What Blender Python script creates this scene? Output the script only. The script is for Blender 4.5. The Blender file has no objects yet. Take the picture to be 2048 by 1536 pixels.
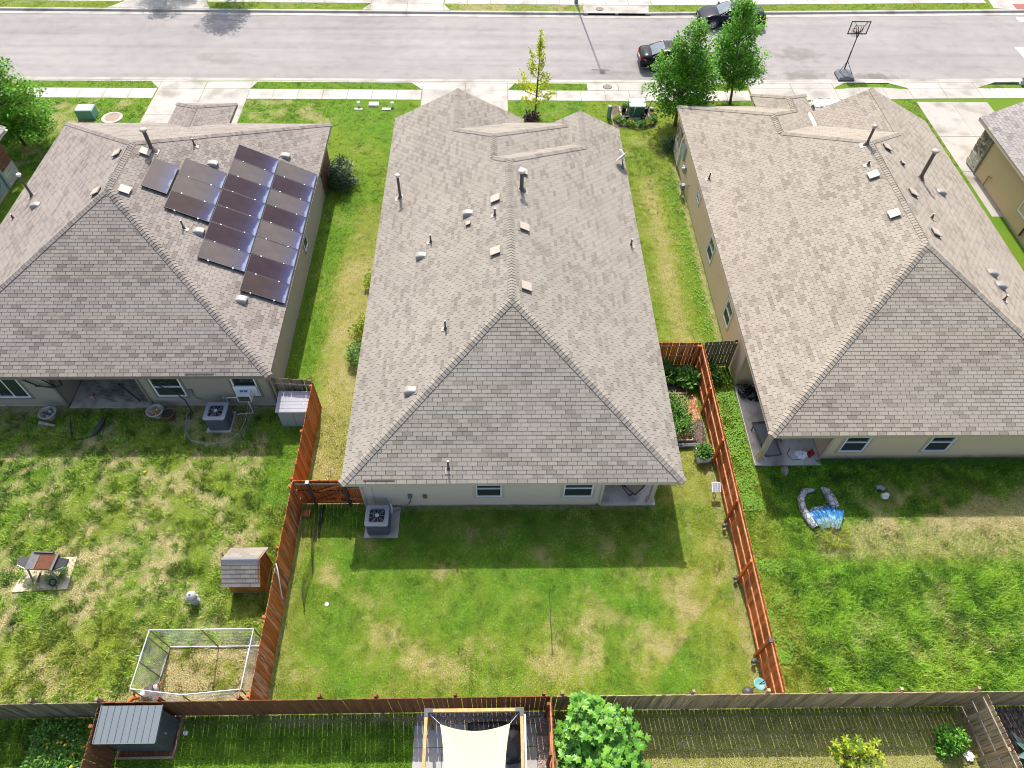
import bpy, bmesh, math, random
from mathutils import Vector, Matrix, noise
random.seed(7)
S = bpy.context.scene
COL = S.collection
PI = math.pi
# ---------------------------------------------------------------- camera, light, exposure
cam_d = bpy.data.cameras.new('camera'); cam = bpy.data.objects.new('camera', cam_d); COL.objects.link(cam); S.camera = cam
cam_d.sensor_fit = 'HORIZONTAL'; cam_d.sensor_width = 36.0
cam_d.lens = 1411.58 / 2048 * 36.0
cam_d.clip_start = 0.5; cam_d.clip_end = 600
_p, _y, _r = math.radians(52.60317), math.radians(2.01876), math.radians(1.41906)
_f = Vector((math.sin(_y)*math.cos(_p), math.cos(_y)*math.cos(_p), -math.sin(_p)))
_rt = Vector((math.cos(_y), -math.sin(_y), 0)); _up = _rt.cross(_f)
_rt2 = _rt*math.cos(_r) + _up*math.sin(_r); _up2 = -_rt*math.sin(_r) + _up*math.cos(_r)
M_ = Matrix((( _rt2.x, _up2.x, -_f.x, 0), (_rt2.y, _up2.y, -_f.y, 0), (_rt2.z, _up2.z, -_f.z, 24.5), (0, 0, 0, 1)))
cam.matrix_world = M_
W = bpy.data.worlds.new('World'); S.world = W; W.use_nodes = True
wn = W.node_tree.nodes; wl = W.node_tree.links
sky = wn.new('ShaderNodeTexSky'); sky.sky_type = 'NISHITA'; sky.sun_disc = False
SUN_TRAVEL = Vector((0.22, -2.08, -2.62)).normalized()
sky.sun_elevation = math.asin(-SUN_TRAVEL.z); sky.sun_rotation = math.atan2(-SUN_TRAVEL.x, -SUN_TRAVEL.y)
sky.air_density = 0.9; sky.dust_density = 3.0; sky.ozone_density = 0.3
bg = wn.get('Background') or wn.new('ShaderNodeBackground'); bg.inputs['Strength'].default_value = 0.15
wl.new(sky.outputs[0], bg.inputs[0])
sun_d = bpy.data.lights.new('sun', 'SUN'); sun_d.energy = 3.25; sun_d.angle = math.radians(0.55); sun_d.color = (1.0, 0.955, 0.87)
sun = bpy.data.objects.new('sun', sun_d); COL.objects.link(sun); sun.location = (0, 60, 80)
sun.rotation_euler = SUN_TRAVEL.to_track_quat('-Z', 'Y').to_euler()
S.view_settings.view_transform = 'Standard'; S.view_settings.look = 'None'; S.view_settings.gamma = 1.0
S.view_settings.exposure = 0.89; S.view_settings.use_curve_mapping = False
try:
    S.cycles.filter_width = 1.0; S.cycles.max_bounces = 6; S.cycles.diffuse_bounces = 3; S.cycles.transparent_max_bounces = 8
except Exception: pass

# ---------------------------------------------------------------- object helpers
def tag(o, label=None, cat=None, group=None, kind=None):
    if label: o['label'] = label
    if cat: o['category'] = cat
    if group: o['group'] = group
    if kind: o['kind'] = kind
    return o
def empty(name, label, cat, loc=(0,0,0), rz=0.0, group=None):
    o = bpy.data.objects.new(name, None); COL.objects.link(o); o.empty_display_size = 0.2
    o.location = loc; o.rotation_euler = (0, 0, rz)
    return tag(o, label, cat, group)
def link(name, me, parent=None, mat=None, loc=None):
    o = bpy.data.objects.new(name, me); COL.objects.link(o)
    if parent is not None: o.parent = parent
    if loc is not None: o.location = loc
    return o
def copy_tree(o, parent=None):
    c = o.copy(); COL.objects.link(c)
    if parent is not None: c.parent = parent
    for ch in list(o.children): copy_tree(ch, c)
    return c
def V(*a): return Vector(a)
class MB:
    """collects faces; builds one mesh object, with a per-face tone attribute"""
    def __init__(s): s.v = []; s.f = []; s.m = []; s.t = []; s.sm = []
    def poly(s, pts, m=0, t=0.5, smooth=False):
        b = len(s.v); s.v.extend([tuple(p) for p in pts]); s.f.append(tuple(range(b, b+len(pts)))); s.m.append(m); s.t.append(t); s.sm.append(smooth)
    def grid(s, rows, m=0, t=0.5, smooth=True, closed=False):
        b = len(s.v); n = len(rows[0])
        for r in rows: s.v.extend([tuple(p) for p in r])
        for i in range(len(rows)-1):
            for j in range(n if closed else n-1):
                k = (j+1) % n
                s.f.append((b+i*n+j, b+i*n+k, b+(i+1)*n+k, b+(i+1)*n+j)); s.m.append(m); s.t.append(t); s.sm.append(smooth)
    def box(s, c, d, m=0, t=0.5, R=None, taper=1.0, bottom=True):
        x, y, z = d[0]/2, d[1]/2, d[2]/2
        c = Vector(c); k = taper
        P = [V(-x,-y,-z), V(x,-y,-z), V(x,y,-z), V(-x,y,-z), V(-x*k,-y*k,z), V(x*k,-y*k,z), V(x*k,y*k,z), V(-x*k,y*k,z)]
        if R is not None: P = [R @ p for p in P]
        P = [p + c for p in P]; b = len(s.v); s.v.extend([tuple(p) for p in P])
        F = [(4,5,6,7), (0,1,5,4), (1,2,6,5), (2,3,7,6), (3,0,4,7)] + ([(3,2,1,0)] if bottom else [])
        for f in F: s.f.append(tuple(b+i for i in f)); s.m.append(m); s.t.append(t); s.sm.append(False)
    def bx(s, x0, x1, y0, y1, z0, z1, m=0, t=0.5): s.box(((x0+x1)/2, (y0+y1)/2, (z0+z1)/2), (x1-x0, y1-y0, z1-z0), m, t)
    def bar(s, a, b, w, h=None, m=0, t=0.5, up=V(0,0,1)):
        a, b = Vector(a), Vector(b); d = b - a; L = d.length
        if L < 1e-6: return
        d.normalize(); up = Vector(up)
        if abs(d.dot(up)) > 0.98: up = V(0,1,0)
        x = d.cross(up).normalized(); u = x.cross(d)
        R = Matrix((x, d, u)).transposed(); s.box((a+b)/2, (w, L, h or w), m, t, R)
    def tube(s, pts, r, n=8, m=0, t=0.5, caps=True, smooth=True):
        pts = [Vector(p) for p in pts]; rs = r if isinstance(r, (list, tuple)) else [r]*len(pts)
        rows = []; prev = None
        for i, p in enumerate(pts):
            d = (pts[min(i+1, len(pts)-1)] - pts[max(i-1, 0)])
            d = d.normalized() if d.length > 1e-9 else V(0,0,1)
            if prev is None:
                a = V(0,0,1) if abs(d.z) < 0.9 else V(1,0,0); x = d.cross(a).normalized()
            else:
                x = (prev - d*prev.dot(d)); x = x.normalized() if x.length > 1e-6 else d.orthogonal().normalized()
            prev = x; y = d.cross(x)
            rows.append([p + (x*math.cos(2*PI*k/n) + y*math.sin(2*PI*k/n))*rs[i] for k in range(n)])
        s.grid(rows, m, t, smooth, True)
        if caps: s.poly(rows[0][::-1], m, t); s.poly(rows[-1], m, t)
    def cyl(s, c, r, h, n=16, m=0, t=0.5, r2=None, smooth=True):
        c = Vector(c); r2 = r if r2 is None else r2
        a = [c + V(math.cos(2*PI*k/n)*r, math.sin(2*PI*k/n)*r, 0) for k in range(n)]
        b = [c + V(math.cos(2*PI*k/n)*r2, math.sin(2*PI*k/n)*r2, h) for k in range(n)]
        s.grid([a, b], m, t, smooth, True); s.poly(b, m, t); s.poly(a[::-1], m, t)
    def lathe(s, c, prof, n=16, m=0, t=0.5, cap=True):
        c = Vector(c)
        rows = [[c + V(math.cos(2*PI*k/n)*r, math.sin(2*PI*k/n)*r, z) for k in range(n)] for r, z in prof]
        s.grid(rows, m, t, True, True)
        if cap: s.poly(rows[-1], m, t)
    def mesh(s, name, mats):
        me = bpy.data.meshes.new(name); me.from_pydata(s.v, [], s.f)
        for m in (mats if isinstance(mats, (list, tuple)) else [mats]): me.materials.append(m)
        me.polygons.foreach_set('material_index', s.m); me.polygons.foreach_set('use_smooth', s.sm)
        a = me.attributes.new('tone', 'FLOAT', 'FACE'); a.data.foreach_set('value', s.t)
        me.update(); return me
    def build(s, name, mats, parent=None, loc=None, label=None, cat=None, group=None, kind=None):
        o = link(name, s.mesh(name, mats), parent, None, loc); tag(o, label, cat, group, kind); return o

# ---------------------------------------------------------------- materials
def newmat(name):
    m = bpy.data.materials.new(name); m.use_nodes = True
    nt = m.node_tree; b = nt.nodes['Principled BSDF']; return m, nt.nodes, nt.links, b
def setc(b, c, rough=0.6, metal=0.0, spec=None):
    b.inputs['Base Color'].default_value = (*c, 1); b.inputs['Roughness'].default_value = rough; b.inputs['Metallic'].default_value = metal
    if spec is not None: b.inputs['Specular IOR Level'].default_value = spec
def plain(name, c, rough=0.6, metal=0.0, var=0.12, scale=6.0, spec=None, bump=0.0, coord='Object'):
    """a solid colour with slight uneven wear"""
    m, n, l, b = newmat(name); setc(b, c, rough, metal, spec)
    tc = n.new('ShaderNodeTexCoord'); nz = n.new('ShaderNodeTexNoise'); nz.inputs['Scale'].default_value = scale; nz.inputs['Detail'].default_value = 6
    l.new(tc.outputs[coord], nz.inputs['Vector'])
    mx = n.new('ShaderNodeMix'); mx.data_type = 'RGBA'
    mx.inputs[6].default_value = (*[x*(1-var) for x in c], 1); mx.inputs[7].default_value = (*[min(1, x*(1+var)) for x in c], 1)
    l.new(nz.outputs[0], mx.inputs[0]); l.new(mx.outputs[2], b.inputs['Base Color'])
    if bump:
        bp = n.new('ShaderNodeBump'); bp.inputs['Strength'].default_value = bump; bp.inputs['Distance'].default_value = 0.02
        n2 = n.new('ShaderNodeTexNoise'); n2.inputs['Scale'].default_value = scale*6; n2.inputs['Detail'].default_value = 4
        l.new(tc.outputs[coord], n2.inputs['Vector']); l.new(n2.outputs[0], bp.inputs['Height']); l.new(bp.outputs[0], b.inputs['Normal'])
    return m
def ramp(n, stops):
    r = n.new('ShaderNodeValToRGB'); e = r.color_ramp.elements
    while len(e) < len(stops): e.new(0.5)
    for i, (p, c) in enumerate(stops): e[i].position = p; e[i].color = (*c, 1)
    return r
def noise_node(n, l, tc, scale, detail=5, out='Object', rough=0.55, mapscale=None):
    nz = n.new('ShaderNodeTexNoise'); nz.inputs['Scale'].default_value = scale; nz.inputs['Detail'].default_value = detail; nz.inputs['Roughness'].default_value = rough
    if mapscale:
        mp = n.new('ShaderNodeMapping'); mp.inputs['Scale'].default_value = mapscale; l.new(tc.outputs[out], mp.inputs[0]); l.new(mp.outputs[0], nz.inputs['Vector'])
    else: l.new(tc.outputs[out], nz.inputs['Vector'])
    return nz
def math_node(n, l, op, a, b):
    x = n.new('ShaderNodeMath'); x.operation = op
    for i, q in enumerate((a, b)):
        if isinstance(q, (int, float)): x.inputs[i].default_value = q
        else: l.new(q, x.inputs[i])
    return x.outputs[0]
def mixc(n, l, fac, a, b, mode='MIX'):
    x = n.new('ShaderNodeMix'); x.data_type = 'RGBA'; x.blend_type = mode
    for i, q in ((0, fac), (6, a), (7, b)):
        if isinstance(q, (int, float)): x.inputs[i].default_value = q
        elif isinstance(q, tuple): x.inputs[i].default_value = (*q, 1)
        else: l.new(q, x.inputs[i])
    return x.outputs[2]

def shingle_mat(name, light, mid, dark):
    """asphalt shingle: tone comes from the tab (mesh attribute or the object's own random), granules from noise"""
    m, n, l, b = newmat(name); setc(b, mid, 0.92, 0, 0.25)
    at = n.new('ShaderNodeAttribute'); at.attribute_name = 'tone'
    rp = ramp(n, [(0.0, dark), (0.45, mid), (0.8, light), (1.0, tuple(min(1, x*1.06) for x in light))]); l.new(at.outputs['Fac'], rp.inputs[0])
    tc = n.new('ShaderNodeTexCoord')
    g = n.new('ShaderNodeNewGeometry')
    nz = n.new('ShaderNodeTexNoise'); nz.inputs['Scale'].default_value = 70; nz.inputs['Detail'].default_value = 3; l.new(g.outputs['Position'], nz.inputs['Vector'])
    nb = n.new('ShaderNodeTexNoise'); nb.inputs['Scale'].default_value = 0.45; nb.inputs['Detail'].default_value = 4; l.new(g.outputs['Position'], nb.inputs['Vector'])
    gr = ramp(n, [(0.25, (0.68,)*3), (0.5, (1.0,)*3), (0.75, (1.28,)*3)]); l.new(nz.outputs[0], gr.inputs[0])
    br = ramp(n, [(0.3, (0.95,)*3), (0.7, (1.04,)*3)]); l.new(nb.outputs[0], br.inputs[0])
    c1 = mixc(n, l, 1.0, rp.outputs[0], gr.outputs[0], 'MULTIPLY'); c2 = mixc(n, l, 1.0, c1, br.outputs[0], 'MULTIPLY')
    l.new(c2, b.inputs['Base Color'])
    bp = n.new('ShaderNodeBump'); bp.inputs['Strength'].default_value = 0.35; bp.inputs['Distance'].default_value = 0.004
    l.new(nz.outputs[0], bp.inputs['Height']); l.new(bp.outputs[0], b.inputs['Normal'])
    return m

def wood_mat(name, base, light, dark, grain=(26, 26, 1.2), wear=None, wear_amt=0.0, rnd=0.5, rough=0.75):
    """sawn boards: grain runs along local Z; every board is a little different; wear = worn-off colour"""
    m, n, l, b = newmat(name); setc(b, base, rough, 0, 0.3)
    tc = n.new('ShaderNodeTexCoord'); oi = n.new('ShaderNodeObjectInfo'); gm = n.new('ShaderNodeNewGeometry')
    at = n.new('ShaderNodeAttribute'); at.attribute_name = 'tone'
    rr = math_node(n, l, 'FRACT', math_node(n, l, 'ADD', oi.outputs['Random'], math_node(n, l, 'MULTIPLY', at.outputs['Fac'], 7.31)), 0)
    mp = n.new('ShaderNodeMapping'); mp.inputs['Scale'].default_value = grain; l.new(tc.outputs['Object'], mp.inputs[0])
    off = n.new('ShaderNodeCombineXYZ'); l.new(math_node(n, l, 'MULTIPLY', rr, 37.0), off.inputs[0]); l.new(off.outputs[0], mp.inputs['Location'])
    nz = n.new('ShaderNodeTexNoise'); nz.inputs['Scale'].default_value = 1.0; nz.inputs['Detail'].default_value = 5; l.new(mp.outputs[0], nz.inputs['Vector'])
    rp = ramp(n, [(0.25, dark), (0.5, base), (0.78, light)]); l.new(nz.outputs[0], rp.inputs[0])
    bt = n.new('ShaderNodeMapRange'); bt.inputs[3].default_value = 1.0-rnd*0.55; bt.inputs[4].default_value = 1.0+rnd*0.4; l.new(rr, bt.inputs[0])
    vc = n.new('ShaderNodeCombineColor')
    for i in range(3): l.new(bt.outputs[0], vc.inputs[i])
    c = mixc(n, l, 1.0, rp.outputs[0], vc.outputs[0], 'MULTIPLY')
    if wear:
        mp2 = n.new('ShaderNodeMapping'); mp2.inputs['Scale'].default_value = (14, 14, 0.9); l.new(gm.outputs['Position'], mp2.inputs[0])
        n2 = n.new('ShaderNodeTexNoise'); n2.inputs['Scale'].default_value = 1.0; n2.inputs['Detail'].default_value = 6; n2.inputs['Roughness'].default_value = 0.7; l.new(mp2.outputs[0], n2.inputs['Vector'])
        n3 = n.new('ShaderNodeTexNoise'); n3.inputs['Scale'].default_value = 0.35; n3.inputs['Detail'].default_value = 2; l.new(gm.outputs['Position'], n3.inputs['Vector'])
        s_ = math_node(n, l, 'ADD', n2.outputs[0], math_node(n, l, 'MULTIPLY', n3.outputs[0], 0.5))
        wr = ramp(n, [(0.88-wear_amt, (0,0,0)), (0.98-wear_amt*0.6, (1,1,1))]); l.new(s_, wr.inputs[0])
        c = mixc(n, l, wr.outputs[0], c, wear)
    l.new(c, b.inputs['Base Color'])
    bp = n.new('ShaderNodeBump'); bp.inputs['Strength'].default_value = 0.3; bp.inputs['Distance'].default_value = 0.004
    l.new(nz.outputs[0], bp.inputs['Height']); l.new(bp.outputs[0], b.inputs['Normal'])
    return m

def leaf_mat(name, c1, c2, c3, trans=0.35, rough=0.5):
    m, n, l, b = newmat(name); setc(b, c2, rough, 0, 0.35)
    at = n.new('ShaderNodeAttribute'); at.attribute_name = 'tone'; oi = n.new('ShaderNodeObjectInfo')
    rr = math_node(n, l, 'FRACT', math_node(n, l, 'ADD', at.outputs['Fac'], math_node(n, l, 'MULTIPLY', oi.outputs['Random'], 0.999)), 0)
    rp = ramp(n, [(0.05, c1), (0.5, c2), (0.95, c3)]); l.new(rr, rp.inputs[0])
    l.new(rp.outputs[0], b.inputs['Base Color'])
    gm = n.new('ShaderNodeNewGeometry'); va = n.new('ShaderNodeVectorMath'); va.operation = 'ADD'; l.new(gm.outputs['Normal'], va.inputs[0]); va.inputs[1].default_value = (0, 0, .55)
    vn = n.new('ShaderNodeVectorMath'); vn.operation = 'NORMALIZE'; l.new(va.outputs[0], vn.inputs[0]); l.new(vn.outputs[0], b.inputs['Normal'])
    tr = n.new('ShaderNodeBsdfTranslucent'); l.new(rp.outputs[0], tr.inputs['Color'])
    ms = n.new('ShaderNodeMixShader'); ms.inputs[0].default_value = trans
    out = n['Material Output']; l.new(b.outputs[0], ms.inputs[1]); l.new(tr.outputs[0], ms.inputs[2]); l.new(ms.outputs[0], out.inputs[0])
    return m

def concrete_mat(name, c, dirt=0.18, scale=0.8, warm=(1, 0.97, 0.9)):
    m, n, l, b = newmat(name); setc(b, c, 0.85, 0, 0.3)
    g = n.new('ShaderNodeNewGeometry'); at = n.new('ShaderNodeAttribute'); at.attribute_name = 'tone'; oi = n.new('ShaderNodeObjectInfo')
    def nz(s, d):
        x = n.new('ShaderNodeTexNoise'); x.inputs['Scale'].default_value = s; x.inputs['Detail'].default_value = d; l.new(g.outputs['Position'], x.inputs['Vector']); return x
    a = nz(scale, 6); f = nz(45, 3)
    r1 = ramp(n, [(0.28, tuple(x*(1-dirt*1.5)*w for x, w in zip(c, warm))), (0.5, c), (0.75, tuple(min(1, x*(1+dirt*0.35)) for x in c))]); l.new(a.outputs[0], r1.inputs[0])
    r2 = ramp(n, [(0.3, (0.88,)*3), (0.7, (1.1,)*3)]); l.new(f.outputs[0], r2.inputs[0])
    mr = n.new('ShaderNodeMapRange'); mr.inputs[3].default_value = 0.92; mr.inputs[4].default_value = 1.06; l.new(oi.outputs['Random'], mr.inputs[0])
    vc = n.new('ShaderNodeCombineColor')
    for i in range(3): l.new(mr.outputs[0], vc.inputs[i])
    c1 = mixc(n, l, 1.0, r1.outputs[0], r2.outputs[0], 'MULTIPLY'); c1 = mixc(n, l, 1.0, c1, vc.outputs[0], 'MULTIPLY')
    l.new(c1, b.inputs['Base Color'])
    bp = n.new('ShaderNodeBump'); bp.inputs['Strength'].default_value = 0.25; bp.inputs['Distance'].default_value = 0.004; l.new(f.outputs[0], bp.inputs['Height']); l.new(bp.outputs[0], b.inputs['Normal'])
    return m

M = {}
M['shC'] = shingle_mat('shingle_grey_beige', (0.262, 0.236, 0.200), (0.222, 0.198, 0.167), (0.168, 0.148, 0.124))
M['shL'] = shingle_mat('shingle_brown_grey', (0.250, 0.219, 0.192), (0.202, 0.174, 0.154), (0.142, 0.117, 0.106))
M['shR'] = shingle_mat('shingle_sand', (0.300, 0.262, 0.213), (0.256, 0.221, 0.179), (0.186, 0.157, 0.127))
M['shF'] = shingle_mat('shingle_slate_grey', (0.30, 0.275, 0.26), (0.24, 0.218, 0.208), (0.175, 0.155, 0.15))
M['under'] = plain('shingle_slot', (0.068, 0.06, 0.053), 0.95, 0, 0.2)
M['siding_c'] = plain('siding_beige', (0.64, 0.565, 0.435), 0.7, 0, 0.05, 0.6)
M['siding_l'] = plain('siding_taupe', (0.33, 0.28, 0.22), 0.7, 0, 0.06, 0.6)
M['siding_r'] = plain('siding_tan', (0.64, 0.485, 0.30), 0.7, 0, 0.06, 0.6)
M['siding_b'] = plain('siding_blue_grey', (0.27, 0.33, 0.34), 0.7, 0, 0.06, 0.6)
M['siding_o'] = plain('siding_ochre', (0.58, 0.41, 0.23), 0.7, 0, 0.06, 0.6)
M['trim_c'] = plain('trim_beige', (0.54, 0.48, 0.38), 0.6, 0, 0.04, 2)
M['trim_l'] = plain('trim_brown', (0.21, 0.18, 0.145), 0.6, 0, 0.04, 2)
M['trim_r'] = plain('trim_tan', (0.48, 0.39, 0.28), 0.6, 0, 0.04, 2)
M['white'] = plain('white_vinyl', (0.78, 0.79, 0.80), 0.4, 0, 0.03, 4)
M['off'] = plain('off_white', (0.66, 0.64, 0.58), 0.5, 0, 0.08, 6)
M['vent'] = plain('vent_tan', (0.40, 0.335, 0.27), 0.5, 0, 0.06, 6)
M['hood'] = plain('vent_galvanised', (0.27, 0.26, 0.235), 0.45, 0.1, 0.12, 8)
M['pipe'] = plain('pipe_brown', (0.10, 0.075, 0.065), 0.55, 0, 0.15, 10)
M['black'] = plain('black_plastic', (0.022, 0.022, 0.025), 0.45, 0, 0.2, 8)
M['dark'] = plain('dark_grey', (0.06, 0.06, 0.065), 0.5, 0, 0.2, 8)
M['grey'] = plain('grey_metal', (0.20, 0.215, 0.235), 0.45, 0.2, 0.1, 6)
M['ltgrey'] = plain('light_grey_metal', (0.42, 0.44, 0.47), 0.4, 0.3, 0.08, 6)
M['galv'] = plain('galvanised_steel', (0.62, 0.64, 0.67), 0.35, 0.55, 0.08, 8)
M['rust'] = plain('rust', (0.22, 0.075, 0.03), 0.9, 0, 0.5, 14, bump=0.4)
def glass_mat(name, c, rough=0.06):
    m, n, l, b = newmat(name); setc(b, c, rough, 0, 0.8); return m
M['glass'] = glass_mat('window_glass', (0.018, 0.030, 0.026))
M['screen'] = plain('insect_screen', (0.022, 0.036, 0.032), 0.55, 0, 0.3, 20)
M['red_wood'] = wood_mat('fence_red_stain', (0.46, 0.120, 0.024), (0.60, 0.195, 0.05), (0.29, 0.062, 0.014), wear=(0.56, 0.30, 0.17), wear_amt=0.05, rnd=0.8)
M['rail_red'] = wood_mat('fence_rail_red', (0.46, 0.20, 0.10), (0.60, 0.33, 0.20), (0.34, 0.11, 0.045), rnd=0.3, grain=(8, 8, 8))
M['red_worn'] = wood_mat('fence_red_stain_worn', (0.46, 0.120, 0.024), (0.60, 0.19, 0.05), (0.29, 0.062, 0.014), wear=(0.58, 0.36, 0.25), wear_amt=0.16, rnd=0.8)
M['brown_wood'] = wood_mat('fence_brown_stain', (0.205, 0.075, 0.036), (0.28, 0.11, 0.055), (0.13, 0.043, 0.021), rnd=0.35)
M['old_wood'] = wood_mat('fence_weathered', (0.40, 0.285, 0.165), (0.55, 0.43, 0.29), (0.16, 0.108, 0.058), wear=(0.46, 0.25, 0.08), wear_amt=0.05, rnd=0.7)
M['grey_wood'] = wood_mat('fence_grey_weathered', (0.21, 0.165, 0.115), (0.36, 0.29, 0.21), (0.06, 0.045, 0.03), rnd=0.8)
M['rail_old'] = wood_mat('rail_weathered', (0.31, 0.26, 0.20), (0.42, 0.36, 0.29), (0.18, 0.14, 0.10), rnd=0.3, grain=(8, 8, 8))
M['pine'] = wood_mat('pine_beam', (0.56, 0.31, 0.12), (0.64, 0.38, 0.16), (0.46, 0.23, 0.08), rnd=0.15, grain=(9, 9, 9), rough=0.55)
M['cedar'] = wood_mat('cedar_panel', (0.36, 0.155, 0.042), (0.46, 0.22, 0.07), (0.25, 0.09, 0.022), rnd=0.4)
M['conc'] = concrete_mat('concrete_pale', (0.375, 0.352, 0.318), 0.24)
M['conc_w'] = concrete_mat('concrete_walk', (0.41, 0.392, 0.36), 0.2)
M['conc_o'] = concrete_mat('concrete_old', (0.44, 0.405, 0.35), 0.3)
M['conc_d'] = concrete_mat('concrete_stained', (0.44, 0.37, 0.29), 0.45, 1.5)
# ================================================================ SETTING: ground, road, walks
import numpy as np
RNG = np.random.default_rng(11)
_LAT = RNG.random((257, 257))
def vnoise(x, y):
    xi = np.floor(x).astype(int); yi = np.floor(y).astype(int); fx = x-xi; fy = y-yi
    fx = fx*fx*(3-2*fx); fy = fy*fy*(3-2*fy); xi &= 255; yi &= 255
    a = _LAT[xi, yi]; b = _LAT[xi+1, yi]; c = _LAT[xi, yi+1]; d = _LAT[xi+1, yi+1]
    return (a*(1-fx)+b*fx)*(1-fy) + (c*(1-fx)+d*fx)*fy
def fbm(x, y, s, o=4):
    r = np.zeros_like(x, dtype=float); a = 1.0; t = 0
    for i in range(o):
        ca, sa = math.cos(0.7+1.1*i), math.sin(0.7+1.1*i)
        r += a*vnoise((x*ca-y*sa)*s+17.3*i, (x*sa+y*ca)*s+9.1*i); t += a; a *= 0.55; s *= 2.1
    return r/t
def sst(a, b, x): t = np.clip((x-a)/(b-a), 0, 1); return t*t*(3-2*t)
def inr(x, y, x0, x1, y0, y1, e=0.25): return sst(x0-e, x0+e, x)*(1-sst(x1-e, x1+e, x))*sst(y0-e, y0+e, y)*(1-sst(y1-e, y1+e, y))
def rfar(x): return 0.033*max(0.0, x-11)
def rnear(x): return 0.022*max(0.0, x-11)

# places where no grass grows (x0, x1, y0, y1)
BARE = [(-5.05, 6.2, 12.75, 33.6), (-9.3, -40, 0, 0), (-22.4, -9.2, 17.55, 35.3), (10.38, 23.4, 14.48, 36.6), (27.4, 60, 0, 41), (-60, -26.45, 0, 33.5),
        (-60, 60, 41.25, 42.42), (-60, 60, 43.3, 53.08), (-60, 60, 54.15, 55.6),
        (-21.45, -15.55, 34, 43.4), (-4.71, 0.76, 33, 43.4), (16.35, 22.0, 35, 43.6), (26.85, 31.45, 30, 43.9), (5.86, 11.6, 42.3, 43.4),
        (-27.4, -21.3, 53, 60), (-9.2, -3.85, 53, 60), (6.5, 11.3, 53, 55), (37.4, 60, 53, 60),
        (-5.0, -3.7, 11.5, 12.8), (-11.85, -11.0, 16.25, 17.3), (-2.68, 1.25, 0, 5.15), (-2.62, 1.66, 0, 5.4), (-11.75, -9.96, 4.2, 5.4),
        (7.4, 8.6, 15.55, 19.3), (8.0, 9.5, 39.0, 40.6), (-9.0, -7.7, 16.5, 17.5), (-9.4, -8.2, 9.4, 10.6), (15.1, 30, 0, 5.45)]
BARE[1] = (0, 0, 0, 0)
def bare_mask(x, y):
    m = np.ones_like(x)
    jx = (vnoise(x*7, y*7)-0.5)*0.07; jy = (vnoise(x*7+50, y*7+9)-0.5)*0.07
    for x0, x1, y0, y1 in BARE:
        sx = np.where(x > 11, 0.022*(x-11), 0) if y0 > 41 and y1 < 44 else (np.where(x > 11, 0.033*(x-11), 0) if y0 >= 43 and x1-x0 > 100 or y0 > 52 else 0)
        m[(x+jx > x0) & (x+jx < x1) & (y+jy-sx > y0) & (y+jy-sx < y1)] = 0
    # kerb-side grass strips have mitred ends and, on the right, a curved lower edge
    for ax, ay, bx, by in ((-22.1, 43.3, -21.45, 42.4), (-5.45, 43.3, -4.75, 42.4), (16.3, 43.4, 16.6, 42.5)):
        m[(y > 42.4) & (y < 43.45) & (x > ax+(43.3-y)*(bx-ax)/0.9) & (x < bx+0.3)] = 0
    for ax, bx in ((-15.25, -15.75), (1.3, 0.6)):
        m[(y > 42.4) & (y < 43.45) & (x < ax+(43.3-y)*(bx-ax)/0.9) & (x > bx-0.3)] = 0
    lens = (y > 42.4) & (y < 43.9) & (x > 21.5) & (x < 27.6)
    ok = (y-0.022*(x-11) > 42.52+0.34*(1-((x-24.3)/2.6)**2)) & (x > 22.05+(y-42.6)*0.9) & (x < 26.9-(y-42.8)*1.7)
    m[lens & ~ok] = 0
    m[(y > 42.4) & (y < 43.9) & (x > 31.4) & (x < 31.6+(y-42.8)*1.6)] = 0
    return m
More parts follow.
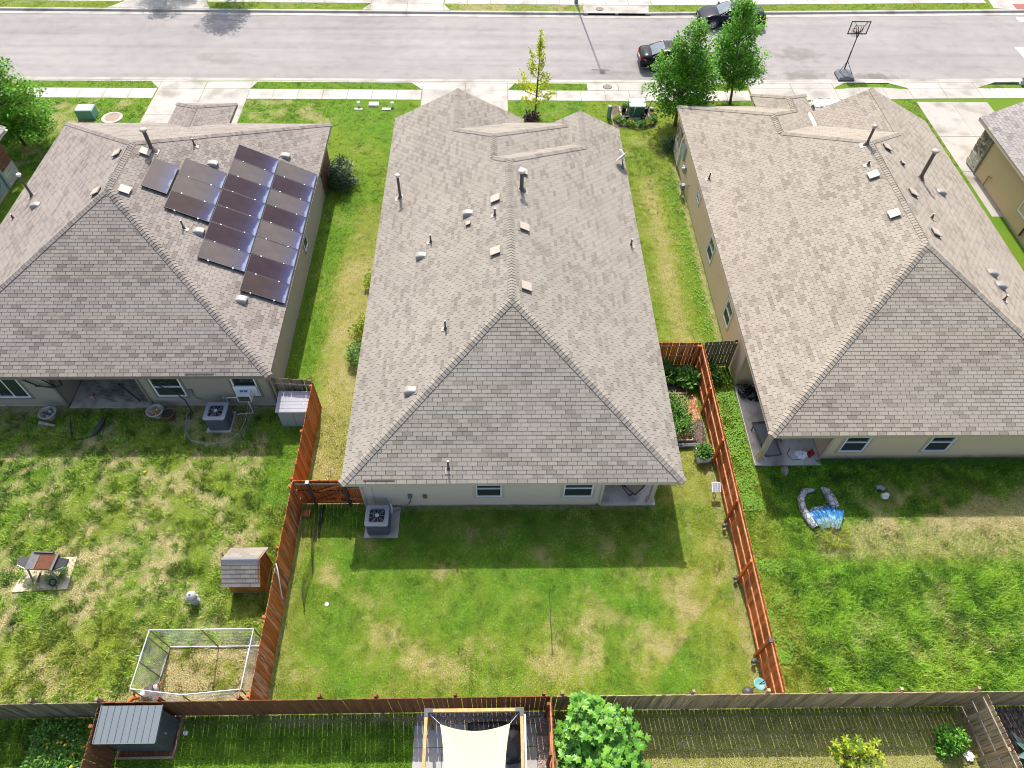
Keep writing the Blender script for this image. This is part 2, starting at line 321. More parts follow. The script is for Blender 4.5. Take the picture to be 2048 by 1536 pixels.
def lawn(x, y, smooth=False):
    """growth on the lots: density, blade length, yellowness, dryness"""
    n1 = fbm(x, y, 0.32, 4); n2 = fbm(x+31, y+7, 1.1, 4); n3 = fbm(x+5, y+77, 3.3, 3); n4 = fbm(x+61, y+3, 6.5, 2); big = fbm(x+90, y+40, 0.12, 3)
    if smooth: n3 = 0.5+0*x; n4 = n3    # the soil sheet takes its fine grain from the material
    dens = 0.95+0*x; ln = 0.052+0*x; yel = 0.22+0.5*(n1-0.5)+0.3*(n2-0.5); dry = 0.0*x
    fine = n3*0.55+n4*0.45
    # mown back garden of the middle house
    c = inr(x, y, -7.5, 8.75, 5.4, 13.2); bl = 0.34*n2+0.45*n3+0.21*n1
    blot = sst(0.495, 0.61, bl)*(0.55+0.7*sst(.4, .6, fine))*sst(5.6, 7.2, y)*(1-sst(11.3, 12.7, y))*0.62
    edge = np.clip(sst(5.8, 7.2, x+(n1-.5)*2)*0.8 + (1-sst(5.45, 6.0, y+(n2-.5)))*0.8 + (1-sst(-7.3, -6.6, x))*0.4, 0, 1)
    dry = dry*(1-c)+c*np.clip(blot+edge*0.30*sst(0.40, 0.62, fine)+0.10, 0, 0.85); yel = yel*(1-c)+c*np.clip(0.20+0.62*edge+1.2*(n1-0.5)+0.8*(n2-0.5)+0.5*blot, 0, 1)
    # right side passage beside the middle house
    c = inr(x, y, 6.3, 8.75, 12.9, 16.0); yel = yel*(1-c)+c*0.8; dry = dry*(1-c)+c*(0.2+0.3*sst(.4, .65, fine))
    # patchy left garden: tufts with bare straw between
    c = inr(x, y, -40, -7.6, 5.4, 17.7)
    pat = n2*0.27+n3*0.33+n4*0.32+n1*0.08
    shade = sst(13.2, 15.0, y); lush = sst(-9.5, -7.9, x+(n1-.5)*2)*0.05
    dry = dry*(1-c)+c*np.clip(0.95*(1.0-sst(0.435, 0.56, pat+lush+0.01*(1-shade))), 0.04, 1); ln = ln*(1-c)+c*(0.06+0.10*sst(.45, .6, n3)); yel = yel*(1-c)+c*np.clip(0.40+1.0*(n1-0.5)+0.4*(n2-.5)-0.25*shade, 0, 1)
    # lush right garden
    c = inr(x, y, 8.9, 60, 5.4, 14.9)
    straw = inr(x, y, 12.0, 60, 10.5, 12.1, 0.35)*(0.30+0.35*sst(0.38, 0.56, fine))+0.7*inr(x, y, 14.2, 22, 11.8, 13.6, 0.8)*sst(0.42, 0.58, n2)
    spots = sst(0.56, 0.70, n2)*0.3*inr(x, y, 11.5, 60, 6.5, 9.8, 0.5)
    longg = inr(x, y, 10.2, 60, 5.4, 9.9, 0.5)
    dry = dry*(1-c)+c*np.clip(straw+spots, 0, 0.95); ln = ln*(1-c)+c*(0.085+0.12*longg*(0.6+0.8*n3)+0.05*inr(x, y, 12, 60, 14, 14.9))
    yel = yel*(1-c)+c*np.clip(0.14+0.7*(n1-0.5)+0.4*(n2-.5)+0.4*inr(x, y, 8.9, 10.6, 5.5, 14.9, 0.5)+0.6*straw-0.10*longg, 0, 1)
    # bright clover strip by the right house
    c = inr(x, y, 8.85, 10.4, 13.0, 19.6); yel = yel*(1-c)+c*(0.42+0.4*(n2-.5)); ln = ln*(1-c)+c*0.075; dry = dry*(1-c)
    # left side passage: green by the left house, golden by the middle house
    c = inr(x, y, -9.3, -5.0, 12.9, 31); g = sst(-8.2, -7.0, x+(n1-0.5)*1.8)*(1-0.5*sst(24, 30, y))
    yel = yel*(1-c)+c*np.clip(0.16+0.82*g+0.4*(n2-0.5), 0, 1); dry = dry*(1-c)+c*np.clip(0.06+0.52*g*(.55+.6*sst(0.42, 0.6, fine))+0.2*sst(.53, .66, n2), 0, .8); ln = ln*(1-c)+c*0.06
    # right side passage, with a worn track
    c = inr(x, y, 6.2, 10.4, 19.6, 36); tr = np.exp(-((x-8.55-0.25*(n1-.5))/0.5)**2)
    yel = yel*(1-c)+c*np.clip(0.42+0.45*tr-0.2*sst(9.3, 9.9, x)+0.5*(n2-.5), 0, 1); dry = dry*(1-c)+c*np.clip(0.14+0.5*tr*(.4+.6*sst(.36, .6, fine))+0.15*sst(.54, .64, n2), 0, 1)
    # front lawns
    c = inr(x, y, -60, 60, 33.5, 41.3); yel = yel*(1-c)+c*np.clip(0.24+0.6*(n1-0.5)+0.4*(n2-.5)+0.3*inr(x, y, 5.5, 12, 33, 41.3), 0, 1); dry = dry*(1-c)+c*(0.03+0.25*sst(0.54, 0.70, n2)+0.22*inr(x, y, 7.5, 11, 33, 39)*sst(.42, .6, fine))
    c = inr(x, y, -60, -10, 33, 41.3); dry = np.clip(dry+c*0.3*sst(0.5, 0.62, n2), 0, 1); ln = ln+c*0.035*n3
    # verge by the far kerb
    c = inr(x, y, -60, 60, 52.9, 56); yel = yel*(1-c)+c*0.42; dry = dry*(1-c)+c*(0.3*sst(0.45, 0.6, n2)+0.35*inr(x, y, -4, 6.6, 52.5, 55))
    # strip behind the rear fence
    c = inr(x, y, -11.8, -2.6, 0, 5.4); yel = yel*(1-c)+c*0.12; dry = dry*(1-c)+c*(0.03+0.5*sst(4.7, 5.2, y)*sst(.35, .6, n3)); ln = ln*(1-c)+c*0.06
    c = inr(x, y, 1.6, 15.2, 0, 5.4); yel = yel*(1-c)+c*0.85; dry = dry*(1-c)+c*(0.42+0.2*sst(.4, .6, n3)); ln = ln*(1-c)+c*0.05
    c = inr(x, y, -40, -12, 0, 5.4); yel = yel*(1-c)+c*0.25; dry = dry*(1-c); ln = ln*(1-c)+c*0.16
    # dog run: mostly straw
    c = inr(x, y, -11.1, -7.7, 5.6, 7.6); dry = dry*(1-c)+c*np.clip(0.95-0.75*sst(0.53, 0.62, n2), 0, 1); yel = yel*(1-c)+c*0.75
    # scuffed earth close to walls and fences
    for x0, x1, y0, y1 in ((-5.2, 6.2, 12.55, 12.8), (-22, -9.2, 17.3, 17.6), (8.45, 8.8, 5.5, 17), (10.1, 10.45, 19.6, 35), (-7.55, -7.25, 5.5, 12.8), (-7.4, 1.7, 5.05, 5.35), (7.0, 9.7, 38.2, 40.7), (-11.9, -10.6, 15.7, 17.5), (-28, -26.5, 30, 33.4)):
        c = inr(x, y, x0, x1, y0, y1, 0.14); dry = np.maximum(dry, c*0.8*sst(0.3, 0.55, n3))
    return dens*bare_mask(x, y), ln, np.clip(yel, 0, 1), np.clip(dry, 0, 1)

# ---- ground sheet with the soil and thatch under the grass
def ground_mat():
    m, n, l, b = newmat('ground_soil_and_thatch'); setc(b, (0.1, 0.1, 0.03), 0.95, 0, 0.15)
    a1 = n.new('ShaderNodeAttribute'); a1.attribute_name = 'dry'; a2 = n.new('ShaderNodeAttribute'); a2.attribute_name = 'yel'
    g = n.new('ShaderNodeNewGeometry')
    def nz(s, d):
        x = n.new('ShaderNodeTexNoise'); x.inputs['Scale'].default_value = s; x.inputs['Detail'].default_value = d; l.new(g.outputs['Position'], x.inputs['Vector']); return x
    f = nz(24, 4); f2 = nz(4.2, 5)
    grn = mixc(n, l, a2.outputs['Fac'], (0.080, 0.175, 0.012), (0.20, 0.215, 0.024))
    st = ramp(n, [(0.3, (0.17, 0.14, 0.058)), (0.5, (0.30, 0.255, 0.115)), (0.72, (0.43, 0.375, 0.20))]); l.new(f.outputs[0], st.inputs[0])
    dd = math_node(n, l, 'ADD', a1.outputs['Fac'], math_node(n, l, 'MULTIPLY', math_node(n, l, 'SUBTRACT', f2.outputs[0], 0.5), 1.1))
    dr = ramp(n, [(0.18, (0, 0, 0)), (0.85, (1, 1, 1))]); l.new(dd, dr.inputs[0])
    c = mixc(n, l, dr.outputs[0], grn, st.outputs[0])
    vr = ramp(n, [(0.3, (0.7,)*3), (0.7, (1.25,)*3)]); l.new(f.outputs[0], vr.inputs[0])
    c = mixc(n, l, 1.0, c, vr.outputs[0], 'MULTIPLY'); l.new(c, b.inputs['Base Color'])
    bp = n.new('ShaderNodeBump'); bp.inputs['Strength'].default_value = 0.7; bp.inputs['Distance'].default_value = 0.03; l.new(f.outputs[0], bp.inputs['Height']); l.new(bp.outputs[0], b.inputs['Normal'])
    return m
M['ground'] = ground_mat()
def make_ground():
    xs = np.concatenate([np.arange(-300, -40, 20), np.arange(-40, 46.01, 0.25), np.arange(60, 301, 20)])
    ys = np.concatenate([np.arange(-60, 0, 10), np.arange(0, 43.26, 0.25), [43.42]])
    def sheet(xs, ys, name):
        X, Y = np.meshgrid(xs, ys); nx, ny = len(xs), len(ys)
        x = X.ravel(); y = Y.ravel()
        d, ln, ye, dr = lawn(x, y, True)
        vs = np.stack([x, y, 0*x], 1)
        i = np.arange(nx*ny).reshape(ny, nx)
        q = np.stack([i[:-1, :-1], i[:-1, 1:], i[1:, 1:], i[1:, :-1]], -1).reshape(-1, 4)
        me = bpy.data.meshes.new(name); me.from_pydata(vs.tolist(), [], q.tolist())
        for nm, a in (('dry', dr), ('yel', ye)):
            at = me.attributes.new(nm, 'FLOAT', 'POINT'); at.data.foreach_set('value', a.astype(np.float32))
        me.materials.append(M['ground']); o = link(name, me); tag(o, kind='structure'); return o
    sheet(xs, ys, 'ground')
    o = sheet(xs, np.concatenate([np.arange(53.0, 58.1, 0.25), [80, 120, 300]]), 'ground')
    for v in o.data.vertices:                       # the far verge follows the bend of the kerb
        if v.co.y < 60: v.co.y += rfar(v.co.x)
make_ground()

# ---- grass: real blades, one mesh
def grass_mat():
    m, n, l, b = newmat('grass_blades'); setc(b, (0.1, 0.2, 0.02), 0.6, 0, 0.25)
    a1 = n.new('ShaderNodeAttribute'); a1.attribute_name = 'tone'; a2 = n.new('ShaderNodeAttribute'); a2.attribute_name = 'yel'
    g = ramp(n, [(0.0, (0.022, 0.100, 0.006)), (0.5, (0.112, 0.310, 0.012)), (1.0, (0.310, 0.580, 0.030))]); l.new(a1.outputs['Fac'], g.inputs[0])
    y = ramp(n, [(0.0, (0.11, 0.15, 0.008)), (0.5, (0.31, 0.335, 0.020)), (0.85, (0.48, 0.46, 0.06)), (1.0, (0.56, 0.49, 0.16))]); l.new(a1.outputs['Fac'], y.inputs[0])
    c = mixc(n, l, a2.outputs['Fac'], g.outputs[0], y.outputs[0])
    a3 = n.new('ShaderNodeAttribute'); a3.attribute_name = 'dry'; sr = ramp(n, [(0.0, (0.22, 0.175, 0.06)), (0.5, (0.46, 0.39, 0.17)), (1.0, (0.70, 0.62, 0.36))]); l.new(a1.outputs['Fac'], sr.inputs[0])
    c = mixc(n, l, a3.outputs['Fac'], c, sr.outputs[0]); l.new(c, b.inputs['Base Color'])
    gm = n.new('ShaderNodeNewGeometry'); va = n.new('ShaderNodeVectorMath'); va.operation = 'ADD'; l.new(gm.outputs['Normal'], va.inputs[0]); va.inputs[1].default_value = (0, 0, 1.1)
    vn = n.new('ShaderNodeVectorMath'); vn.operation = 'NORMALIZE'; l.new(va.outputs[0], vn.inputs[0]); l.new(vn.outputs[0], b.inputs['Normal'])
    tr = n.new('ShaderNodeBsdfTranslucent'); l.new(c, tr.inputs['Color']); ms = n.new('ShaderNodeMixShader'); ms.inputs[0].default_value = 0.3
    l.new(b.outputs[0], ms.inputs[1]); l.new(tr.outputs[0], ms.inputs[2]); l.new(ms.outputs[0], n['Material Output'].inputs[0]); return m
M['grass'] = grass_mat()
def make_grass():
    patches = [  # x0, x1, y0, y1, tufts per m2, blades per tuft
        (-21, 22, 3.2, 12.8, 210, 9), (-21, -5, 12.8, 17.6, 170, 9), (5.9, 22, 12.8, 19.6, 170, 9), (-9.3, -5.0, 17.6, 34.0, 110, 7), (6.1, 10.4, 19.6, 36.5, 110, 7),
        (-30, 31, 33.4, 41.25, 60, 7), (-32, 40, 42.4, 43.35, 70, 7), (-38, 42, 53.05, 54.2, 60, 6), (23.3, 26.9, 33, 42, 55, 6), (-26.4, -21.5, 17.6, 34, 55, 7)]
    PX, PY, LN, YE, TN, DR = [], [], [], [], [], []
    for x0, x1, y0, y1, dn, nb in patches:
        n_ = int((x1-x0)*(y1-y0)*dn); x = RNG.uniform(x0, x1, n_); y = RNG.uniform(y0, y1, n_)
        if y0 > 52: y = y + np.where(x > 11, 0.033*(x-11), 0)
        d, ln, ye, dr = lawn(x, y)
        keep = RNG.random(n_) < d*np.clip(1.04-dr*0.72, 0.03, 1)
        x, y, ln, ye, dr = x[keep], y[keep], ln[keep], ye[keep], dr[keep]
        cl = fbm(x, y, 2.6, 3)+RNG.normal(0, 0.11, len(x)); ye = ye+RNG.normal(0, 0.13, len(x))
        k = np.repeat(np.arange(len(x)), nb); m = len(k)
        sp = 0.05+0.03*RNG.random(m)
        PX.append(x[k]+RNG.normal(0, 1, m)*sp); PY.append(y[k]+RNG.normal(0, 1, m)*sp)
        LN.append(ln[k]*RNG.uniform(0.6, 1.3, m)*(1-0.35*dr[k]))
        YE.append(np.clip(ye[k]+RNG.normal(0, 0.12, m)+0.15*dr[k], 0, 1)); DR.append((RNG.random(m) < dr[k]*0.95)*RNG.uniform(0.55, 1.0, m)); TN.append(np.clip(0.46+(cl[k]-0.5)*2.3+RNG.normal(0, 0.27, m)+0.20*((x[k] > 8.9) & (y[k] < 10.4) & (y[k] > 5.4)), 0, 1))
    x, y, ln, ye, tn, dr = map(np.concatenate, (PX, PY, LN, YE, TN, DR)); N = len(x)
    ok = bare_mask(x, y) > 0; x, y, ln, ye, tn, dr = x[ok], y[ok], ln[ok], ye[ok], tn[ok], dr[ok]; N = len(x)
    a = RNG.uniform(0, 2*PI, N); lean = RNG.uniform(0.25, 1.1, N)*ln; w = 0.006+0.05*ln
    w = w*np.where(y > 30, 1.5, 1.0)
    la = a+RNG.normal(0, 0.6, N)+PI/2
    v = np.empty((N, 3, 3), np.float32)
    v[:, 0] = np.stack([x-np.cos(a)*w, y-np.sin(a)*w, 0*x-0.003], 1); v[:, 1] = np.stack([x+np.cos(a)*w, y+np.sin(a)*w, 0*x-0.003], 1)
    v[:, 2] = np.stack([x+np.cos(la)*lean, y+np.sin(la)*lean, ln*0.85], 1)
    me = bpy.data.meshes.new('grass'); me.vertices.add(N*3); me.vertices.foreach_set('co', v.ravel())
    me.loops.add(N*3); me.loops.foreach_set('vertex_index', np.arange(N*3, dtype=np.int32))
    me.polygons.add(N); me.polygons.foreach_set('loop_start', np.arange(0, N*3, 3, dtype=np.int32))
    try: me.polygons.foreach_set('loop_total', np.full(N, 3, dtype=np.int32))
    except Exception: pass
    me.update(calc_edges=True)
    for nm, q in (('tone', tn), ('yel', ye), ('dry', dr)):
        at = me.attributes.new(nm, 'FLOAT', 'FACE'); at.data.foreach_set('value', q.astype(np.float32))
    me.materials.append(M['grass']); o = link('grass', me); tag(o, kind='stuff'); print('grass blades', N)
make_grass()

# ---- road
def road_mat():
    m, n, l, b = newmat('aged_asphalt'); setc(b, (0.3, 0.29, 0.29), 0.9, 0, 0.25)
    g = n.new('ShaderNodeNewGeometry')
    def nz(s, d, sc=None, r=0.55):
        x = n.new('ShaderNodeTexNoise'); x.inputs['Scale'].default_value = s; x.inputs['Detail'].default_value = d; x.inputs['Roughness'].default_value = r
        if sc:
            mp = n.new('ShaderNodeMapping'); mp.inputs['Scale'].default_value = sc; l.new(g.outputs['Position'], mp.inputs[0]); l.new(mp.outputs[0], x.inputs['Vector'])
        else: l.new(g.outputs['Position'], x.inputs['Vector'])
        return x
    agg = nz(16, 3, None, 0.8); strk = nz(1.0, 5, (0.05, 1.3, 1)); big = nz(0.14, 3); med = nz(1.3, 6, None, .7)
    base = ramp(n, [(0.3, (0.232, 0.220, 0.216)), (0.5, (0.262, 0.245, 0.236)), (0.7, (0.288, 0.270, 0.258))]); l.new(big.outputs[0], base.inputs[0])
    s1 = ramp(n, [(0.33, (0.88, 0.87, 0.88)), (0.52, (1, 1, 1)), (0.7, (1.07, 1.06, 1.05))]); l.new(strk.outputs[0], s1.inputs[0])
    s2 = ramp(n, [(0.28, (0.62,)*3), (0.5, (1,)*3), (0.72, (1.34,)*3)]); l.new(agg.outputs[0], s2.inputs[0])
    s3 = ramp(n, [(0.3, (0.86, 0.855, 0.85)), (0.48, (1,)*3), (0.65, (1.06,)*3)]); l.new(med.outputs[0], s3.inputs[0])
    c = mixc(n, l, 1.0, base.outputs[0], s1.outputs[0], 'MULTIPLY'); c = mixc(n, l, 1.0, c, s2.outputs[0], 'MULTIPLY'); c = mixc(n, l, 1.0, c, s3.outputs[0], 'MULTIPLY')
    # oil stains where cars stand
    st = None
    blot = nz(1.6, 5)
    for px, py, rx, ry, k in ((20.98, 47.4, 1.3, 0.9, 0.5), (20.5, 44.6, 1.5, 0.5, 0.55), (25.2, 44.5, 1.6, 0.45, 0.7), (17.6, 45.0, 0.7, 0.25, 0.5), (-18.4, 46.3, 1.8, 0.8, 0.28), (7.5, 44.8, 1.8, 0.25, 0.4), (-9, 51.5, 2.0, 0.3, 0.25), (13, 46, 2.5, 0.8, 0.3)):
        vs = n.new('ShaderNodeVectorMath'); vs.operation = 'SUBTRACT'; l.new(g.outputs['Position'], vs.inputs[0]); vs.inputs[1].default_value = (px, py, -0.12)
        v2 = n.new('ShaderNodeVectorMath'); v2.operation = 'MULTIPLY'; l.new(vs.outputs[0], v2.inputs[0]); v2.inputs[1].default_value = (1/rx, 1/ry, 0)
        ln_ = n.new('ShaderNodeVectorMath'); ln_.operation = 'LENGTH'; l.new(v2.outputs[0], ln_.inputs[0])
        d = math_node(n, l, 'SUBTRACT', 1.35, math_node(n, l, 'ADD', ln_.outputs['Value'], math_node(n, l, 'MULTIPLY', math_node(n, l, 'SUBTRACT', blot.outputs[0], 0.5), 3.2)))
        mx = n.new('ShaderNodeClamp'); l.new(d, mx.inputs[0]); q = math_node(n, l, 'MULTIPLY', mx.outputs[0], k)
        st = q if st is None else math_node(n, l, 'MAXIMUM', st, q)
    c = mixc(n, l, st, c, (0.12, 0.10, 0.085)); l.new(c, b.inputs['Base Color'])
    bp = n.new('ShaderNodeBump'); bp.inputs['Strength'].default_value = 0.5; bp.inputs['Distance'].default_value = 0.01; l.new(agg.outputs[0], bp.inputs['Height']); l.new(bp.outputs[0], b.inputs['Normal'])
    return m
M['road'] = road_mat()
M['seal'] = plain('crack_sealant', (0.19, 0.18, 0.178), 0.7, 0, 0.35, 3)
M['paint'] = plain('road_paint', (0.72, 0.72, 0.70), 0.7, 0, 0.1, 3)
XS = [-300, -60, -40, 11, 26, 40, 60, 300]
mb = MB()
for a, b_ in zip(XS[:-1], XS[1:]): mb.poly([(a, 43.6+rnear(a), -0.12), (b_, 43.6+rnear(b_), -0.12), (b_, 52.65+rfar(b_), -0.12), (a, 52.65+rfar(a), -0.12)])
mb.build('road', M['road'], kind='structure')
mb = MB(); pts = [(6.0, 52.3), (6.1, 51.2), (6.28, 49.9), (6.55, 48.3), (6.52, 46.9), (6.50, 45.5), (6.52, 44.2)]
for (x0, y0), (x1, y1) in []:
    mb.poly([(x0-.09, y0, -0.116), (x1-.09, y1, -0.116), (x1+.09, y1, -0.116), (x0+.09, y0, -0.116)])
for x0, y0, x1, y1 in ((5.0, 45.1, 7.6, 45.2), (8.5, 49.9, 13.5, 49.95), (-22, 47.3, -12, 47.2), (-2, 48.1, 4, 48.0), (12, 47.2, 33, 47.5), (-30, 49.9, -16, 50.1), (2, 46.4, 10, 46.3), (18, 50.6, 30, 50.9), (-12, 45.3, -6, 45.2)):
    nseg = 24
    for i in range(nseg):
        t0, t1 = i/nseg, (i+1)/nseg; j = lambda t: (x0+(x1-x0)*t, y0+(y1-y0)*t+0.10*math.sin(t*17+x0)+.05*math.sin(t*53+y0)+random.uniform(-.03, .03)*0)
        (a0, b0), (a1, b1) = j(t0), j(t1); mb.poly([(a0, b0-.016, -0.117), (a1, b1-.016, -0.117), (a1, b1+.016, -0.117), (a0, b0+.016, -0.117)])
mb.build('road_crack_sealant', M['seal'], kind='structure')
mb = MB(); mb.poly([(36.62, 46.2, -0.115), (41.5, 46.2, -0.115), (41.5, 48.6, -0.115), (36.62, 48.6, -0.115)]); mb.poly([(38.72, 52.4, -0.115), (42, 52.4, -0.115), (42, 53.0, -0.115), (38.72, 53.0, -0.115)])
mb.build('road_marking', M['paint'], kind='structure')

# ---- kerbs: cast segments
def kerb(prof, fy, x0, x1, step=3.05):
    root = None; x = x0
    while x < x1:
        mb = MB(); a, b_ = x+0.006, min(x+step, x1)-0.006
        rows = [[V(q, y+fy(q), z) for y, z in prof] for q in (a, b_)]
        mb.grid(rows, 0, random.random(), smooth=False); mb.poly(rows[0]); mb.poly(rows[1][::-1])
        if root is None: root = mb.build('kerb', M['conc'], kind='structure')
        else: mb.build('kerb_segment', M['conc'], root)
        x += step
kerb([(43.22, -0.15), (43.22, 0.012), (43.36, 0.012), (43.44, -0.06), (43.52, -0.118), (43.9, -0.108), (43.9, -0.15)], rnear, -37, 41)
kerb([(53.10, -0.15), (53.10, 0.014), (52.94, 0.014), (52.90, 0.0), (52.84, -0.118), (52.42, -0.108), (52.42, -0.15)], rfar, -40, 6.4)
kerb([(53.10, -0.15), (53.10, 0.014), (52.94, 0.014), (52.90, 0.0), (52.84, -0.118), (52.42, -0.108), (52.42, -0.15)], rfar, 11.3, 41)

# ---- walks and driveways: cast slabs with open joints
def slab_mb(pts, z=0.016, t=0.5):
    mb = MB(); c = sum((V(*p, 0) for p in pts), V(0,0,0))/len(pts)
    P = [V(*p, 0) for p in pts]
    top = [p+(c-p).normalized()*0.022+V(0,0,z) for p in P]; sh = [p+(c-p).normalized()*0.012+V(0,0,z-0.008) for p in P]; bot = [p+(c-p).normalized()*0.012+V(0,0,-0.08) for p in P]
    mb.poly(top, 0, t)
    n = len(P)
    for i in range(n):
        j = (i+1) % n; mb.poly([sh[i], sh[j], top[j], top[i]], 0, t); mb.poly([bot[i], bot[j], sh[j], sh[i]], 0, t)
    return mb
def slabs(name, quads, mat, z=0.016):
    root = None
    for q in quads:
        mb = slab_mb(q, z+random.uniform(-.002, .002))
        if root is None: root = mb.build(name, mat, kind='structure')
        else: mb.build('slab', mat, root)
    return root
def rect(x0, x1, y0, y1, f=None):
    f = f or (lambda x: 0.0); return [(x0, y0+f(x0)), (x1, y0+f(x1)), (x1, y1+f(x1)), (x0, y1+f(x0))]
def walk(x0, x1, y0, y1, f, n):
    return [rect(x0+(x1-x0)*i/n, x0+(x1-x0)*(i+1)/n, y0, y1, f) for i in range(n)]
near = walk(-34, -21.45, 41.25, 42.4, rnear, 8)+walk(-15.6, -4.73, 41.22, 42.38, rnear, 7)+walk(0.74, 16.3, 41.2, 42.38, rnear, 10)+walk(31.45, 40, 41.3, 42.5, rnear, 5)
slabs('sidewalk', near, M['conc_w'])
fr = walk(-40, -27.4, 54.15, 55.4, rfar, 7)+walk(-21.2, -9.2, 54.15, 55.4, rfar, 7)+walk(-3.8, 37.3, 54.15, 55.4, rfar, 24)
slabs('sidewalk', fr, M['conc_w'])
# driveway of the left house
slabs('driveway', [rect(-21.4, -18.5, 33.8, 36.2), rect(-18.5, -15.6, 33.8, 36.2), rect(-21.4, -18.5, 36.2, 39.4), rect(-18.5, -15.6, 36.2, 39.4), rect(-21.4, -18.5, 39.4, 42.4), rect(-18.5, -15.6, 39.4, 42.4),
    rect(-21.4, -18.5, 42.4, 43.2), rect(-18.5, -15.6, 42.4, 43.2), [(-21.4, 42.4), (-21.4, 43.2), (-22.05, 43.2)][::-1], [(-15.6, 42.4), (-15.3, 43.2), (-15.6, 43.2)]], M['conc'])
slabs('driveway', [rect(-4.7, -1.97, 33.5, 37), rect(-1.97, 0.74, 33.5, 37), rect(-4.7, -1.97, 37, 39.6), rect(-1.97, 0.74, 37, 39.6), rect(-4.7, -1.97, 39.6, 42.38), rect(-1.97, 0.74, 39.6, 42.38),
    rect(-4.7, -1.97, 42.38, 43.2), rect(-1.97, 0.74, 42.38, 43.2), [(-4.7, 42.38), (-4.7, 43.2), (-5.45, 43.2)][::-1], [(0.74, 42.38), (1.25, 43.2), (0.74, 43.2)]], M['conc'])
slabs('driveway', [rect(16.4, 19.2, 34.5, 38.2), rect(19.2, 22.0, 34.5, 38.2), rect(16.4, 19.2, 38.2, 41.2), rect(19.2, 22.0, 38.2, 41.2), rect(16.4, 19.2, 41.2, 42.6, rnear), rect(19.2, 22.0, 41.2, 42.6, rnear),
    rect(16.4, 19.2, 42.6, 43.2, rnear), rect(19.2, 22.0, 42.6, 43.2, rnear), [(22.0, 42.85), (22.8, 43.45), (22.0, 43.45)],
    [(22.0, 41.5), (23.6, 41.52), (23.6, 42.95), (22.0, 42.72)], [(23.6, 41.52), (25.2, 41.55), (25.2, 42.98), (23.6, 42.95)], [(25.2, 41.55), (26.85, 41.6), (26.85, 42.75), (25.2, 42.98)]], M['conc'])
slabs('driveway', [rect(26.85, 29.1, 30, 34), rect(29.1, 31.45, 30, 34), rect(26.85, 29.1, 34, 37.5), rect(29.1, 31.45, 34, 37.5), rect(26.85, 29.1, 37.5, 41.3), rect(29.1, 31.45, 37.5, 41.3), rect(26.85, 29.1, 41.3, 42.5, rnear), rect(29.1, 31.45, 41.3, 42.5, rnear),
    rect(26.85, 29.1, 42.5, 43.2, rnear), rect(29.1, 31.45, 42.5, 43.2, rnear), [(26.85, 42.9), (26.85, 43.6), (25.7, 43.55)][::-1], [(31.45, 42.95), (33.0, 43.7), (31.45, 43.66)]], M['conc'])
slabs('driveway', [rect(-27.3, -24.2, 53.12, 54.15), rect(-24.2, -21.25, 53.12, 54.15), rect(-27.3, -24.2, 54.15, 57), rect(-24.2, -21.25, 54.15, 57), [(-27.3, 53.12), (-27.3, 54.1), (-28.2, 53.12)], [(-21.25, 53.12), (-20.7, 53.12), (-21.25, 54.1)]], M['conc'])
slabs('driveway', [rect(-9.2, -6.5, 53.12, 54.15), rect(-6.5, -3.85, 53.12, 54.15), rect(-9.2, -6.5, 54.15, 57), rect(-6.5, -3.85, 54.15, 57), [(-9.2, 53.12), (-9.2, 54.1), (-9.8, 53.12)], [(-3.85, 53.12), (-3.3, 53.12), (-3.85, 54.1)]], M['conc'])
slabs('storm_drain_apron', [rect(5.88, 7.9, 42.4, 43.2), rect(7.9, 10.0, 42.4, 43.2), rect(10.0, 11.7, 42.4, 43.2)], M['conc'])
slabs('kerb_ramp', [[(37.5, 54.15), (39.0, 54.0), (41.5, 54.1), (41.5, 57), (37.8, 57)]], M['conc'])
mb = MB(); mb.bx(39.2, 41.5, 54.05, 54.85, 0, 0.03)
for i in range(12):
    for j in range(5): mb.cyl((39.3+i*.18, 54.12+j*.15, 0.03), 0.025, 0.008, 6)
mb.build('tactile_paving', plain('brick_red_tile', (0.30, 0.09, 0.07), 0.8, 0, 0.15, 4), kind='structure')
# far kerb inlet: opening in the kerb under a concrete lid
r = slabs('storm_drain_apron', [[(6.45, 53.02), (11.25, 53.05), (11.4, 54.12), (6.45, 54.12)]], M['conc'], 0.02)
mb = MB(); mb.bx(6.42, 6.75, 52.82, 53.03, -0.14, 0.03); mb.bx(8.78, 8.98, 52.82, 53.03, -0.14, 0.03); mb.bx(11.0, 11.35, 52.85, 53.06, -0.14, 0.03); mb.bx(6.42, 11.35, 52.86, 53.03, 0.0, 0.032); mb.bx(6.4, 11.35, 52.38, 52.8, -0.15, -0.11)
mb.build('inlet_kerb', M['conc'], r)
mb = MB(); mb.bx(6.5, 11.2, 52.95, 53.0, -0.14, 0.0); mb.build('inlet_throat', M['black'], r)
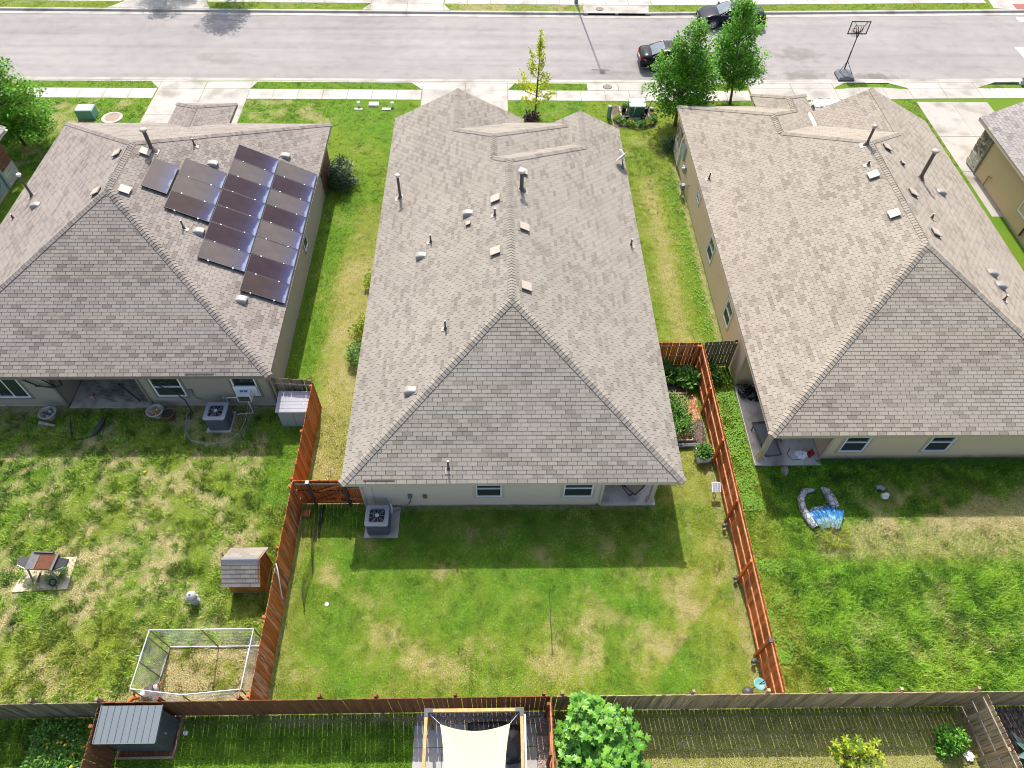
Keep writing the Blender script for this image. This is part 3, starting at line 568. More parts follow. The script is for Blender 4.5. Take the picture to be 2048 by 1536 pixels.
# ================================================================ HOUSES
COURSE, TAB = 0.1536, 0.355
def rebase(root, loc):
    loc = Vector(loc)
    for ch in root.children: ch.location = ch.location - loc
    root.location = loc
    return root
def clip_rect(poly, x0, x1, y0, y1):
    for ax, lim, sgn in ((0, x0, 1), (0, x1, -1), (1, y0, 1), (1, y1, -1)):
        out = []; n = len(poly)
        if n < 3: return []
        for i in range(n):
            a, b = poly[i], poly[(i+1) % n]; da, db = (a[ax]-lim)*sgn, (b[ax]-lim)*sgn
            if da >= 0: out.append(a)
            if (da > 0 and db < 0) or (da < 0 and db > 0):
                t = da/(da-db); out.append((a[0]+(b[0]-a[0])*t, a[1]+(b[1]-a[1])*t))
        poly = out
    return poly
def inside(poly, x, y):
    c = False; n = len(poly); j = n-1
    for i in range(n):
        xi, yi = poly[i]; xj, yj = poly[j]
        if (yi > y) != (yj > y) and x < (xj-xi)*(y-yi)/(yj-yi)+xi: c = not c
        j = i
    return c
def area2(p): return sum(p[i][0]*p[(i+1) % len(p)][1]-p[(i+1) % len(p)][0]*p[i][1] for i in range(len(p)))/2
class Plane:
    def __init__(s, z0, x0, y0, gx, gy):     # z = z0 + gx*(x-x0) + gy*(y-y0)
        s.z0, s.x0, s.y0, s.gx, s.gy = z0, x0, y0, gx, gy
        s.n = V(-gx, -gy, 1).normalized(); g = V(gx, gy, 0).normalized(); s.u = V(g.x, g.y, gx*g.x+gy*g.y).normalized(); s.h = s.u.cross(s.n)
        s.o = V(x0, y0, z0)
    def z(s, x, y): return s.z0+s.gx*(x-s.x0)+s.gy*(y-s.y0)
    def P(s, x, y): return V(x, y, s.z(x, y))
    def st(s, p): d = p-s.o; return (d.dot(s.h), d.dot(s.u))
    def w(s, a, t, k=0.0): return s.o+s.h*a+s.u*t+s.n*k
def tab_geo(mb, pl, poly, t0, t1, s0, s1, tone):
    lift = lambda t: 0.0115-(0.0095*(t-t0)/(t1-t0))
    top = [pl.w(a, t, lift(t)) for a, t in poly]; mb.poly(top, 0, tone)
    n = len(poly)
    for i in range(n):
        a, b = poly[i], poly[(i+1) % n]
        if (abs(a[1]-t0) < 1e-4 and abs(b[1]-t0) < 1e-4) or (abs(a[0]-s0) < 1e-4 and abs(b[0]-s0) < 1e-4) or (abs(a[0]-s1) < 1e-4 and abs(b[0]-s1) < 1e-4):
            mb.poly([pl.w(a[0], a[1], -0.006), pl.w(b[0], b[1], -0.006), top[(i+1) % n], top[i]], 0, tone)
def tone_at(p, seed):
    v = noise.noise(V(p.x*0.55+seed, p.y*0.55, p.z*0.9))*0.5+noise.noise(V(p.x*1.7+seed, p.y*1.7, p.z*2.1))*0.35
    r = random.random()
    t = 0.78+random.uniform(-.14, .14) if r < 0.72 else random.uniform(0.18, 0.6)
    return max(0.0, min(1.0, t+v*0.42))
def shingle_roof(house, planes, mat, seed, singles=None, n_single=300):
    """roof deck as a part, tabs cut to each slope; the nearest tabs are objects of their own"""
    deck = MB()
    for nm, pl, xy in planes:
        p3 = [pl.P(*q) for q in xy]
        if (p3[1]-p3[0]).cross(p3[2]-p3[0]).z < 0: p3 = p3[::-1]
        deck.poly([p-pl.n*0.006 for p in p3]); deck.poly([p-V(0,0,0.15) for p in p3][::-1], 1)
    roof = deck.build('roof', [M['under'], M['trim_c']], house)
    field = MB(); single = []
    for nm, pl, xy in planes:
        poly = [pl.st(pl.P(*q)) for q in xy]
        if area2(poly) < 0: poly = poly[::-1]
        s_min, s_max = min(p[0] for p in poly), max(p[0] for p in poly); t_min, t_max = min(p[1] for p in poly), max(p[1] for p in poly)
        r0 = int(math.floor(t_min/COURSE)); r1 = int(math.ceil(t_max/COURSE))
        for r in range(r0, r1):
            t0, t1 = r*COURSE, (r+1)*COURSE; off = (r % 2)*0.5*TAB + (0.03*math.sin(r*2.3))
            k = int(math.floor((s_min-off)/TAB))
            while off+k*TAB < s_max:
                s0, s1 = off+k*TAB+0.008, off+(k+1)*TAB-0.008; k += 1
                cs = [inside(poly, a, t) for a in (s0, s1) for t in (t0+1e-4, t1-1e-4)]
                full = all(cs)
                q = [(s0, t0), (s1, t0), (s1, t1), (s0, t1)] if full else clip_rect(poly, s0, s1, t0, t1)
                if len(q) < 3 or abs(area2(q)) < 2e-4: continue
                c = pl.w((s0+s1)/2, t0+COURSE/2); tone = tone_at(c, seed)
                if singles == nm and full: single.append((t0, abs(c.x), pl, s0, t0, tone))
                elif singles == nm: tab_geo(field, pl, q, t0, t1, s0, s1, tone)
                else: tab_geo(field, pl, q, t0, t1, s0, s1, tone)
    single = [x for x in single if -22 < pl_x(x) < 22]
    single.sort(key=lambda x: (x[0], x[1]))
    w = TAB-0.016; protos = []
    for i in range(8):
        mb = MB(); flat = Plane(0, 0, 0, 0, 0); flat.n = V(0,0,1); flat.u = V(0,1,0); flat.h = V(1,0,0); flat.o = V(0,0,0)
        tab_geo(mb, flat, [(0, 0), (w, 0), (w, COURSE), (0, COURSE)], 0, COURSE, 0, w, i/7); protos.append(mb.mesh('shingle', mat))
    for j, (t, cx, pl, s0, t0, tone) in enumerate(single):
        if j < n_single:
            o = link('shingle', protos[int(round(tone*7))], roof)
            o.matrix_basis = Matrix.Translation(pl.w(s0, t0)) @ Matrix((pl.h, pl.u, pl.n)).transposed().to_4x4()
        else: tab_geo(field, pl, [(s0, t0), (s0+w, t0), (s0+w, t0+COURSE), (s0, t0+COURSE)], t0, t0+COURSE, s0, s0+w, tone)
    field.build('shingle_field', mat, roof, kind='stuff')
    return roof
def pl_x(x): return x[2].w(x[3], x[4]).x
def ridge_caps(roof, mat, p, q, pa, pb, individual, field, seed, wd=0.175):
    """p low end, q high end; pa, pb the two slopes"""
    p, q = Vector(p), Vector(q); d = (q-p).normalized(); L = (q-p).length
    sides = []
    for pl in (pa, pb):
        s = pl.n.cross(d).normalized(); s = s if s.z < 0 or abs(s.z) < 1e-6 else -s
        sides.append(s)
    if sides[0].dot(d.cross(V(0,0,1))) > 0: sides = sides[::-1]
    def cap(mb, o, ln, tone):
        n_ = V(0,0,1)
        rows = []
        for t, k in ((0, 0.052), (ln+0.02, 0.026)):
            c = o+d*t
            rows.append([c+sides[0]*wd+n_*k*0.8, c+sides[0]*wd*0.35+n_*k, c+n_*(k+0.006), c+sides[1]*wd*0.35+n_*k, c+sides[1]*wd+n_*k*0.8])
        rows = [r[::-1] for r in rows]
        mb.grid(rows, 0, tone, smooth=False)
        base = [x-n_*0.03 for x in rows[0]]; mb.grid([base, rows[0]], 0, tone, smooth=False)
        for j, sgn in ((0, 1), (4, -1)):
            e = [rows[0][j], rows[1][j], rows[1][j]-n_*0.022, rows[0][j]-n_*0.026]; mb.poly(e if sgn > 0 else e[::-1], 0, tone)
    protos = None
    if individual:
        protos = []
        for i in range(5):
            mb = MB(); cap(mb, V(0,0,0), COURSE, 0.3+i*0.15); protos.append(mb.mesh('ridge_cap', mat))
    n = int(L/COURSE)
    for i in range(n+1):
        t = i*COURSE; ln = min(COURSE, L-t)
        if ln < 0.03: continue
        tone = tone_at(p+d*t, seed)
        if individual and ln > COURSE*0.9: o = link('ridge_cap', protos[max(0, min(4, int((tone-0.3)/0.15+0.5)))], roof, None, p+d*t)
        else: cap(field, p+d*t, ln, tone)
def fascia(house, loop, mat, z_top=2.585, h=0.17, name='fascia'):
    """boards under the eaves: loop of (x, y, z) pairs"""
    for a, b in loop:
        mb = MB(); a, b = Vector(a), Vector(b); d = (b-a).normalized(); nrm = d.cross(V(0,0,1)); 
        mb.bar(a+V(0,0,-h/2-0.012), b+V(0,0,-h/2-0.012), 0.025, h); mb.build(name, mat, house)
def lap_wall(mb, p0, p1, z0, z1, holes=(), board=0.18, m=0):
    """lapped boards along p0-p1; outside is on the right hand of p0->p1; holes: (s0, s1, zz0, zz1)"""
    p0, p1 = V(*p0, 0), V(*p1, 0); d = (p1-p0).normalized(); L = (p1-p0).length; nrm = V(d.y, -d.x, 0)
    z = z0
    while z < z1-1e-3:
        zt = min(z+board, z1); segs = [(0, L)]
        cuts = sorted({z, zt, *[h for hh in holes for h in hh[2:4] if z < h < zt]})
        for za, zb in zip(cuts[:-1], cuts[1:]):
            segs = [(0.0, L)]
            for s0, s1, h0, h1 in holes:
                if h0 < zb-1e-4 and h1 > za+1e-4:
                    ns = []
                    for a, b in segs:
                        if s1 <= a or s0 >= b: ns.append((a, b)); continue
                        if s0 > a: ns.append((a, s0))
                        if s1 < b: ns.append((s1, b))
                    segs = ns
            ka, kb = 0.016*(1-(za-z)/board), 0.016*(1-(zb-z)/board)
            for a, b in segs:
                A, B = p0+d*a, p0+d*b; t = random.random()
                mb.poly([A+nrm*ka+V(0,0,za), B+nrm*ka+V(0,0,za), B+nrm*kb+V(0,0,zb), A+nrm*kb+V(0,0,zb)], m, t)
                if za == z: mb.poly([A+V(0,0,za), B+V(0,0,za), B+nrm*ka+V(0,0,za), A+nrm*ka+V(0,0,za)], m, t)
        z = zt
def window(house, c, w, h, nrm, trim, split=0.5, slider=False):
    """single-hung window with frame, sash, pane, insect screen; nrm = outward unit vector"""
    c = Vector(c); nrm = Vector(nrm); d = V(-nrm.y, nrm.x, 0); u = V(0,0,1); f = 0.055
    def B(mb, a0, a1, z0, z1, k0, k1, m=0):
        P = c+d*((a0+a1)/2)+u*((z0+z1)/2)+nrm*((k0+k1)/2); mb.box(P, (a1-a0, k1-k0, z1-z0), m, 0.5, Matrix((d, nrm if d.cross(nrm).z > 0 else nrm, u)).transposed())
    mb = MB()
    B(mb, -w/2, -w/2+f, -h/2, h/2, -0.03, 0.035); B(mb, w/2-f, w/2, -h/2, h/2, -0.03, 0.035); B(mb, -w/2+f, w/2-f, h/2-f, h/2, -0.03, 0.035); B(mb, -w/2+f, w/2-f, -h/2, -h/2+f, -0.03, 0.04)
    fr = mb.build('window', M['white'], house)
    mb = MB()
    if slider: B(mb, -0.022, 0.022, -h/2+f, h/2-f, -0.025, 0.02)
    else: B(mb, -w/2+f, w/2-f, -0.022, 0.022, -0.025, 0.02)
    mb.build('sash', M['white'], fr)
    mb = MB(); B(mb, -w/2+f, w/2-f, -h/2+f, h/2-f, -0.035, -0.028); mb.build('pane', M['glass'], fr)
    mb = MB()
    if slider: B(mb, 0.022, w/2-f, -h/2+f, h/2-f, -0.008, -0.004)
    else: B(mb, -w/2+f, w/2-f, -h/2+f, -0.022, -0.008, -0.004)
    mb.build('screen', M['screen'], fr)
    mb = MB(); t = 0.1
    B(mb, -w/2-t, -w/2-0.003, -h/2-t, h/2+t, -0.02, 0.026); B(mb, w/2+0.003, w/2+t, -h/2-t, h/2+t, -0.02, 0.026); B(mb, -w/2-0.003, w/2+0.003, h/2+0.003, h/2+t, -0.02, 0.026); B(mb, -w/2-0.003, w/2+0.003, -h/2-t, -h/2-0.003, -0.02, 0.03)
    mb.build('casing', trim, fr)
def frame_on(pl, p):
    return Matrix.Translation(Vector(p)) @ Matrix((pl.h, pl.u, pl.n)).transposed().to_4x4()
def tf(mb, mat):
    mb.v = [tuple(mat @ Vector(v)) for v in mb.v]; return mb
def box_vent(house, pl, x, y, w=0.42, col='vent'):
    p = pl.P(x, y); mx = frame_on(pl, p)
    mb = MB(); mb.box((0, 0, 0.05), (w*0.82, w*0.8, 0.09), 0); o = tf(mb, mx).build('roof_vent', [M['dark']], house)
    mb = MB(); k = w/2
    mb.grid([[V(-k, -k, .10), V(k, -k, .10)], [V(-k, k*.9, .125), V(k, k*.9, .125)]], 0, smooth=False); mb.box((0, -0.005, 0.105), (w, w, 0.035)); tf(mb, mx).build('vent_cap', M[col], o)
    mb = MB(); mb.box((0, 0.02, 0.018), (w*1.3, w*1.25, 0.006)); tf(mb, mx).build('flashing', M['shC'] if col == 'vent' else M['hood'], o)
def fl_m(pl): return M['shC']
def hood_vent(house, pl, x, y, w=0.36):
    """rounded exhaust hood, open towards the eave"""
    p = pl.P(x, y); mx = frame_on(pl, p); mb = MB(); n = 8; rows = []
    for t, hgt, ww in ((-.20, .17, 1.0), (-.06, .175, 1.0), (.10, .12, .95), (.22, .02, .8)):
        rows.append([V(math.cos(PI*i/n)*w/2*ww, t, 0.012+min(hgt, hgt*1.5*math.sin(PI*i/n))) for i in range(n+1)])
    mb.grid(rows, 0); o = tf(mb, mx).build('exhaust_hood', M['hood'], house)
    mb = MB(); mb.poly([V(v.x*0.97, -0.185, v.z*.97) for v in rows[0]]); tf(mb, mx).build('hood_opening', M['black'], o)
    mb = MB(); mb.box((0, 0.02, 0.02), (w*1.2, 0.5, 0.005)); tf(mb, mx).build('flashing', fl_m(pl), o)
def small_vent(house, pl, x, y, w=0.2):
    p = pl.P(x, y); mx = frame_on(pl, p); mb = MB(); mb.box((0, 0, 0.06), (w, w*.9, 0.1)); mb.box((0, .01, 0.115), (w*1.1, w*1.05, .016), 1)
    o = tf(mb, mx).build('roof_vent', [M['dark'], M['vent']], house)
def pipe_vent(house, pl, x, y, h, r=0.035, cap=None, plate=True):
    p = pl.P(x, y); mb = MB(); mb.tube([p-V(0,0,.02), p+V(0,0,h)], r, 10, 0); 
    if cap is None: mb.cyl(p+V(0,0,h+0.001), r*0.98, 0.012, 10, 1)
    o = mb.build('vent_pipe', [M['pipe'], M['off']], house)
    mb = MB(); mb.lathe(p+V(0,0,-0.03), [(r*2.6, 0), (r*1.9, 0.06), (r*1.15, 0.17), (r*1.08, 0.175)], 12); mb.build('collar', M['pipe'], o)
    if plate: mb = MB(); s_ = 0.10 if r < .05 else .17; mb.box((-.02, -.06, 0.024), (s_*2, s_*2.6, 0.006)); tf(mb, frame_on(pl, p)).build('flashing', M['vent'], o)
    if cap: mb = MB(); mb.lathe(p+V(0,0,h-0.02), [(r*1.3, 0), (r*1.3, .05), (r*1.9, .055), (r*1.9, .10), (r*1.2, .14), (0.01, .15)], 14); mb.build('flue_cap', M['off'] if cap == 'w' else M['vent'], o)
def strip(house, pl, x0, x1, y):
    mb = MB(); a, b = pl.P(x0, y)+pl.n*0.02, pl.P(x1, y)+pl.n*0.02; mb.bar(a, b, 0.05, 0.02, up=pl.n); mb.build('rain_diverter', M['pipe'], house)
def box_walls(house, segs, mat, z0, z1, name='wall', holes={}):
    for i, (a, b) in enumerate(segs):
        mb = MB(); lap_wall(mb, a, b, z0, z1, holes.get(i, ())); mb.build(name, mat, house)
def trim_bar(house, a, b, w, mat, name='corner_trim'):
    mb = MB(); mb.bar(a, b, w, w); mb.build(name, mat, house)
def foundation(house, segs):
    mb = MB()
    for a, b in segs:
        a, b = V(*a, 0), V(*b, 0); d = (b-a).normalized(); n = V(d.y, -d.x, 0)
        mb.bar(a+n*-0.06+V(0,0,0.03), b+n*-0.06+V(0,0,0.03), 0.12, 0.26)
    mb.build('foundation', M['conc_o'], house)

# ---------------------------------------------------------------- middle house
hC = empty('house', 'beige single-storey house with grey-brown shingle hip roof in the middle, no solar panels', 'house')
XL, XR, Y0, E = -5.5, 6.65, 12.33, 2.6
pB = Plane(E, 0, Y0, 0, .5); pL = Plane(E, XL, 0, .5, 0); pR = Plane(E, XR, 0, -.5, 0)
xr = (XL+XR)/2; zr = E+.5*(xr-XL); yr = Y0+(xr-XL); yf = 26.95
F1 = Plane(zr, 0, yf, 0, -.5); x2 = -.1; z2 = E+.5*(x2-XL); Sx = Plane(z2, x2, 0, -.5, 0); F2 = Plane(z2, 0, 29.4, 0, -.5)
xw = 4.45; zw = E+.5*(XR-xw); Wl = Plane(zw, xw, 0, .5, 0); xg = -2.0; zg = E+.5*(xg-XL); Gr = Plane(zg, xg, 0, -.5, 0)
yj = yf+(zr-z2)*2; yw = yf+(zr-zw)*2; GY = 34.05; GY1 = 35.0
# meeting of F1, Sx and Wl
xs = (z2+.5*x2-zw+.5*xw); zs_ = Wl.z(xs, 0); ya = yf+(zr-zs_)*2; yb = 29.4+(z2-zs_)*2; yc = 29.4+(z2-zg)*2
xe = (zw-F2.z(0, GY)); xe = xw-xe*2; xk = xg+(zg-F2.z(0, GY))*2
planesC = [('rear', pB, [(XL, Y0), (XR, Y0), (xr, yr)]),
    ('left', pL, [(XL, Y0), (xr, yr), (xr, yf), (x2, yj), (x2, 29.4), (xg, yc), (xg, GY1), (XL, GY1)]),
    ('right', pR, [(XR, Y0), (XR, GY), (xw, GY), (xw, yw), (xr, yf), (xr, yr)]),
    ('f1', F1, [(xr, yf), (xw, yw), (xs, ya), (x2, yj)]), ('s', Sx, [(x2, yj), (xs, ya), (xs, yb), (x2, 29.4)]),
    ('f2', F2, [(x2, 29.4), (xs, yb), (xe, GY), (xk, GY), (xg, yc)]), ('w', Wl, [(xw, yw), (xw, GY), (xe, GY), (xs, yb), (xs, ya)]),
    ('g', Gr, [(xg, yc), (xk, GY), (1.5, GY), (1.5, GY1), (xg, GY1)])]
rC = shingle_roof(hC, planesC, M['shC'], 3.1, 'rear')
cf = MB()
P3 = lambda pl, x, y: pl.P(x, y)
ridge_caps(rC, M['shC'], P3(pB, XL, Y0), P3(pB, xr, yr), pB, pL, True, cf, 1); ridge_caps(rC, M['shC'], P3(pB, XR, Y0), P3(pB, xr, yr), pB, pR, True, cf, 2)
ridge_caps(rC, M['shC'], V(xr, yr, zr), V(xr, yf, zr), pL, pR, True, cf, 3)
for a, b, m1, m2 in ((V(xw, yw, zw), V(xr, yf, zr), pR, F1), (V(x2, yj, z2), V(xr, yf, zr), pL, F1), (V(x2, yj, z2), V(x2, 29.4, z2), pL, Sx), (V(xg, yc, zg), V(x2, 29.4, z2), pL, F2), (V(xs, yb, zs_), V(x2, 29.4, z2), Sx, F2),
        (V(xw, GY, zw), V(xw, yw, zw), pR, Wl), (V(xg, GY1, zg), V(xg, yc, zg), pL, Gr)): ridge_caps(rC, M['shC'], a, b, m1, m2, False, cf, 5)
cf.build('ridge_cap_row', M['shC'], rC, kind='stuff')
fascia(hC, [((XL, Y0+.015, E), (XR, Y0+.015, E)), ((XL+.015, Y0+.03, E), (XL+.015, GY1, E)), ((XR-.015, Y0+.03, E), (XR-.015, GY, E)), ((XR, GY-.015, E), (xw, GY-.015, zw)), ((xw, GY-.015, zw), (xe, GY-.015, Wl.z(xe, 0))),
    ((XL, GY1-.015, E), (xg, GY1-.015, zg)), ((xg, GY1-.015, zg), (1.5, GY1-.015, E)), ((xk, GY-.02, F2.z(0, GY)), (xe, GY-.02, F2.z(0, GY)))], M['trim_c'])
wy, wx0, wx1 = 12.83, -5.0, 6.1
segs = [((wx0, wy), (3.92, wy)), ((3.92, wy), (3.92, 15.4)), ((3.92, 15.4), (wx1, 15.4)), ((wx1, 15.4), (wx1, 33.6)), ((wx1, 33.6), (wx0, 33.6)), ((wx0, 33.6), (wx0, wy))]
W1 = (-0.315, 1.32, 0.97, 1.17); W2 = (3.03, 1.30, 1.11, 1.21)
box_walls(hC, segs, M['siding_c'], 0.12, 2.44, holes={0: [(W1[0]-W1[2]/2-wx0, W1[0]+W1[2]/2-wx0, W1[1]-W1[3]/2, W1[1]+W1[3]/2), (W2[0]-W2[2]/2-wx0, W2[0]+W2[2]/2-wx0, W2[1]-W2[3]/2, W2[1]+W2[3]/2)]})
foundation(hC, segs)
for x, y in ((wx0-.012, wy-.012), (3.93, wy-.012)): trim_bar(hC, (x, y, 0.1), (x, y, 2.43), 0.1, M['trim_c'])
trim_bar(hC, (wx0+.36, wy-.014, 0.14), (wx0+.36, wy-.014, 2.43), 0.025, M['trim_c'], 'conduit')
window(hC, (W1[0], wy, W1[1]), W1[2], W1[3], (0, -1, 0), M['trim_c']); window(hC, (W2[0], wy, W2[1]), W2[2], W2[3], (0, -1, 0), M['trim_c'])
mb = MB(); mb.bx(3.98, 6.1, 12.78, 15.38, -0.02, 0.06); mb.build('patio_slab', concrete_mat('patio_concrete_worn', (.54, .49, .43), .35, 1.6), hC)
mb = MB(); mb.box((5.92, 12.98, 1.25), (0.16, 0.16, 2.36)); mb.box((5.92, 12.98, 0.17), (0.24, 0.24, 0.2)); mb.box((5.92, 12.98, 2.38), (0.24, 0.24, 0.12)); mb.build('porch_post', M['trim_c'], hC)
mb = MB(); mb.bx(3.95, 6.18, 12.86, 13.1, 2.43, 2.5); mb.build('porch_beam', M['trim_c'], hC)
mb = MB(); mb.bx(-3.35, -3.2, wy-.09, wy-.016, 0.75, 0.98); mb.tube([(-3.27, wy-.06, .76), (-3.27, wy-.08, .5), (-3.45, wy-.12, .25), (-3.8, wy-.25, .12), (-4.0, wy-.4, .2)], 0.02, 6); mb.build('disconnect_box', M['grey'], hC)
mb = MB(); mb.box((-2.72, wy-.04, 0.82), (0.16, 0.06, 0.22), 0, .5, None, 0.8); mb.build('hose_bib_cover', plain('brass', (0.22, 0.16, 0.06), 0.5, 0.2, .2), hC)
mb = MB(); mb.tube([(-4.08, wy-.06, .62), (-4.08, wy-.09, .5), (-4.02, wy-.2, .25), (-4.0, wy-.42, .22)], 0.05, 8); mb.cyl((-4.08, wy-.06, .6), .065, .06, 10); mb.build('line_set', M['galv'], hC)
for x, y, pl in ((0.0, 24.53, pL), (0.0, 21.25, pL), (1.11, 22.68, pR), (1.09, 19.24, pR)): box_vent(hC, pl, x, y)
box_vent(hC, pR, 1.16, 26.45, 0.38)
for x, y in ((-1.2, 24.32), (-3.2, 22.74), (-3.14, 15.52)): hood_vent(hC, pL, x, y)
small_vent(hC, pL, -1.16, 23.6)
pipe_vent(hC, pL, -4.57, 27.56, 1.22, 0.06, 'w'); pipe_vent(hC, pR, 1.09, 25.15, .92, 0.085, 'w')
for x, y, h, pl in ((-.06, 23.52, .37, pL), (-2.83, 23.42, .42, pL), (-1.95, 18.02, .46, pL), (6.13, 24.45, .38, pR), (-1.72, 12.79, .52, pB)): pipe_vent(hC, pl, x, y, h)
strip(hC, pB, -4.7, -3.61, 12.45)
# satellite dish on the right eave
p = pR.P(6.4, 30.5); mb = MB(); mb.tube([p, p+V(0,0,.28), p+V(.02, .16, .42)], 0.025, 8); mb.box(p+V(0,0,.02), (.2, .25, .03)); mb.tube([p+V(.1, -.1, .03), p+V(0, 0, .3)], .012, 6)
d0 = mb.build('satellite_dish', M['dark'], hC)
mb = MB(); ax = V(-.62, .45, .62).normalized(); a = ax.orthogonal().normalized(); b = ax.cross(a); c = p+V(.0, .16, .46)
mb.grid([[c+ax*(0.10*r*r)+a*(.36*r*math.cos(2*PI*k/20))+b*(.29*r*math.sin(2*PI*k/20)) for k in range(20)] for r in (0.02, .35, .7, 1)], 0, .5, True, True); mb.build('reflector', M['ltgrey'], d0)
mb = MB(); mb.tube([c-b*.28, c+ax*.48-b*.05+V(.2, .1, -.1)], .016, 6); mb.box(c+ax*.5+V(.2, .1, -.1), (.1, .08, .08)); mb.build('feed_arm', M['white'], d0)
rebase(hC, (0.5, 23, 0))

# ---------------------------------------------------------------- left house (solar panels)
hL = empty('house', 'taupe single-storey house with brown shingle hip roof carrying black solar panels', 'house')
XL, XR, Y0 = -23.0, -8.9, 17.16
qB = Plane(E, 0, Y0, 0, .5); qL = Plane(E, XL, 0, .5, 0); qR = Plane(E, XR, 0, -.5, 0)
xr = (XL+XR)/2; zr = E+.5*(xr-XL); yr = Y0+(xr-XL); Yf = 34.44; yf = Yf-(xr-XL); qF = Plane(E, 0, Yf, 0, -.5)
wl, wr, wyf = -17.63, -14.37, 36.38; xm = (wl+wr)/2; zm = E+.5*(xm-wl); yh = wyf-(xm-wl); yv = Yf-(zm-E)*2
eL = Plane(E, wl, 0, .5, 0); eR = Plane(E, wr, 0, -.5, 0); eF = Plane(E, 0, wyf, 0, -.5)
planesL = [('rear', qB, [(XL, Y0), (XR, Y0), (xr, yr)]), ('left', qL, [(XL, Y0), (xr, yr), (xr, yf), (XL, Yf)]), ('right', qR, [(XR, Y0), (XR, Yf), (xr, yf), (xr, yr)]),
    ('f', qF, [(xr, yf), (XR, Yf), (wr, Yf), (xm, yv), (wl, Yf), (XL, Yf)]), ('el', eL, [(wl, Yf), (xm, yv), (xm, yh), (wl, wyf)]), ('er', eR, [(wr, Yf), (wr, wyf), (xm, yh), (xm, yv)]), ('ef', eF, [(wl, wyf), (xm, yh), (wr, wyf)])]
rL = shingle_roof(hL, planesL, M['shL'], 8.7, 'rear')
cf = MB()
ridge_caps(rL, M['shL'], V(XL, Y0, E), V(xr, yr, zr), qB, qL, True, cf, 11); ridge_caps(rL, M['shL'], V(XR, Y0, E), V(xr, yr, zr), qB, qR, True, cf, 12); ridge_caps(rL, M['shL'], V(xr, yr, zr), V(xr, yf, zr), qL, qR, True, cf, 13)
for a, b, m1, m2 in ((V(XR, Yf, E), V(xr, yf, zr), qR, qF), (V(XL, Yf, E), V(xr, yf, zr), qL, qF), (V(xm, yh, zm), V(xm, yv, zm), eL, eR), (V(wl, wyf, E), V(xm, yh, zm), eL, eF), (V(wr, wyf, E), V(xm, yh, zm), eR, eF)): ridge_caps(rL, M['shL'], a, b, m1, m2, False, cf, 15)
cf.build('ridge_cap_row', M['shL'], rL, kind='stuff')
fascia(hL, [((XL, Y0+.015, E), (XR, Y0+.015, E)), ((XR-.015, Y0+.03, E), (XR-.015, Yf, E)), ((XL+.015, Y0+.03, E), (XL+.015, Yf, E)), ((wr, Yf-.015, E), (XR, Yf-.015, E)), ((XL, Yf-.015, E), (wl, Yf-.015, E)), ((wr-.015, Yf, E), (wr-.015, wyf, E)), ((wl+.015, Yf, E), (wl+.015, wyf, E)), ((wl, wyf-.015, E), (wr, wyf-.015, E))], M['trim_l'])
wy, wx0, wx1 = 17.62, -22.5, -9.3
segs = [((wx0, wy), (-18.0, wy)), ((-18.0, wy), (-18.0, 20.6)), ((-18.0, 20.6), (-14.5, 20.6)), ((-14.5, 20.6), (-14.5, wy)), ((-14.5, wy), (wx1, wy)), ((wx1, wy), (wx1, 33.9)), ((wx1, 33.9), (wx0, 33.9)), ((wx0, 33.9), (wx0, wy))]
a1, a2, a3 = (-13.43, 1.33, 1.2, 1.24), (-10.28, 1.35, 0.98, 1.22), (-19.9, 1.33, 1.3, 1.34)
box_walls(hL, segs, M['siding_l'], 0.14, 2.44, holes={4: [(a[0]-a[2]/2+14.5, a[0]+a[2]/2+14.5, a[1]-a[3]/2, a[1]+a[3]/2) for a in (a1, a2)], 0: [(a3[0]-a3[2]/2-wx0, a3[0]+a3[2]/2-wx0, a3[1]-a3[3]/2, a3[1]+a3[3]/2)],
    5: [(26.45-wy-.36, 26.45-wy+.36, 0.95, 2.05)]})
foundation(hL, segs)
mb = MB()
for i, y in enumerate(np.arange(31.6, 33.9, 0.21)):            # brick corner at the front end of the right wall
    for k in range(31):
        z = 0.12+k*0.075; o = 0.105*(k % 2); mb.bx(wx1+.014, wx1+.045, y+o+.006-0.105, min(y+o+.2-0.105, 33.95), z, z+.064, 0, random.random())
mb.build('brick_corner', wood_mat('red_brick', (0.20, 0.085, 0.058), (0.27, 0.13, 0.09), (0.13, 0.05, 0.035), grain=(9, 9, 9), rnd=.6), hL)
for x, y in ((wx1+.012, wy-.012), (-14.49, wy-.012), (-18.01, wy-.012)): trim_bar(hL, (x, y, 0.12), (x, y, 2.43), 0.1, M['trim_l'])
for a in (a1, a2): window(hL, (a[0], wy, a[1]), a[2], a[3], (0, -1, 0), M['trim_l'])
window(hL, (a3[0], wy, a3[1]), a3[2], a3[3], (0, -1, 0), M['trim_l'], slider=True)
window(hL, (wx1, 26.45, 1.5), 0.72, 1.1, (1, 0, 0), M['trim_l'])
mb = MB(); mb.bx(-17.95, -14.55, 17.5, 20.55, -0.02, 0.07); mb.build('patio_slab', M['conc_d'], hL)
mb = MB(); mb.bx(-13.02+.35, -12.87+.35, wy-.09, wy-.016, .95, 1.2); mb.tube([(-12.6, wy-.06, .96), (-12.5, wy-.06, .6), (-12.1, wy-.1, .45), (-11.6, wy-.3, .4)], .02, 6); mb.build('disconnect_box', M['grey'], hL)
mb = MB(); mb.cyl((-11.35, wy-.08, .62), .075, .07, 10); mb.tube([(-11.35, wy-.08, .62), (-11.37, wy-.1, .4), (-11.4, wy-.3, .15)], .06, 8); mb.build('line_set', M['galv'], hL)
for x, y, pl in ((-15.38, 27.06, qR), (-15.42, 24.39, qR), (-16.5, 26.95, qL), (-16.5, 24.29, qL)): box_vent(hL, pl, x, y)
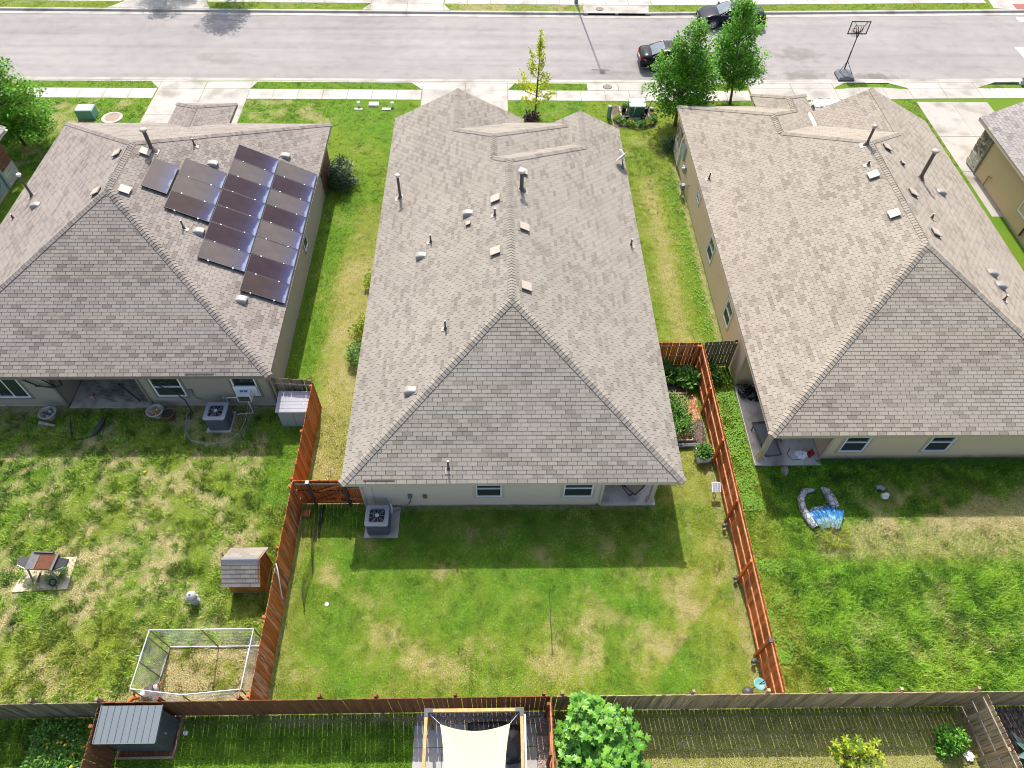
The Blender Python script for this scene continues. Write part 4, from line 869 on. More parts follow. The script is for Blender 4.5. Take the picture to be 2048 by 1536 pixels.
for x, y in ((-13.03, 27.9), (-10.47, 30.37), (-12.62, 23.47), (-10.5, 20.5)): hood_vent(hL, qR, x, y, .4)
hood_vent(hL, qL, -20.79, 26.11)
pipe_vent(hL, qR, -15.2, 27.4, .95, .085, 'v'); pipe_vent(hL, qL, -21.7, 27.37, 1.15, .06, 'w')
for x, y, h, pl in ((-13.9, 28.72, .35, qR), (-13.12, 23.4, .42, qR), (-22.18, 26.08, .24, qL)): pipe_vent(hL, pl, x, y, h)
strip(hL, qB, -12.18, -11.06, 17.24)
# solar array
def pv_mat(name, c, rough, spec=0.5, edge=.93):
    m, n, l, b = newmat(name); setc(b, c, rough, 0.0, spec)
    tc = n.new('ShaderNodeTexCoord'); w1 = n.new('ShaderNodeTexWave'); w1.inputs['Scale'].default_value = 3.1; w1.bands_direction = 'Y'; l.new(tc.outputs['Object'], w1.inputs['Vector'])
    w2 = n.new('ShaderNodeTexNoise'); w2.inputs['Scale'].default_value = 1.6; w2.inputs['Detail'].default_value = 5; l.new(tc.outputs['Object'], w2.inputs['Vector'])
    r = ramp(n, [(0.0, tuple(x*.72 for x in c)), (0.12, c), (1.0, c)]); l.new(w1.outputs[0], r.inputs[0])
    r2 = ramp(n, [(0.3, (0.9,)*3), (0.7, (1.2, 1.12, 1.05))]); l.new(w2.outputs[0], r2.inputs[0])
    c2 = mixc(n, l, 1.0, r.outputs[0], r2.outputs[0], 'MULTIPLY')
    sp = n.new('ShaderNodeSeparateXYZ'); l.new(tc.outputs['Object'], sp.inputs[0])      # bluish sky glare and edge glint painted into the colour, low edge
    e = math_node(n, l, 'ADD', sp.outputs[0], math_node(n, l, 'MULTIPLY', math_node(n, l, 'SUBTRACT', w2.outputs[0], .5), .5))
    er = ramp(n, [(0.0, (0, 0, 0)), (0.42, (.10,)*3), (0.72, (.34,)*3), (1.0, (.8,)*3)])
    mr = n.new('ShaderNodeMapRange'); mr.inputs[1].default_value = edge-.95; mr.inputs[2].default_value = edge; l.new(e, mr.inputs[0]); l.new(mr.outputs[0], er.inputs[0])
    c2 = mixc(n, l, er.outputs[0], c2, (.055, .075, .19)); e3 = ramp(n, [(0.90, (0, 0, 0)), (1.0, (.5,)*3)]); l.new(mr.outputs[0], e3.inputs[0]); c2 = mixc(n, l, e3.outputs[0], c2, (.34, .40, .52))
    l.new(c2, b.inputs['Base Color']); return m
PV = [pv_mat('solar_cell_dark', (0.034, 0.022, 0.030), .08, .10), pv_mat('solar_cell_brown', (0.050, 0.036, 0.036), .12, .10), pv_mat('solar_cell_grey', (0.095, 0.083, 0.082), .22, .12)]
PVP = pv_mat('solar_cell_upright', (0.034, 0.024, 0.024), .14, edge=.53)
def solar(x_hi, x_lo, y0, y1, k, portrait=False):
    a, b = qR.P(x_hi, y0)+qR.n*.11, qR.P(x_lo, y0)+qR.n*.11; L = (b-a).length; d = (b-a).normalized()
    c = (a+b)/2+V(0, (y1-y0)/2, 0); R = Matrix((d, V(0,1,0), qR.n)).transposed()
    w, h = L-.02, (y1-y0)-.02; mx = Matrix.Translation(c) @ R.to_4x4()
    mb = MB()
    for sx, sy, dx, dy in ((0, h/2-.012, w, .024), (0, -h/2+.012, w, .024), (w/2-.012, 0, .024, h-.048), (-w/2+.012, 0, .024, h-.048)): mb.box((sx, sy, 0), (dx, dy, .042))
    o = mb.build('solar_panel', [M['black']], hL); o.matrix_basis = mx
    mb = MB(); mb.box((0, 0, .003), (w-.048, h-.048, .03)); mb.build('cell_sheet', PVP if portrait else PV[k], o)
    if w > h:
        mb = MB()
        for s in (-.27, .25): mb.box((w*s, -h/2-.005, .012), (.05, .05, .045))
        mb.build('clamp', M['galv'], o)
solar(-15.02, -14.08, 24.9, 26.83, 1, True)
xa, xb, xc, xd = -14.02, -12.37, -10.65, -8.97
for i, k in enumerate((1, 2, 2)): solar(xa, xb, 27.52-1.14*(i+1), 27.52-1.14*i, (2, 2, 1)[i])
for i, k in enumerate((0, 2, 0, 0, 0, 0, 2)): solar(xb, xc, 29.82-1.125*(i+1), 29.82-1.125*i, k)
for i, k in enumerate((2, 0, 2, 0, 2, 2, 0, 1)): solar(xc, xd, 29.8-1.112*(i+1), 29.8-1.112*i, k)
mb = MB()
for y0_, y1_, xx in ((24.9, 26.8, -14.7), (24.1, 27.5, -13.6), (24.1, 27.5, -12.8), (21.95, 29.8, -11.95), (21.95, 29.8, -11.1), (20.9, 29.8, -10.25), (20.9, 29.8, -9.4)): mb.bar(qR.P(xx, y0_)+qR.n*.06, qR.P(xx, y1_)+qR.n*.06, .04, .05)
mb.build('mounting_rail', M['galv'], hL)
rebase(hL, (-15.9, 26, 0))

# ---------------------------------------------------------------- right house
hR = empty('house', 'tan single-storey house with sand shingle hip roof, left wall showing three windows', 'house')
XL, XR, Y0 = 10.2, 23.8, 14.26
wB = Plane(E, 0, Y0, 0, .5); wL = Plane(E, XL, 0, .5, 0); wR = Plane(E, XR, 0, -.5, 0)
xr = 17.0; zr = 6.0; yr = 21.06; yf = 27.9; F1 = Plane(zr, 0, yf, 0, -.5)
x2, z2 = 14.1, 4.55; S2 = Plane(z2, x2, 0, -.5, 0); F2 = Plane(z2, 0, 32.47, 0, -.5)
xg, zg = 20.0, 4.5; G2 = Plane(zg, xg, 0, .5, 0); x3, z3 = 16.05, 3.575; W3 = Plane(z3, x3, 0, .5, 0); H3 = Plane(z3, 0, 35.7, 0, -.5)
planesR = [('rear', wB, [(XL, Y0), (XR, Y0), (xr, yr)]), ('left', wL, [(XL, Y0), (xr, yr), (xr, yf), (x2, 30.8), (x2, 32.47), (XL, 36.37)]), ('right', wR, [(XR, Y0), (XR, 35.0), (xg, 35.0), (xg, 30.9), (xr, yf), (xr, yr)]),
    ('f1', F1, [(xr, yf), (xg, 30.9), (17.1, 33.8), (x2, 30.8)]), ('s', S2, [(x2, 30.8), (17.02, 33.72), (17.02, 35.0), (17.6, 35.0), (17.6, 37.25), (x3, 35.7), (x3, 34.42), (x2, 32.47)]),
    ('f2', F2, [(x2, 32.47), (x3, 34.42), (14.5, 35.97), (14.5, 36.37), (XL, 36.37)]), ('w3', W3, [(x3, 34.42), (x3, 35.7), (14.5, 37.25), (14.5, 35.97)]), ('h3', H3, [(x3, 35.7), (17.6, 37.25), (14.5, 37.25)]),
    ('g', G2, [(xg, 30.9), (xg, 35.0), (17.22, 35.0), (17.22, 33.68)])]
rR = shingle_roof(hR, planesR, M['shR'], 15.2, 'rear')
cf = MB()
ridge_caps(rR, M['shR'], V(XL, Y0, E), V(xr, yr, zr), wB, wL, True, cf, 21); ridge_caps(rR, M['shR'], V(XR, Y0, E), V(xr, yr, zr), wB, wR, True, cf, 22); ridge_caps(rR, M['shR'], V(xr, yr, zr), V(xr, yf, zr), wL, wR, True, cf, 23)
for a, b, m1, m2 in ((V(x2, 30.8, z2), V(xr, yf, zr), wL, F1), (V(xg, 30.9, zg), V(xr, yf, zr), wR, F1), (V(x2, 30.8, z2), V(x2, 32.47, z2), wL, S2), (V(XL, 36.37, E), V(x2, 32.47, z2), wL, F2), (V(x3, 34.42, z3), V(x2, 32.47, z2), S2, F2), (V(x3, 34.42, z3), V(x3, 35.7, z3), S2, W3), (V(14.5, 37.25, 2.8), V(x3, 35.7, z3), W3, H3), (V(17.6, 37.25, 2.8), V(x3, 35.7, z3), S2, H3), (V(xg, 35, zg), V(xg, 30.9, zg), wR, G2)): ridge_caps(rR, M['shR'], a, b, m1, m2, False, cf, 25)
cf.build('ridge_cap_row', M['shR'], rR, kind='stuff')
mb = MB(); mb.poly([(16.95, 33.7, 3.08), (17.3, 33.7, 3.1), (17.42, 35.05, 3.12), (17.0, 35.05, 3.02)]); mb.poly([(17.1, 35.05, 2.6), (17.42, 35.05, 2.6), (17.42, 35.05, 3.12), (17.0, 35.05, 3.02)]); mb.build('valley_flashing', M['off'], hR)
fascia(hR, [((XL, Y0+.015, E), (XR, Y0+.015, E)), ((XL+.015, Y0+.03, E), (XL+.015, 36.37, E)), ((XR-.015, Y0+.03, E), (XR-.015, 35, E)), ((XL, 36.355, E), (14.5, 36.355, E)), ((17.585, 35, 2.8), (17.585, 37.25, 2.8)), ((14.5, 37.235, 2.8), (17.6, 37.235, 2.8)), ((14.515, 36.37, 2.8), (14.515, 37.25, 2.8)), ((XR, 34.985, E), (xg, 34.985, zg)), ((xg, 34.985, zg), (17.22, 34.985, 3.1))], M['trim_r'])
wx0, wx1, wy = 10.42, 23.3, 14.82
segs = [((wx0, 18.6), (13.1, 18.6)), ((13.1, 18.6), (13.1, wy)), ((13.1, wy), (wx1, wy)), ((wx1, wy), (wx1, 34.5)), ((wx1, 34.5), (17.9, 34.5)), ((14.2, 35.9), (wx0, 35.9)), ((wx0, 35.9), (wx0, 18.6))]
b1, b2 = (14.12, 1.25, 0.98, 1.28), (17.5, 1.25, 0.98, 1.28)
lw = [(29.55, 1.62, .7, .45), (25.85, 1.4, .95, 1.1), (21.65, 1.35, .95, 1.1)]
box_walls(hR, segs, M['siding_r'], 0.12, 2.44, holes={2: [(b[0]-b[2]/2-13.1, b[0]+b[2]/2-13.1, b[1]-b[3]/2, b[1]+b[3]/2) for b in (b1, b2)], 6: [(35.9-y-w/2, 35.9-y+w/2, z-h/2, z+h/2) for y, z, w, h in lw]})
foundation(hR, segs)
for x, y in ((13.1, wy-.012), (wx0-.012, 18.6)): trim_bar(hR, (x, y, 0.1), (x, y, 2.43), 0.1, M['trim_r'])
for b in (b1, b2): window(hR, (b[0], wy, b[1]), b[2], b[3], (0, -1, 0), M['trim_r'])
for y, z, w, h in lw: window(hR, (wx0, y, z), w, h, (-1, 0, 0), M['trim_r'])
mb = MB(); mb.bx(10.38, 13.08, 14.5, 18.58, -0.02, 0.09); mb.build('patio_slab', concrete_mat('patio_concrete', (.52, .48, .43), .35, 1.1), hR)
mb = MB(); mb.box((10.6, 14.8, 1.27), (0.17, 0.17, 2.34)); mb.box((10.6, 14.8, 0.17), (0.24, 0.24, 0.16)); mb.build('porch_post', M['trim_r'], hR)
mb = MB(); mb.bx(10.5, 13.1, 14.72, 14.9, 2.40, 2.5); mb.bx(10.5, 10.68, 14.92, 18.6, 2.40, 2.5); mb.build('porch_beam', M['trim_r'], hR)
# stone corner and the meters on the left wall
stone = wood_mat('ledge_stone', (0.30, 0.24, 0.19), (0.46, 0.40, 0.34), (0.14, 0.085, 0.06), grain=(5, 5, 5), rnd=.9)
def stones(house, x, y0, y1, z0, z1, out, mat, name='stone'):
    z = z0; n = 0
    while z < z1:
        h = random.uniform(.1, .2); y = y0
        while y < y1-.02:
            w = min(random.uniform(.16, .42), y1-y); mb = MB(); k = random.uniform(.03, .07)
            mb.bx(min(x, x+out*k), max(x, x+out*k), y+.006, y+w-.006, z+.006, min(z+h, z1)-.006, 0, random.random()); mb.build(name, mat, house); y += w; n += 1
        z += h
stones(hR, wx0-.017, 34.7, 35.9, 1.05, 2.42, -1, stone)
stones(hR, wx0-.017, 34.7, 35.9, 0.1, 1.05, -1, wood_mat('pale_limestone', (0.50, 0.46, 0.39), (0.6, 0.56, 0.5), (0.36, 0.32, 0.26), grain=(4, 4, 4), rnd=.3))
mb = MB(); mb.bx(wx0-.14, wx0-.017, 33.35, 33.75, 1.1, 1.9); mb.bx(wx0-.12, wx0-.017, 33.85, 34.15, 1.25, 1.75); mb.build('breaker_panel', M['ltgrey'], hR)
mb = MB(); mb.bx(wx0-.15, wx0-.017, 34.22, 34.36, 0.2, 1.9); mb.build('conduit_riser', M['off'], hR)
mb = MB(); mb.box((wx0-.09, 32.75, 1.0), (.14, .3, .36)); R_ = Matrix.Rotation(PI/2, 3, 'Y'); mb.tube([(wx0-.1, 32.75, 1.02), (wx0-.24, 32.75, 1.02)], .11, 12); mb.build('electric_meter', M['ltgrey'], hR)
mb = MB(); mb.tube([(wx0-.25, 31.7, 0), (wx0-.25, 31.7, .55), (wx0-.04, 31.7, .6)], .03, 8); mb.box((wx0-.26, 31.72, .62), (.2, .26, .3)); mb.tube([(wx0-.26, 31.6, .8), (wx0+.02, 31.4, .95)], .02, 6); mb.cyl((wx0-.26, 31.9, .5), .11, .12, 12); mb.build('gas_meter', M['grey'], hR)
for x, y, pl in ((16.5, 25.71, wL), (16.5, 23.09, wL), (17.5, 28.1, wR), (17.5, 24.78, wR), (17.5, 22.19, wR)):
    box_vent(hR, pl, x if pl is wL else x+.45, y)
small_vent(hR, wR, 18.53, 27.31)
for x, y in ((20.5, 26.5), (20.66, 21.26), (20.72, 20.55)): hood_vent(hR, wR, x, y)
pipe_vent(hR, wL, 16.8, 27.82, .86, .06, 'v'); pipe_vent(hR, wR, 19.44, 26.85, 1.4, .085, 'v')
for x, y, h, pl in ((10.64, 29.43, .37, wL), (16.5, 26.49, .22, wL), (18.4, 23.41, .24, wR), (20.33, 19.54, .3, wR)): pipe_vent(hR, pl, x, y, h)
rebase(hR, (17, 25, 0))

# ---------------------------------------------------------------- far right and far left houses (partly in view)
hF = empty('house', 'tan house with grey shingle gable roof and stone corner, cut off by the right edge', 'house')
XL = 27.05; fL = Plane(E, XL, 0, .5, 0); xr = 34.0; zr = fL.z(xr, 0); fR = Plane(zr, xr, 0, -.5, 0)
rF = shingle_roof(hF, [('left', fL, [(XL, 14), (xr, 14), (xr, 35.4), (XL, 35.4)]), ('right', fR, [(xr, 14), (2*xr-XL, 14), (2*xr-XL, 35.4), (xr, 35.4)])], M['shF'], 31.0, None)
fascia(hF, [((XL+.015, 14, E), (XL+.015, 35.4, E)), ((XL, 35.385, E), (xr, 35.385, zr)), ((xr, 35.385, zr), (2*xr-XL, 35.385, E))], M['trim_r'])
segs = [((27.45, 34.9), (27.45, 14.5)), ((27.45, 14.5), (40.5, 14.5)), ((40.5, 14.5), (40.5, 34.9)), ((40.5, 34.9), (27.45, 34.9))]
box_walls(hF, segs, M['siding_o'], 0.12, 2.44); foundation(hF, segs)
stones(hF, 27.43, 33.9, 34.95, 0.1, 0.95, -1, wood_mat('pale_limestone', (0.50, 0.46, 0.39), (0.6, 0.56, 0.5), (0.36, 0.32, 0.26), grain=(4, 4, 4), rnd=.3)); stones(hF, 27.43, 33.9, 34.95, 0.95, 2.42, -1, stone)
mb = MB(); mb.bx(27.36, 27.44, 33.78, 33.88, .1, 2.43); mb.build('corner_trim', M['trim_l'], hF)
mb = MB(); mb.tube([(27.38, 32.6, .1), (27.38, 32.6, .75), (27.38, 32.3, .8)], .02, 6); mb.build('gas_riser', M['rust'], hF)
mb = MB(); mb.tube([(27.36, 28.2, .25), (27.36, 28.2, 1.2)], .05, 8); mb.box((27.34, 28.2, 1.2), (.12, .3, .12)); mb.build('hose_reel_post', M['black'], hF)
window(hF, (27.45, 29.0, 1.5), .9, 1.1, (-1, 0, 0), M['trim_r'])
rebase(hF, (34, 25, 0))
hB = empty('house', 'blue-grey house with red brick corner, cut off by the left edge', 'house')
segs = [((-40, 14), (-26.45, 14)), ((-26.45, 14), (-26.45, 33.45)), ((-26.45, 33.45), (-40, 33.45)), ((-40, 33.45), (-40, 14))]
box_walls(hB, segs, M['siding_b'], 0.2, 2.44); foundation(hB, segs)
brick = wood_mat('red_brick_far', (0.22, 0.085, 0.055), (0.30, 0.13, 0.09), (0.13, 0.05, 0.033), grain=(9, 9, 9), rnd=.6)
for k in range(19):
    z = 0.95+k*0.078
    for i in range(6):
        y = 32.3+i*0.2-(0.1 if k % 2 else 0); mb = MB(); mb.bx(-26.434, -26.40, max(32.28, y)+.006, min(y+.2, 33.47)-.006, z, z+.066, 0, random.random()); mb.build('brick', brick, hB)
stones(hB, -26.434, 32.28, 33.47, .1, .94, 1, wood_mat('pale_limestone_far', (0.5, 0.47, 0.41), (0.62, 0.58, 0.52), (0.38, 0.34, 0.28), grain=(4, 4, 4), rnd=.3))
mb = MB(); mb.bx(-26.434, -26.36, 32.1, 32.26, .1, 2.43); mb.build('corner_trim', M['siding_b'], hB)
mb = MB(); mb.tube([(-26.38, 31.75, 2.4), (-26.38, 31.75, .7), (-26.38, 31.55, .55)], .035, 8); mb.bx(-26.434, -26.3, 31.2, 31.45, .85, 1.25); mb.tube([(-26.38, 31.3, .85), (-26.38, 31.3, .3)], .02, 6); mb.build('conduit_riser', M['ltgrey'], hB)
bL = Plane(E, -26.0, 0, -.5, 0); bl2 = Plane(E+3.6, -33.2, 0, .5, 0)
rB = shingle_roof(hB, [('right', bL, [(-26, 13.5), (-26, 34), (-33.2, 34), (-33.2, 13.5)])], M['shF'], 40.0, None)
rebase(hB, (-33, 24, 0))
# ================================================================ FENCES
def picket_proto(mat, h, w=0.138):
    out = []
    for i in range(4):
        mb = MB(); hh = h+random.uniform(-.012, .012); k = 0.03; t = 0.008; b0 = random.uniform(0.02, 0.05)
        P = [(-w/2, b0), (w/2, b0), (w/2, hh-k), (w/2-k, hh), (-w/2+k, hh), (-w/2, hh-k)]
        F = [V(x, -t, z) for x, z in P]; B = [V(x, t, z) for x, z in P]
        mb.poly(F, 0, i/4); mb.poly(B[::-1], 0, i/4)
        for j in range(6): q = (j+1) % 6; mb.poly([F[q], F[j], B[j], B[q]], 0, i/4)
        out.append(mb.mesh('picket', mat))
    return out
def fence(name, label, a, b, mat, rail_mat, side=1, h=1.8, posts=(), pitch=0.147, rails=(0.3, 0.95, 1.6), mats=None, post_h=None, group=None, gap_jit=0.003, worn=None):
    """pickets from a to b; rails and posts on the left hand when side = 1, on the right when -1"""
    a, b = V(*a, 0), V(*b, 0); d = (b-a).normalized(); L = (b-a).length; n = V(-d.y, d.x, 0)*side; ang = math.atan2(d.y, d.x)
    root = empty(name, label, 'fence', (a+b)/2, 0, group); c = (a+b)/2
    pr = [picket_proto(m, h) for m in (mats or [mat])]
    N = int(L/pitch)
    for i in range(N):
        s = (i+0.5)*L/N; k = 0
        if worn: k = 1 if random.random() < worn(s/L) else 0
        o = link('picket', random.choice(pr[k]), root, None, a+d*s-c+d*random.uniform(-gap_jit, gap_jit)); o.rotation_euler = (random.uniform(-.004, .004), random.uniform(-.006, .006), ang)
    for z in rails:
        s = 0
        while s < L-0.05:
            e = min(s+2.44, L); mb = MB(); p, q = a+d*(s+.004)+n*0.03-c, a+d*(e-.004)+n*0.03-c
            mb.bar(p+V(0,0,z), q+V(0,0,z), 0.04, 0.085, 0, random.random()); mb.build('rail', rail_mat, root); s = e
    for s in posts:
        mb = MB(); p = a+d*s+n*0.098-c; ph = post_h or h-0.06; mb.box(p+V(0,0,ph/2), (0.09, 0.09, ph), 0, random.random(), Matrix.Rotation(ang, 3, 'Z')); mb.build('post', mat if not mats else mats[0], root)
    return root
FX, RX = -7.48, 8.80
fence('picket_fence', 'long red-stained fence on the left of the middle garden, smooth face to the garden', (FX, 12.92), (FX, 5.46), M['red_wood'], M['rail_red'], side=-1, posts=(.1, 2.5, 4.9, 7.3), post_h=1.66, mats=[M['red_wood'], M['red_worn']], worn=lambda t: 0.25+0.6*t)
fence('picket_fence', 'red-stained picket fence beside the small grey storage box of the left garden', (-7.44, 17.52), (FX, 12.98), M['red_wood'], M['rail_red'], side=-1, posts=(.1, 2.3, 4.4), post_h=1.66)
fence('picket_fence', 'long red-stained picket fence with three pale rails on the right side of the middle garden', (RX, 5.5), (RX, 19.5), M['red_wood'], M['rail_red'], side=1, posts=(1.55, 4.25, 6.55, 9.17, 11.65, 13.9))
fence('picket_fence', 'short red-stained picket fence behind the raised beds, rails towards the beds', (8.72, 19.52), (6.14, 19.56), M['red_wood'], M['rail_red'], side=1, posts=(0.12,), rails=(0.3, 0.95, 1.6))
fence('picket_fence', 'short grey weathered picket fence between the right red fence and the tan house', (10.34, 19.68), (8.9, 19.56), M['grey_wood'], M['grey_wood'], side=1, posts=(.08,))
fence('picket_fence', 'short grey weathered picket fence beside the storage box and the taupe house', (-7.52, 17.56), (-9.2, 17.72), M['grey_wood'], M['rail_old'], side=1, posts=(1.6,), rails=(0.3, 1.5))
# rear boundary, seen from its picket side
fence('picket_fence', 'grey weathered rear fence at the far left, in front of the metal shed side', (-16.4, 5.40), (-11.95, 5.42), M['grey_wood'], M['rail_old'], side=1, posts=(.4, 2.45, 4.4), post_h=1.86)
fence('picket_fence', 'dark brown stained rear fence behind the pergola and the metal shed', (-11.9, 5.42), (1.60, 5.44), M['brown_wood'], M['brown_wood'], side=1, posts=(1.7, 4.1, 6.5, 8.2, 10.6, 13.3), post_h=1.86, gap_jit=0.004, pitch=0.15)
fence('picket_fence', 'weathered grey-brown rear fence along the right half of the bottom', (1.66, 5.44), (17.2, 5.41), M['old_wood'], M['rail_old'], side=1, posts=(.3, 4.3, 6.6, 8.5, 10.7, 13.1, 15.2), post_h=1.88, gap_jit=0.004, pitch=0.15)
fence('picket_fence', 'dark brown side fence at the bottom left, running down past the metal shed', (-11.9, 5.3), (-11.82, 3.0), M['brown_wood'], M['brown_wood'], side=-1, posts=(.5,), gap_jit=.004)
fence('picket_fence', 'red-brown side fence at the bottom centre, between the pergola and the fig tree', (1.63, 3.0), (1.62, 5.34), M['brown_wood'], M['rail_red'], side=1, posts=(.9, 2.25))
fence('picket_fence', 'weathered side fence with three pale rails at the bottom right', (15.2, 2.9), (14.98, 5.34), M['old_wood'], M['rail_old'], side=1, posts=(0.95,), rails=(.3, .95, 1.55))
# gate between the red fence and the house corner
g = empty('garden_gate', 'red-stained wooden gate panel with diagonal braces and black hinges at the house corner', 'gate', (-6.25, 12.92, 0))
for i in range(17):
    x = -7.38+i*0.146
    if x > -5.05: break
    o = link('picket', random.choice(picket_proto(M['red_wood'], 1.8)), g, None, V(x+6.25, 0.03, 0))
def gbar(nm, x0, z0, x1, z1, w=.085, m='red_wood', y=-.03, t=.04):
    mb = MB(); mb.bar((x0+6.25, y, z0), (x1+6.25, y, z1), t, w, 0, random.random(), up=V(0,0,1) if abs(x1-x0) > abs(z1-z0)*.2 else V(1,0,0)); mb.build(nm, M[m], g)
gbar('rail', -7.42, 1.62, -5.72, 1.62, m='rail_old'); gbar('rail', -7.42, 1.05, -6.95, 1.05); gbar('rail', -7.42, .3, -6.95, .3); gbar('rail', -6.86, .3, -5.72, .3); gbar('rail', -6.86, 1.05, -5.72, 1.05)
gbar('brace', -6.85, .95, -5.75, 1.55); gbar('brace', -6.85, .34, -5.75, .98); gbar('brace', -6.1, .34, -5.75, .98)
gbar('rail', -5.56, 1.3, -5.05, 1.3, m='rail_red'); gbar('rail', -5.56, .5, -5.05, .5, m='rail_red')
for x in (-6.93, -5.63): 
    mb = MB(); mb.box((x+6.25, -.05, .88), (.09, .09, 1.76)); mb.build('post', M['dark'], g)
mb = MB(); mb.box((-6.93+6.25, -.05, 1.79), (.13, .13, .05)); mb.build('post_cap', M['grey'], g)
for z in (.45, 1.2):
    mb = MB(); mb.box((-5.75+6.25, -.075, z), (.3, .012, .06)); mb.build('hinge', M['black'], g)

# ================================================================ GARDEN THINGS
M['ac_top'] = plain('condenser_top_grey', (.30, .31, .345), .45, .2, .06)
M['ac_dark'] = plain('condenser_dark_grey', (.085, .09, .10), .5, .2, .1)
def ac_unit(label, cx, cy, s, h, mat_top='ltgrey', rz=0):
    t = empty('air_conditioner', label, 'air conditioner', (cx, cy, 0.07), rz, 'condenser units on concrete pads')
    mb = MB(); k = s/2-.03
    def rr(r, z, n=5, c=.09):
        P = []
        for qx, qy, a0 in ((1, 1, 0), (-1, 1, 90), (-1, -1, 180), (1, -1, 270)):
            for i in range(n): a = math.radians(a0+90*i/(n-1)); P.append(V(qx*(r-c)+c*math.cos(a), qy*(r-c)+c*math.sin(a), z))
        return P
    mb.grid([rr(k-.02, .04), rr(k-.02, h-.07)], 0, smooth=False, closed=True); mb.build('coil', M['black'], t)
    for i in range(13):
        z = .06+i*(h-.16)/13; mb = MB(); mb.grid([rr(k, z), rr(k+.012, z+.008), rr(k+.012, z+.03), rr(k, z+.04)], 0, smooth=False, closed=True); mb.build('louvre', M['ac_dark'], t)
    mb = MB(); mb.grid([rr(k+.012, 0), rr(k+.012, .06)], 0, smooth=False, closed=True); mb.build('base', M['grey'], t)
    mb = MB(); o_ = rr(s/2, h-.07, 5); o2 = rr(s/2, h-.01, 5); o3 = rr(s/2-.03, h, 5); R = s*.415; N = len(o_)
    ring = []
    for p in o3: a = math.atan2(p.y, p.x); ring.append(V(R*math.cos(a), R*math.sin(a), h-.004))
    ring2 = [V(p.x*.97, p.y*.97, h-.09) for p in ring]
    mb.grid([o_, o2, o3, ring, ring2], 0, smooth=False, closed=True); mb.build('top_cover', M['ac_top'], t)
    mb = MB(); mb.cyl((0, 0, h-.16), R*.95, .01, 20); mb.build('fan_well', M['black'], t)
    for i in range(4):
        a = i*PI/2+.5; mb = MB(); p = [V(.08*math.cos(a), .08*math.sin(a), h-.12), V(.08*math.cos(a+.5), .08*math.sin(a+.5), h-.14), V(R*.9*math.cos(a+.75), R*.9*math.sin(a+.75), h-.15), V(R*.93*math.cos(a+.1), R*.93*math.sin(a+.1), h-.11)]; mb.poly(p); mb.build('fan_blade', M['ac_dark'], t)
    for i in range(9):
        a = i*2*PI/9; mb = MB(); mb.tube([(.1*math.cos(a), .1*math.sin(a), h-.012), (R*math.cos(a), R*math.sin(a), h-.012)], .0055, 4); mb.build('guard_rod', M['ltgrey'], t)
    mb = MB(); mb.cyl((0, 0, h-.03), .075, .035, 14); mb.build('fan_hub', M['galv'], t)
    return t
ac_unit('grey condenser on the pale pad against the beige wall of the middle house', -4.42, 11.98, .86, .84)
tag(slab_mb(rect(-4.98, -3.7, 11.48, 12.77), .07).build('equipment_pad', M['conc_o']), 'pale concrete pad under the condenser by the beige wall', 'concrete pad')
ac_unit('grey condenser inside the loose wire netting behind the taupe house', -11.42, 16.72, .88, .84)
tag(slab_mb(rect(-11.95, -10.95, 16.22, 17.3), .07).build('equipment_pad', M['conc_o']), 'concrete pad under the condenser by the taupe wall', 'concrete pad')
# window air conditioner and its drain pipe
t = empty('window_air_conditioner', 'white window air conditioner box sticking out of the right rear window of the taupe house', 'air conditioner', (-10.3, 17.42, .95))
mb = MB(); mb.bx(-.27, .27, -.28, .12, -.02, .38); mb.build('case', M['white'], t)
mb = MB(); mb.bx(-.24, .24, -.284, -.281, .0, .34); mb.build('grille', M['dark'], t)
for i in range(2): mb = MB(); mb.bx(-.16+i*.17, -.03+i*.17, -.1, .0, .381, .386); mb.build('top_slot', M['grey'], t)
mb = MB(); mb.bx(-.47, .47, .1, .13, -.1, .5); mb.build('filler_panel', M['white'], t)
mb = MB(); mb.tube([(-.2, -.05, -.03), (-.85, -.05, -.06), (-.85, -.05, -.45)], .02, 6); mb.tube([(.1, -.25, -.03), (.1, -.25, -.85), (-.6, -.3, -.88)], .02, 6); mb.build('drain_pipe', M['white'], t)
# loose netting round that condenser
def wire_net(mb, pts, h0, h1, sp=0.07, r=0.0022, wob=0.0):
    """diamond mesh between two polylines above each other"""
    P = [V(*p, 0) for p in pts]; cum = [0]
    for p, q in zip(P[:-1], P[1:]): cum.append(cum[-1]+(q-p).length)
    L = cum[-1]
    def at(s):
        s = max(0, min(L, s)); i = 0
        while i < len(cum)-2 and s > cum[i+1]: i += 1
        return P[i]+(P[i+1]-P[i])*((s-cum[i])/(cum[i+1]-cum[i]))
    H = h1-h0; n = int((L+H)/sp)
    for dr in (1, -1):
        for i in range(n):
            s0 = i*sp-(H if dr > 0 else 0); steps = max(2, int(H/.3)); prev = None
            for j in range(steps+1):
                z = H*j/steps; s = s0+dr*z if dr > 0 else i*sp-z
                if s < 0 or s > L: prev = None; continue
                q = at(s)+V(wob*math.sin(s*3+z*2), wob*math.cos(s*4+z), h0+z)
                if prev is not None:
                    d = (q-prev).normalized(); x = d.cross(V(0.3, 0.4, 0.86)).normalized()*r; y = d.cross(x).normalized()*r
                    mb.poly([prev+x, q+x, q+y*1.5]); mb.poly([prev+x, q+y*1.5, prev-x])
                prev = q
t = empty('wire_netting', 'loose sagging chicken wire ring around the condenser behind the taupe house', 'netting', (-11.4, 15.9, 0))
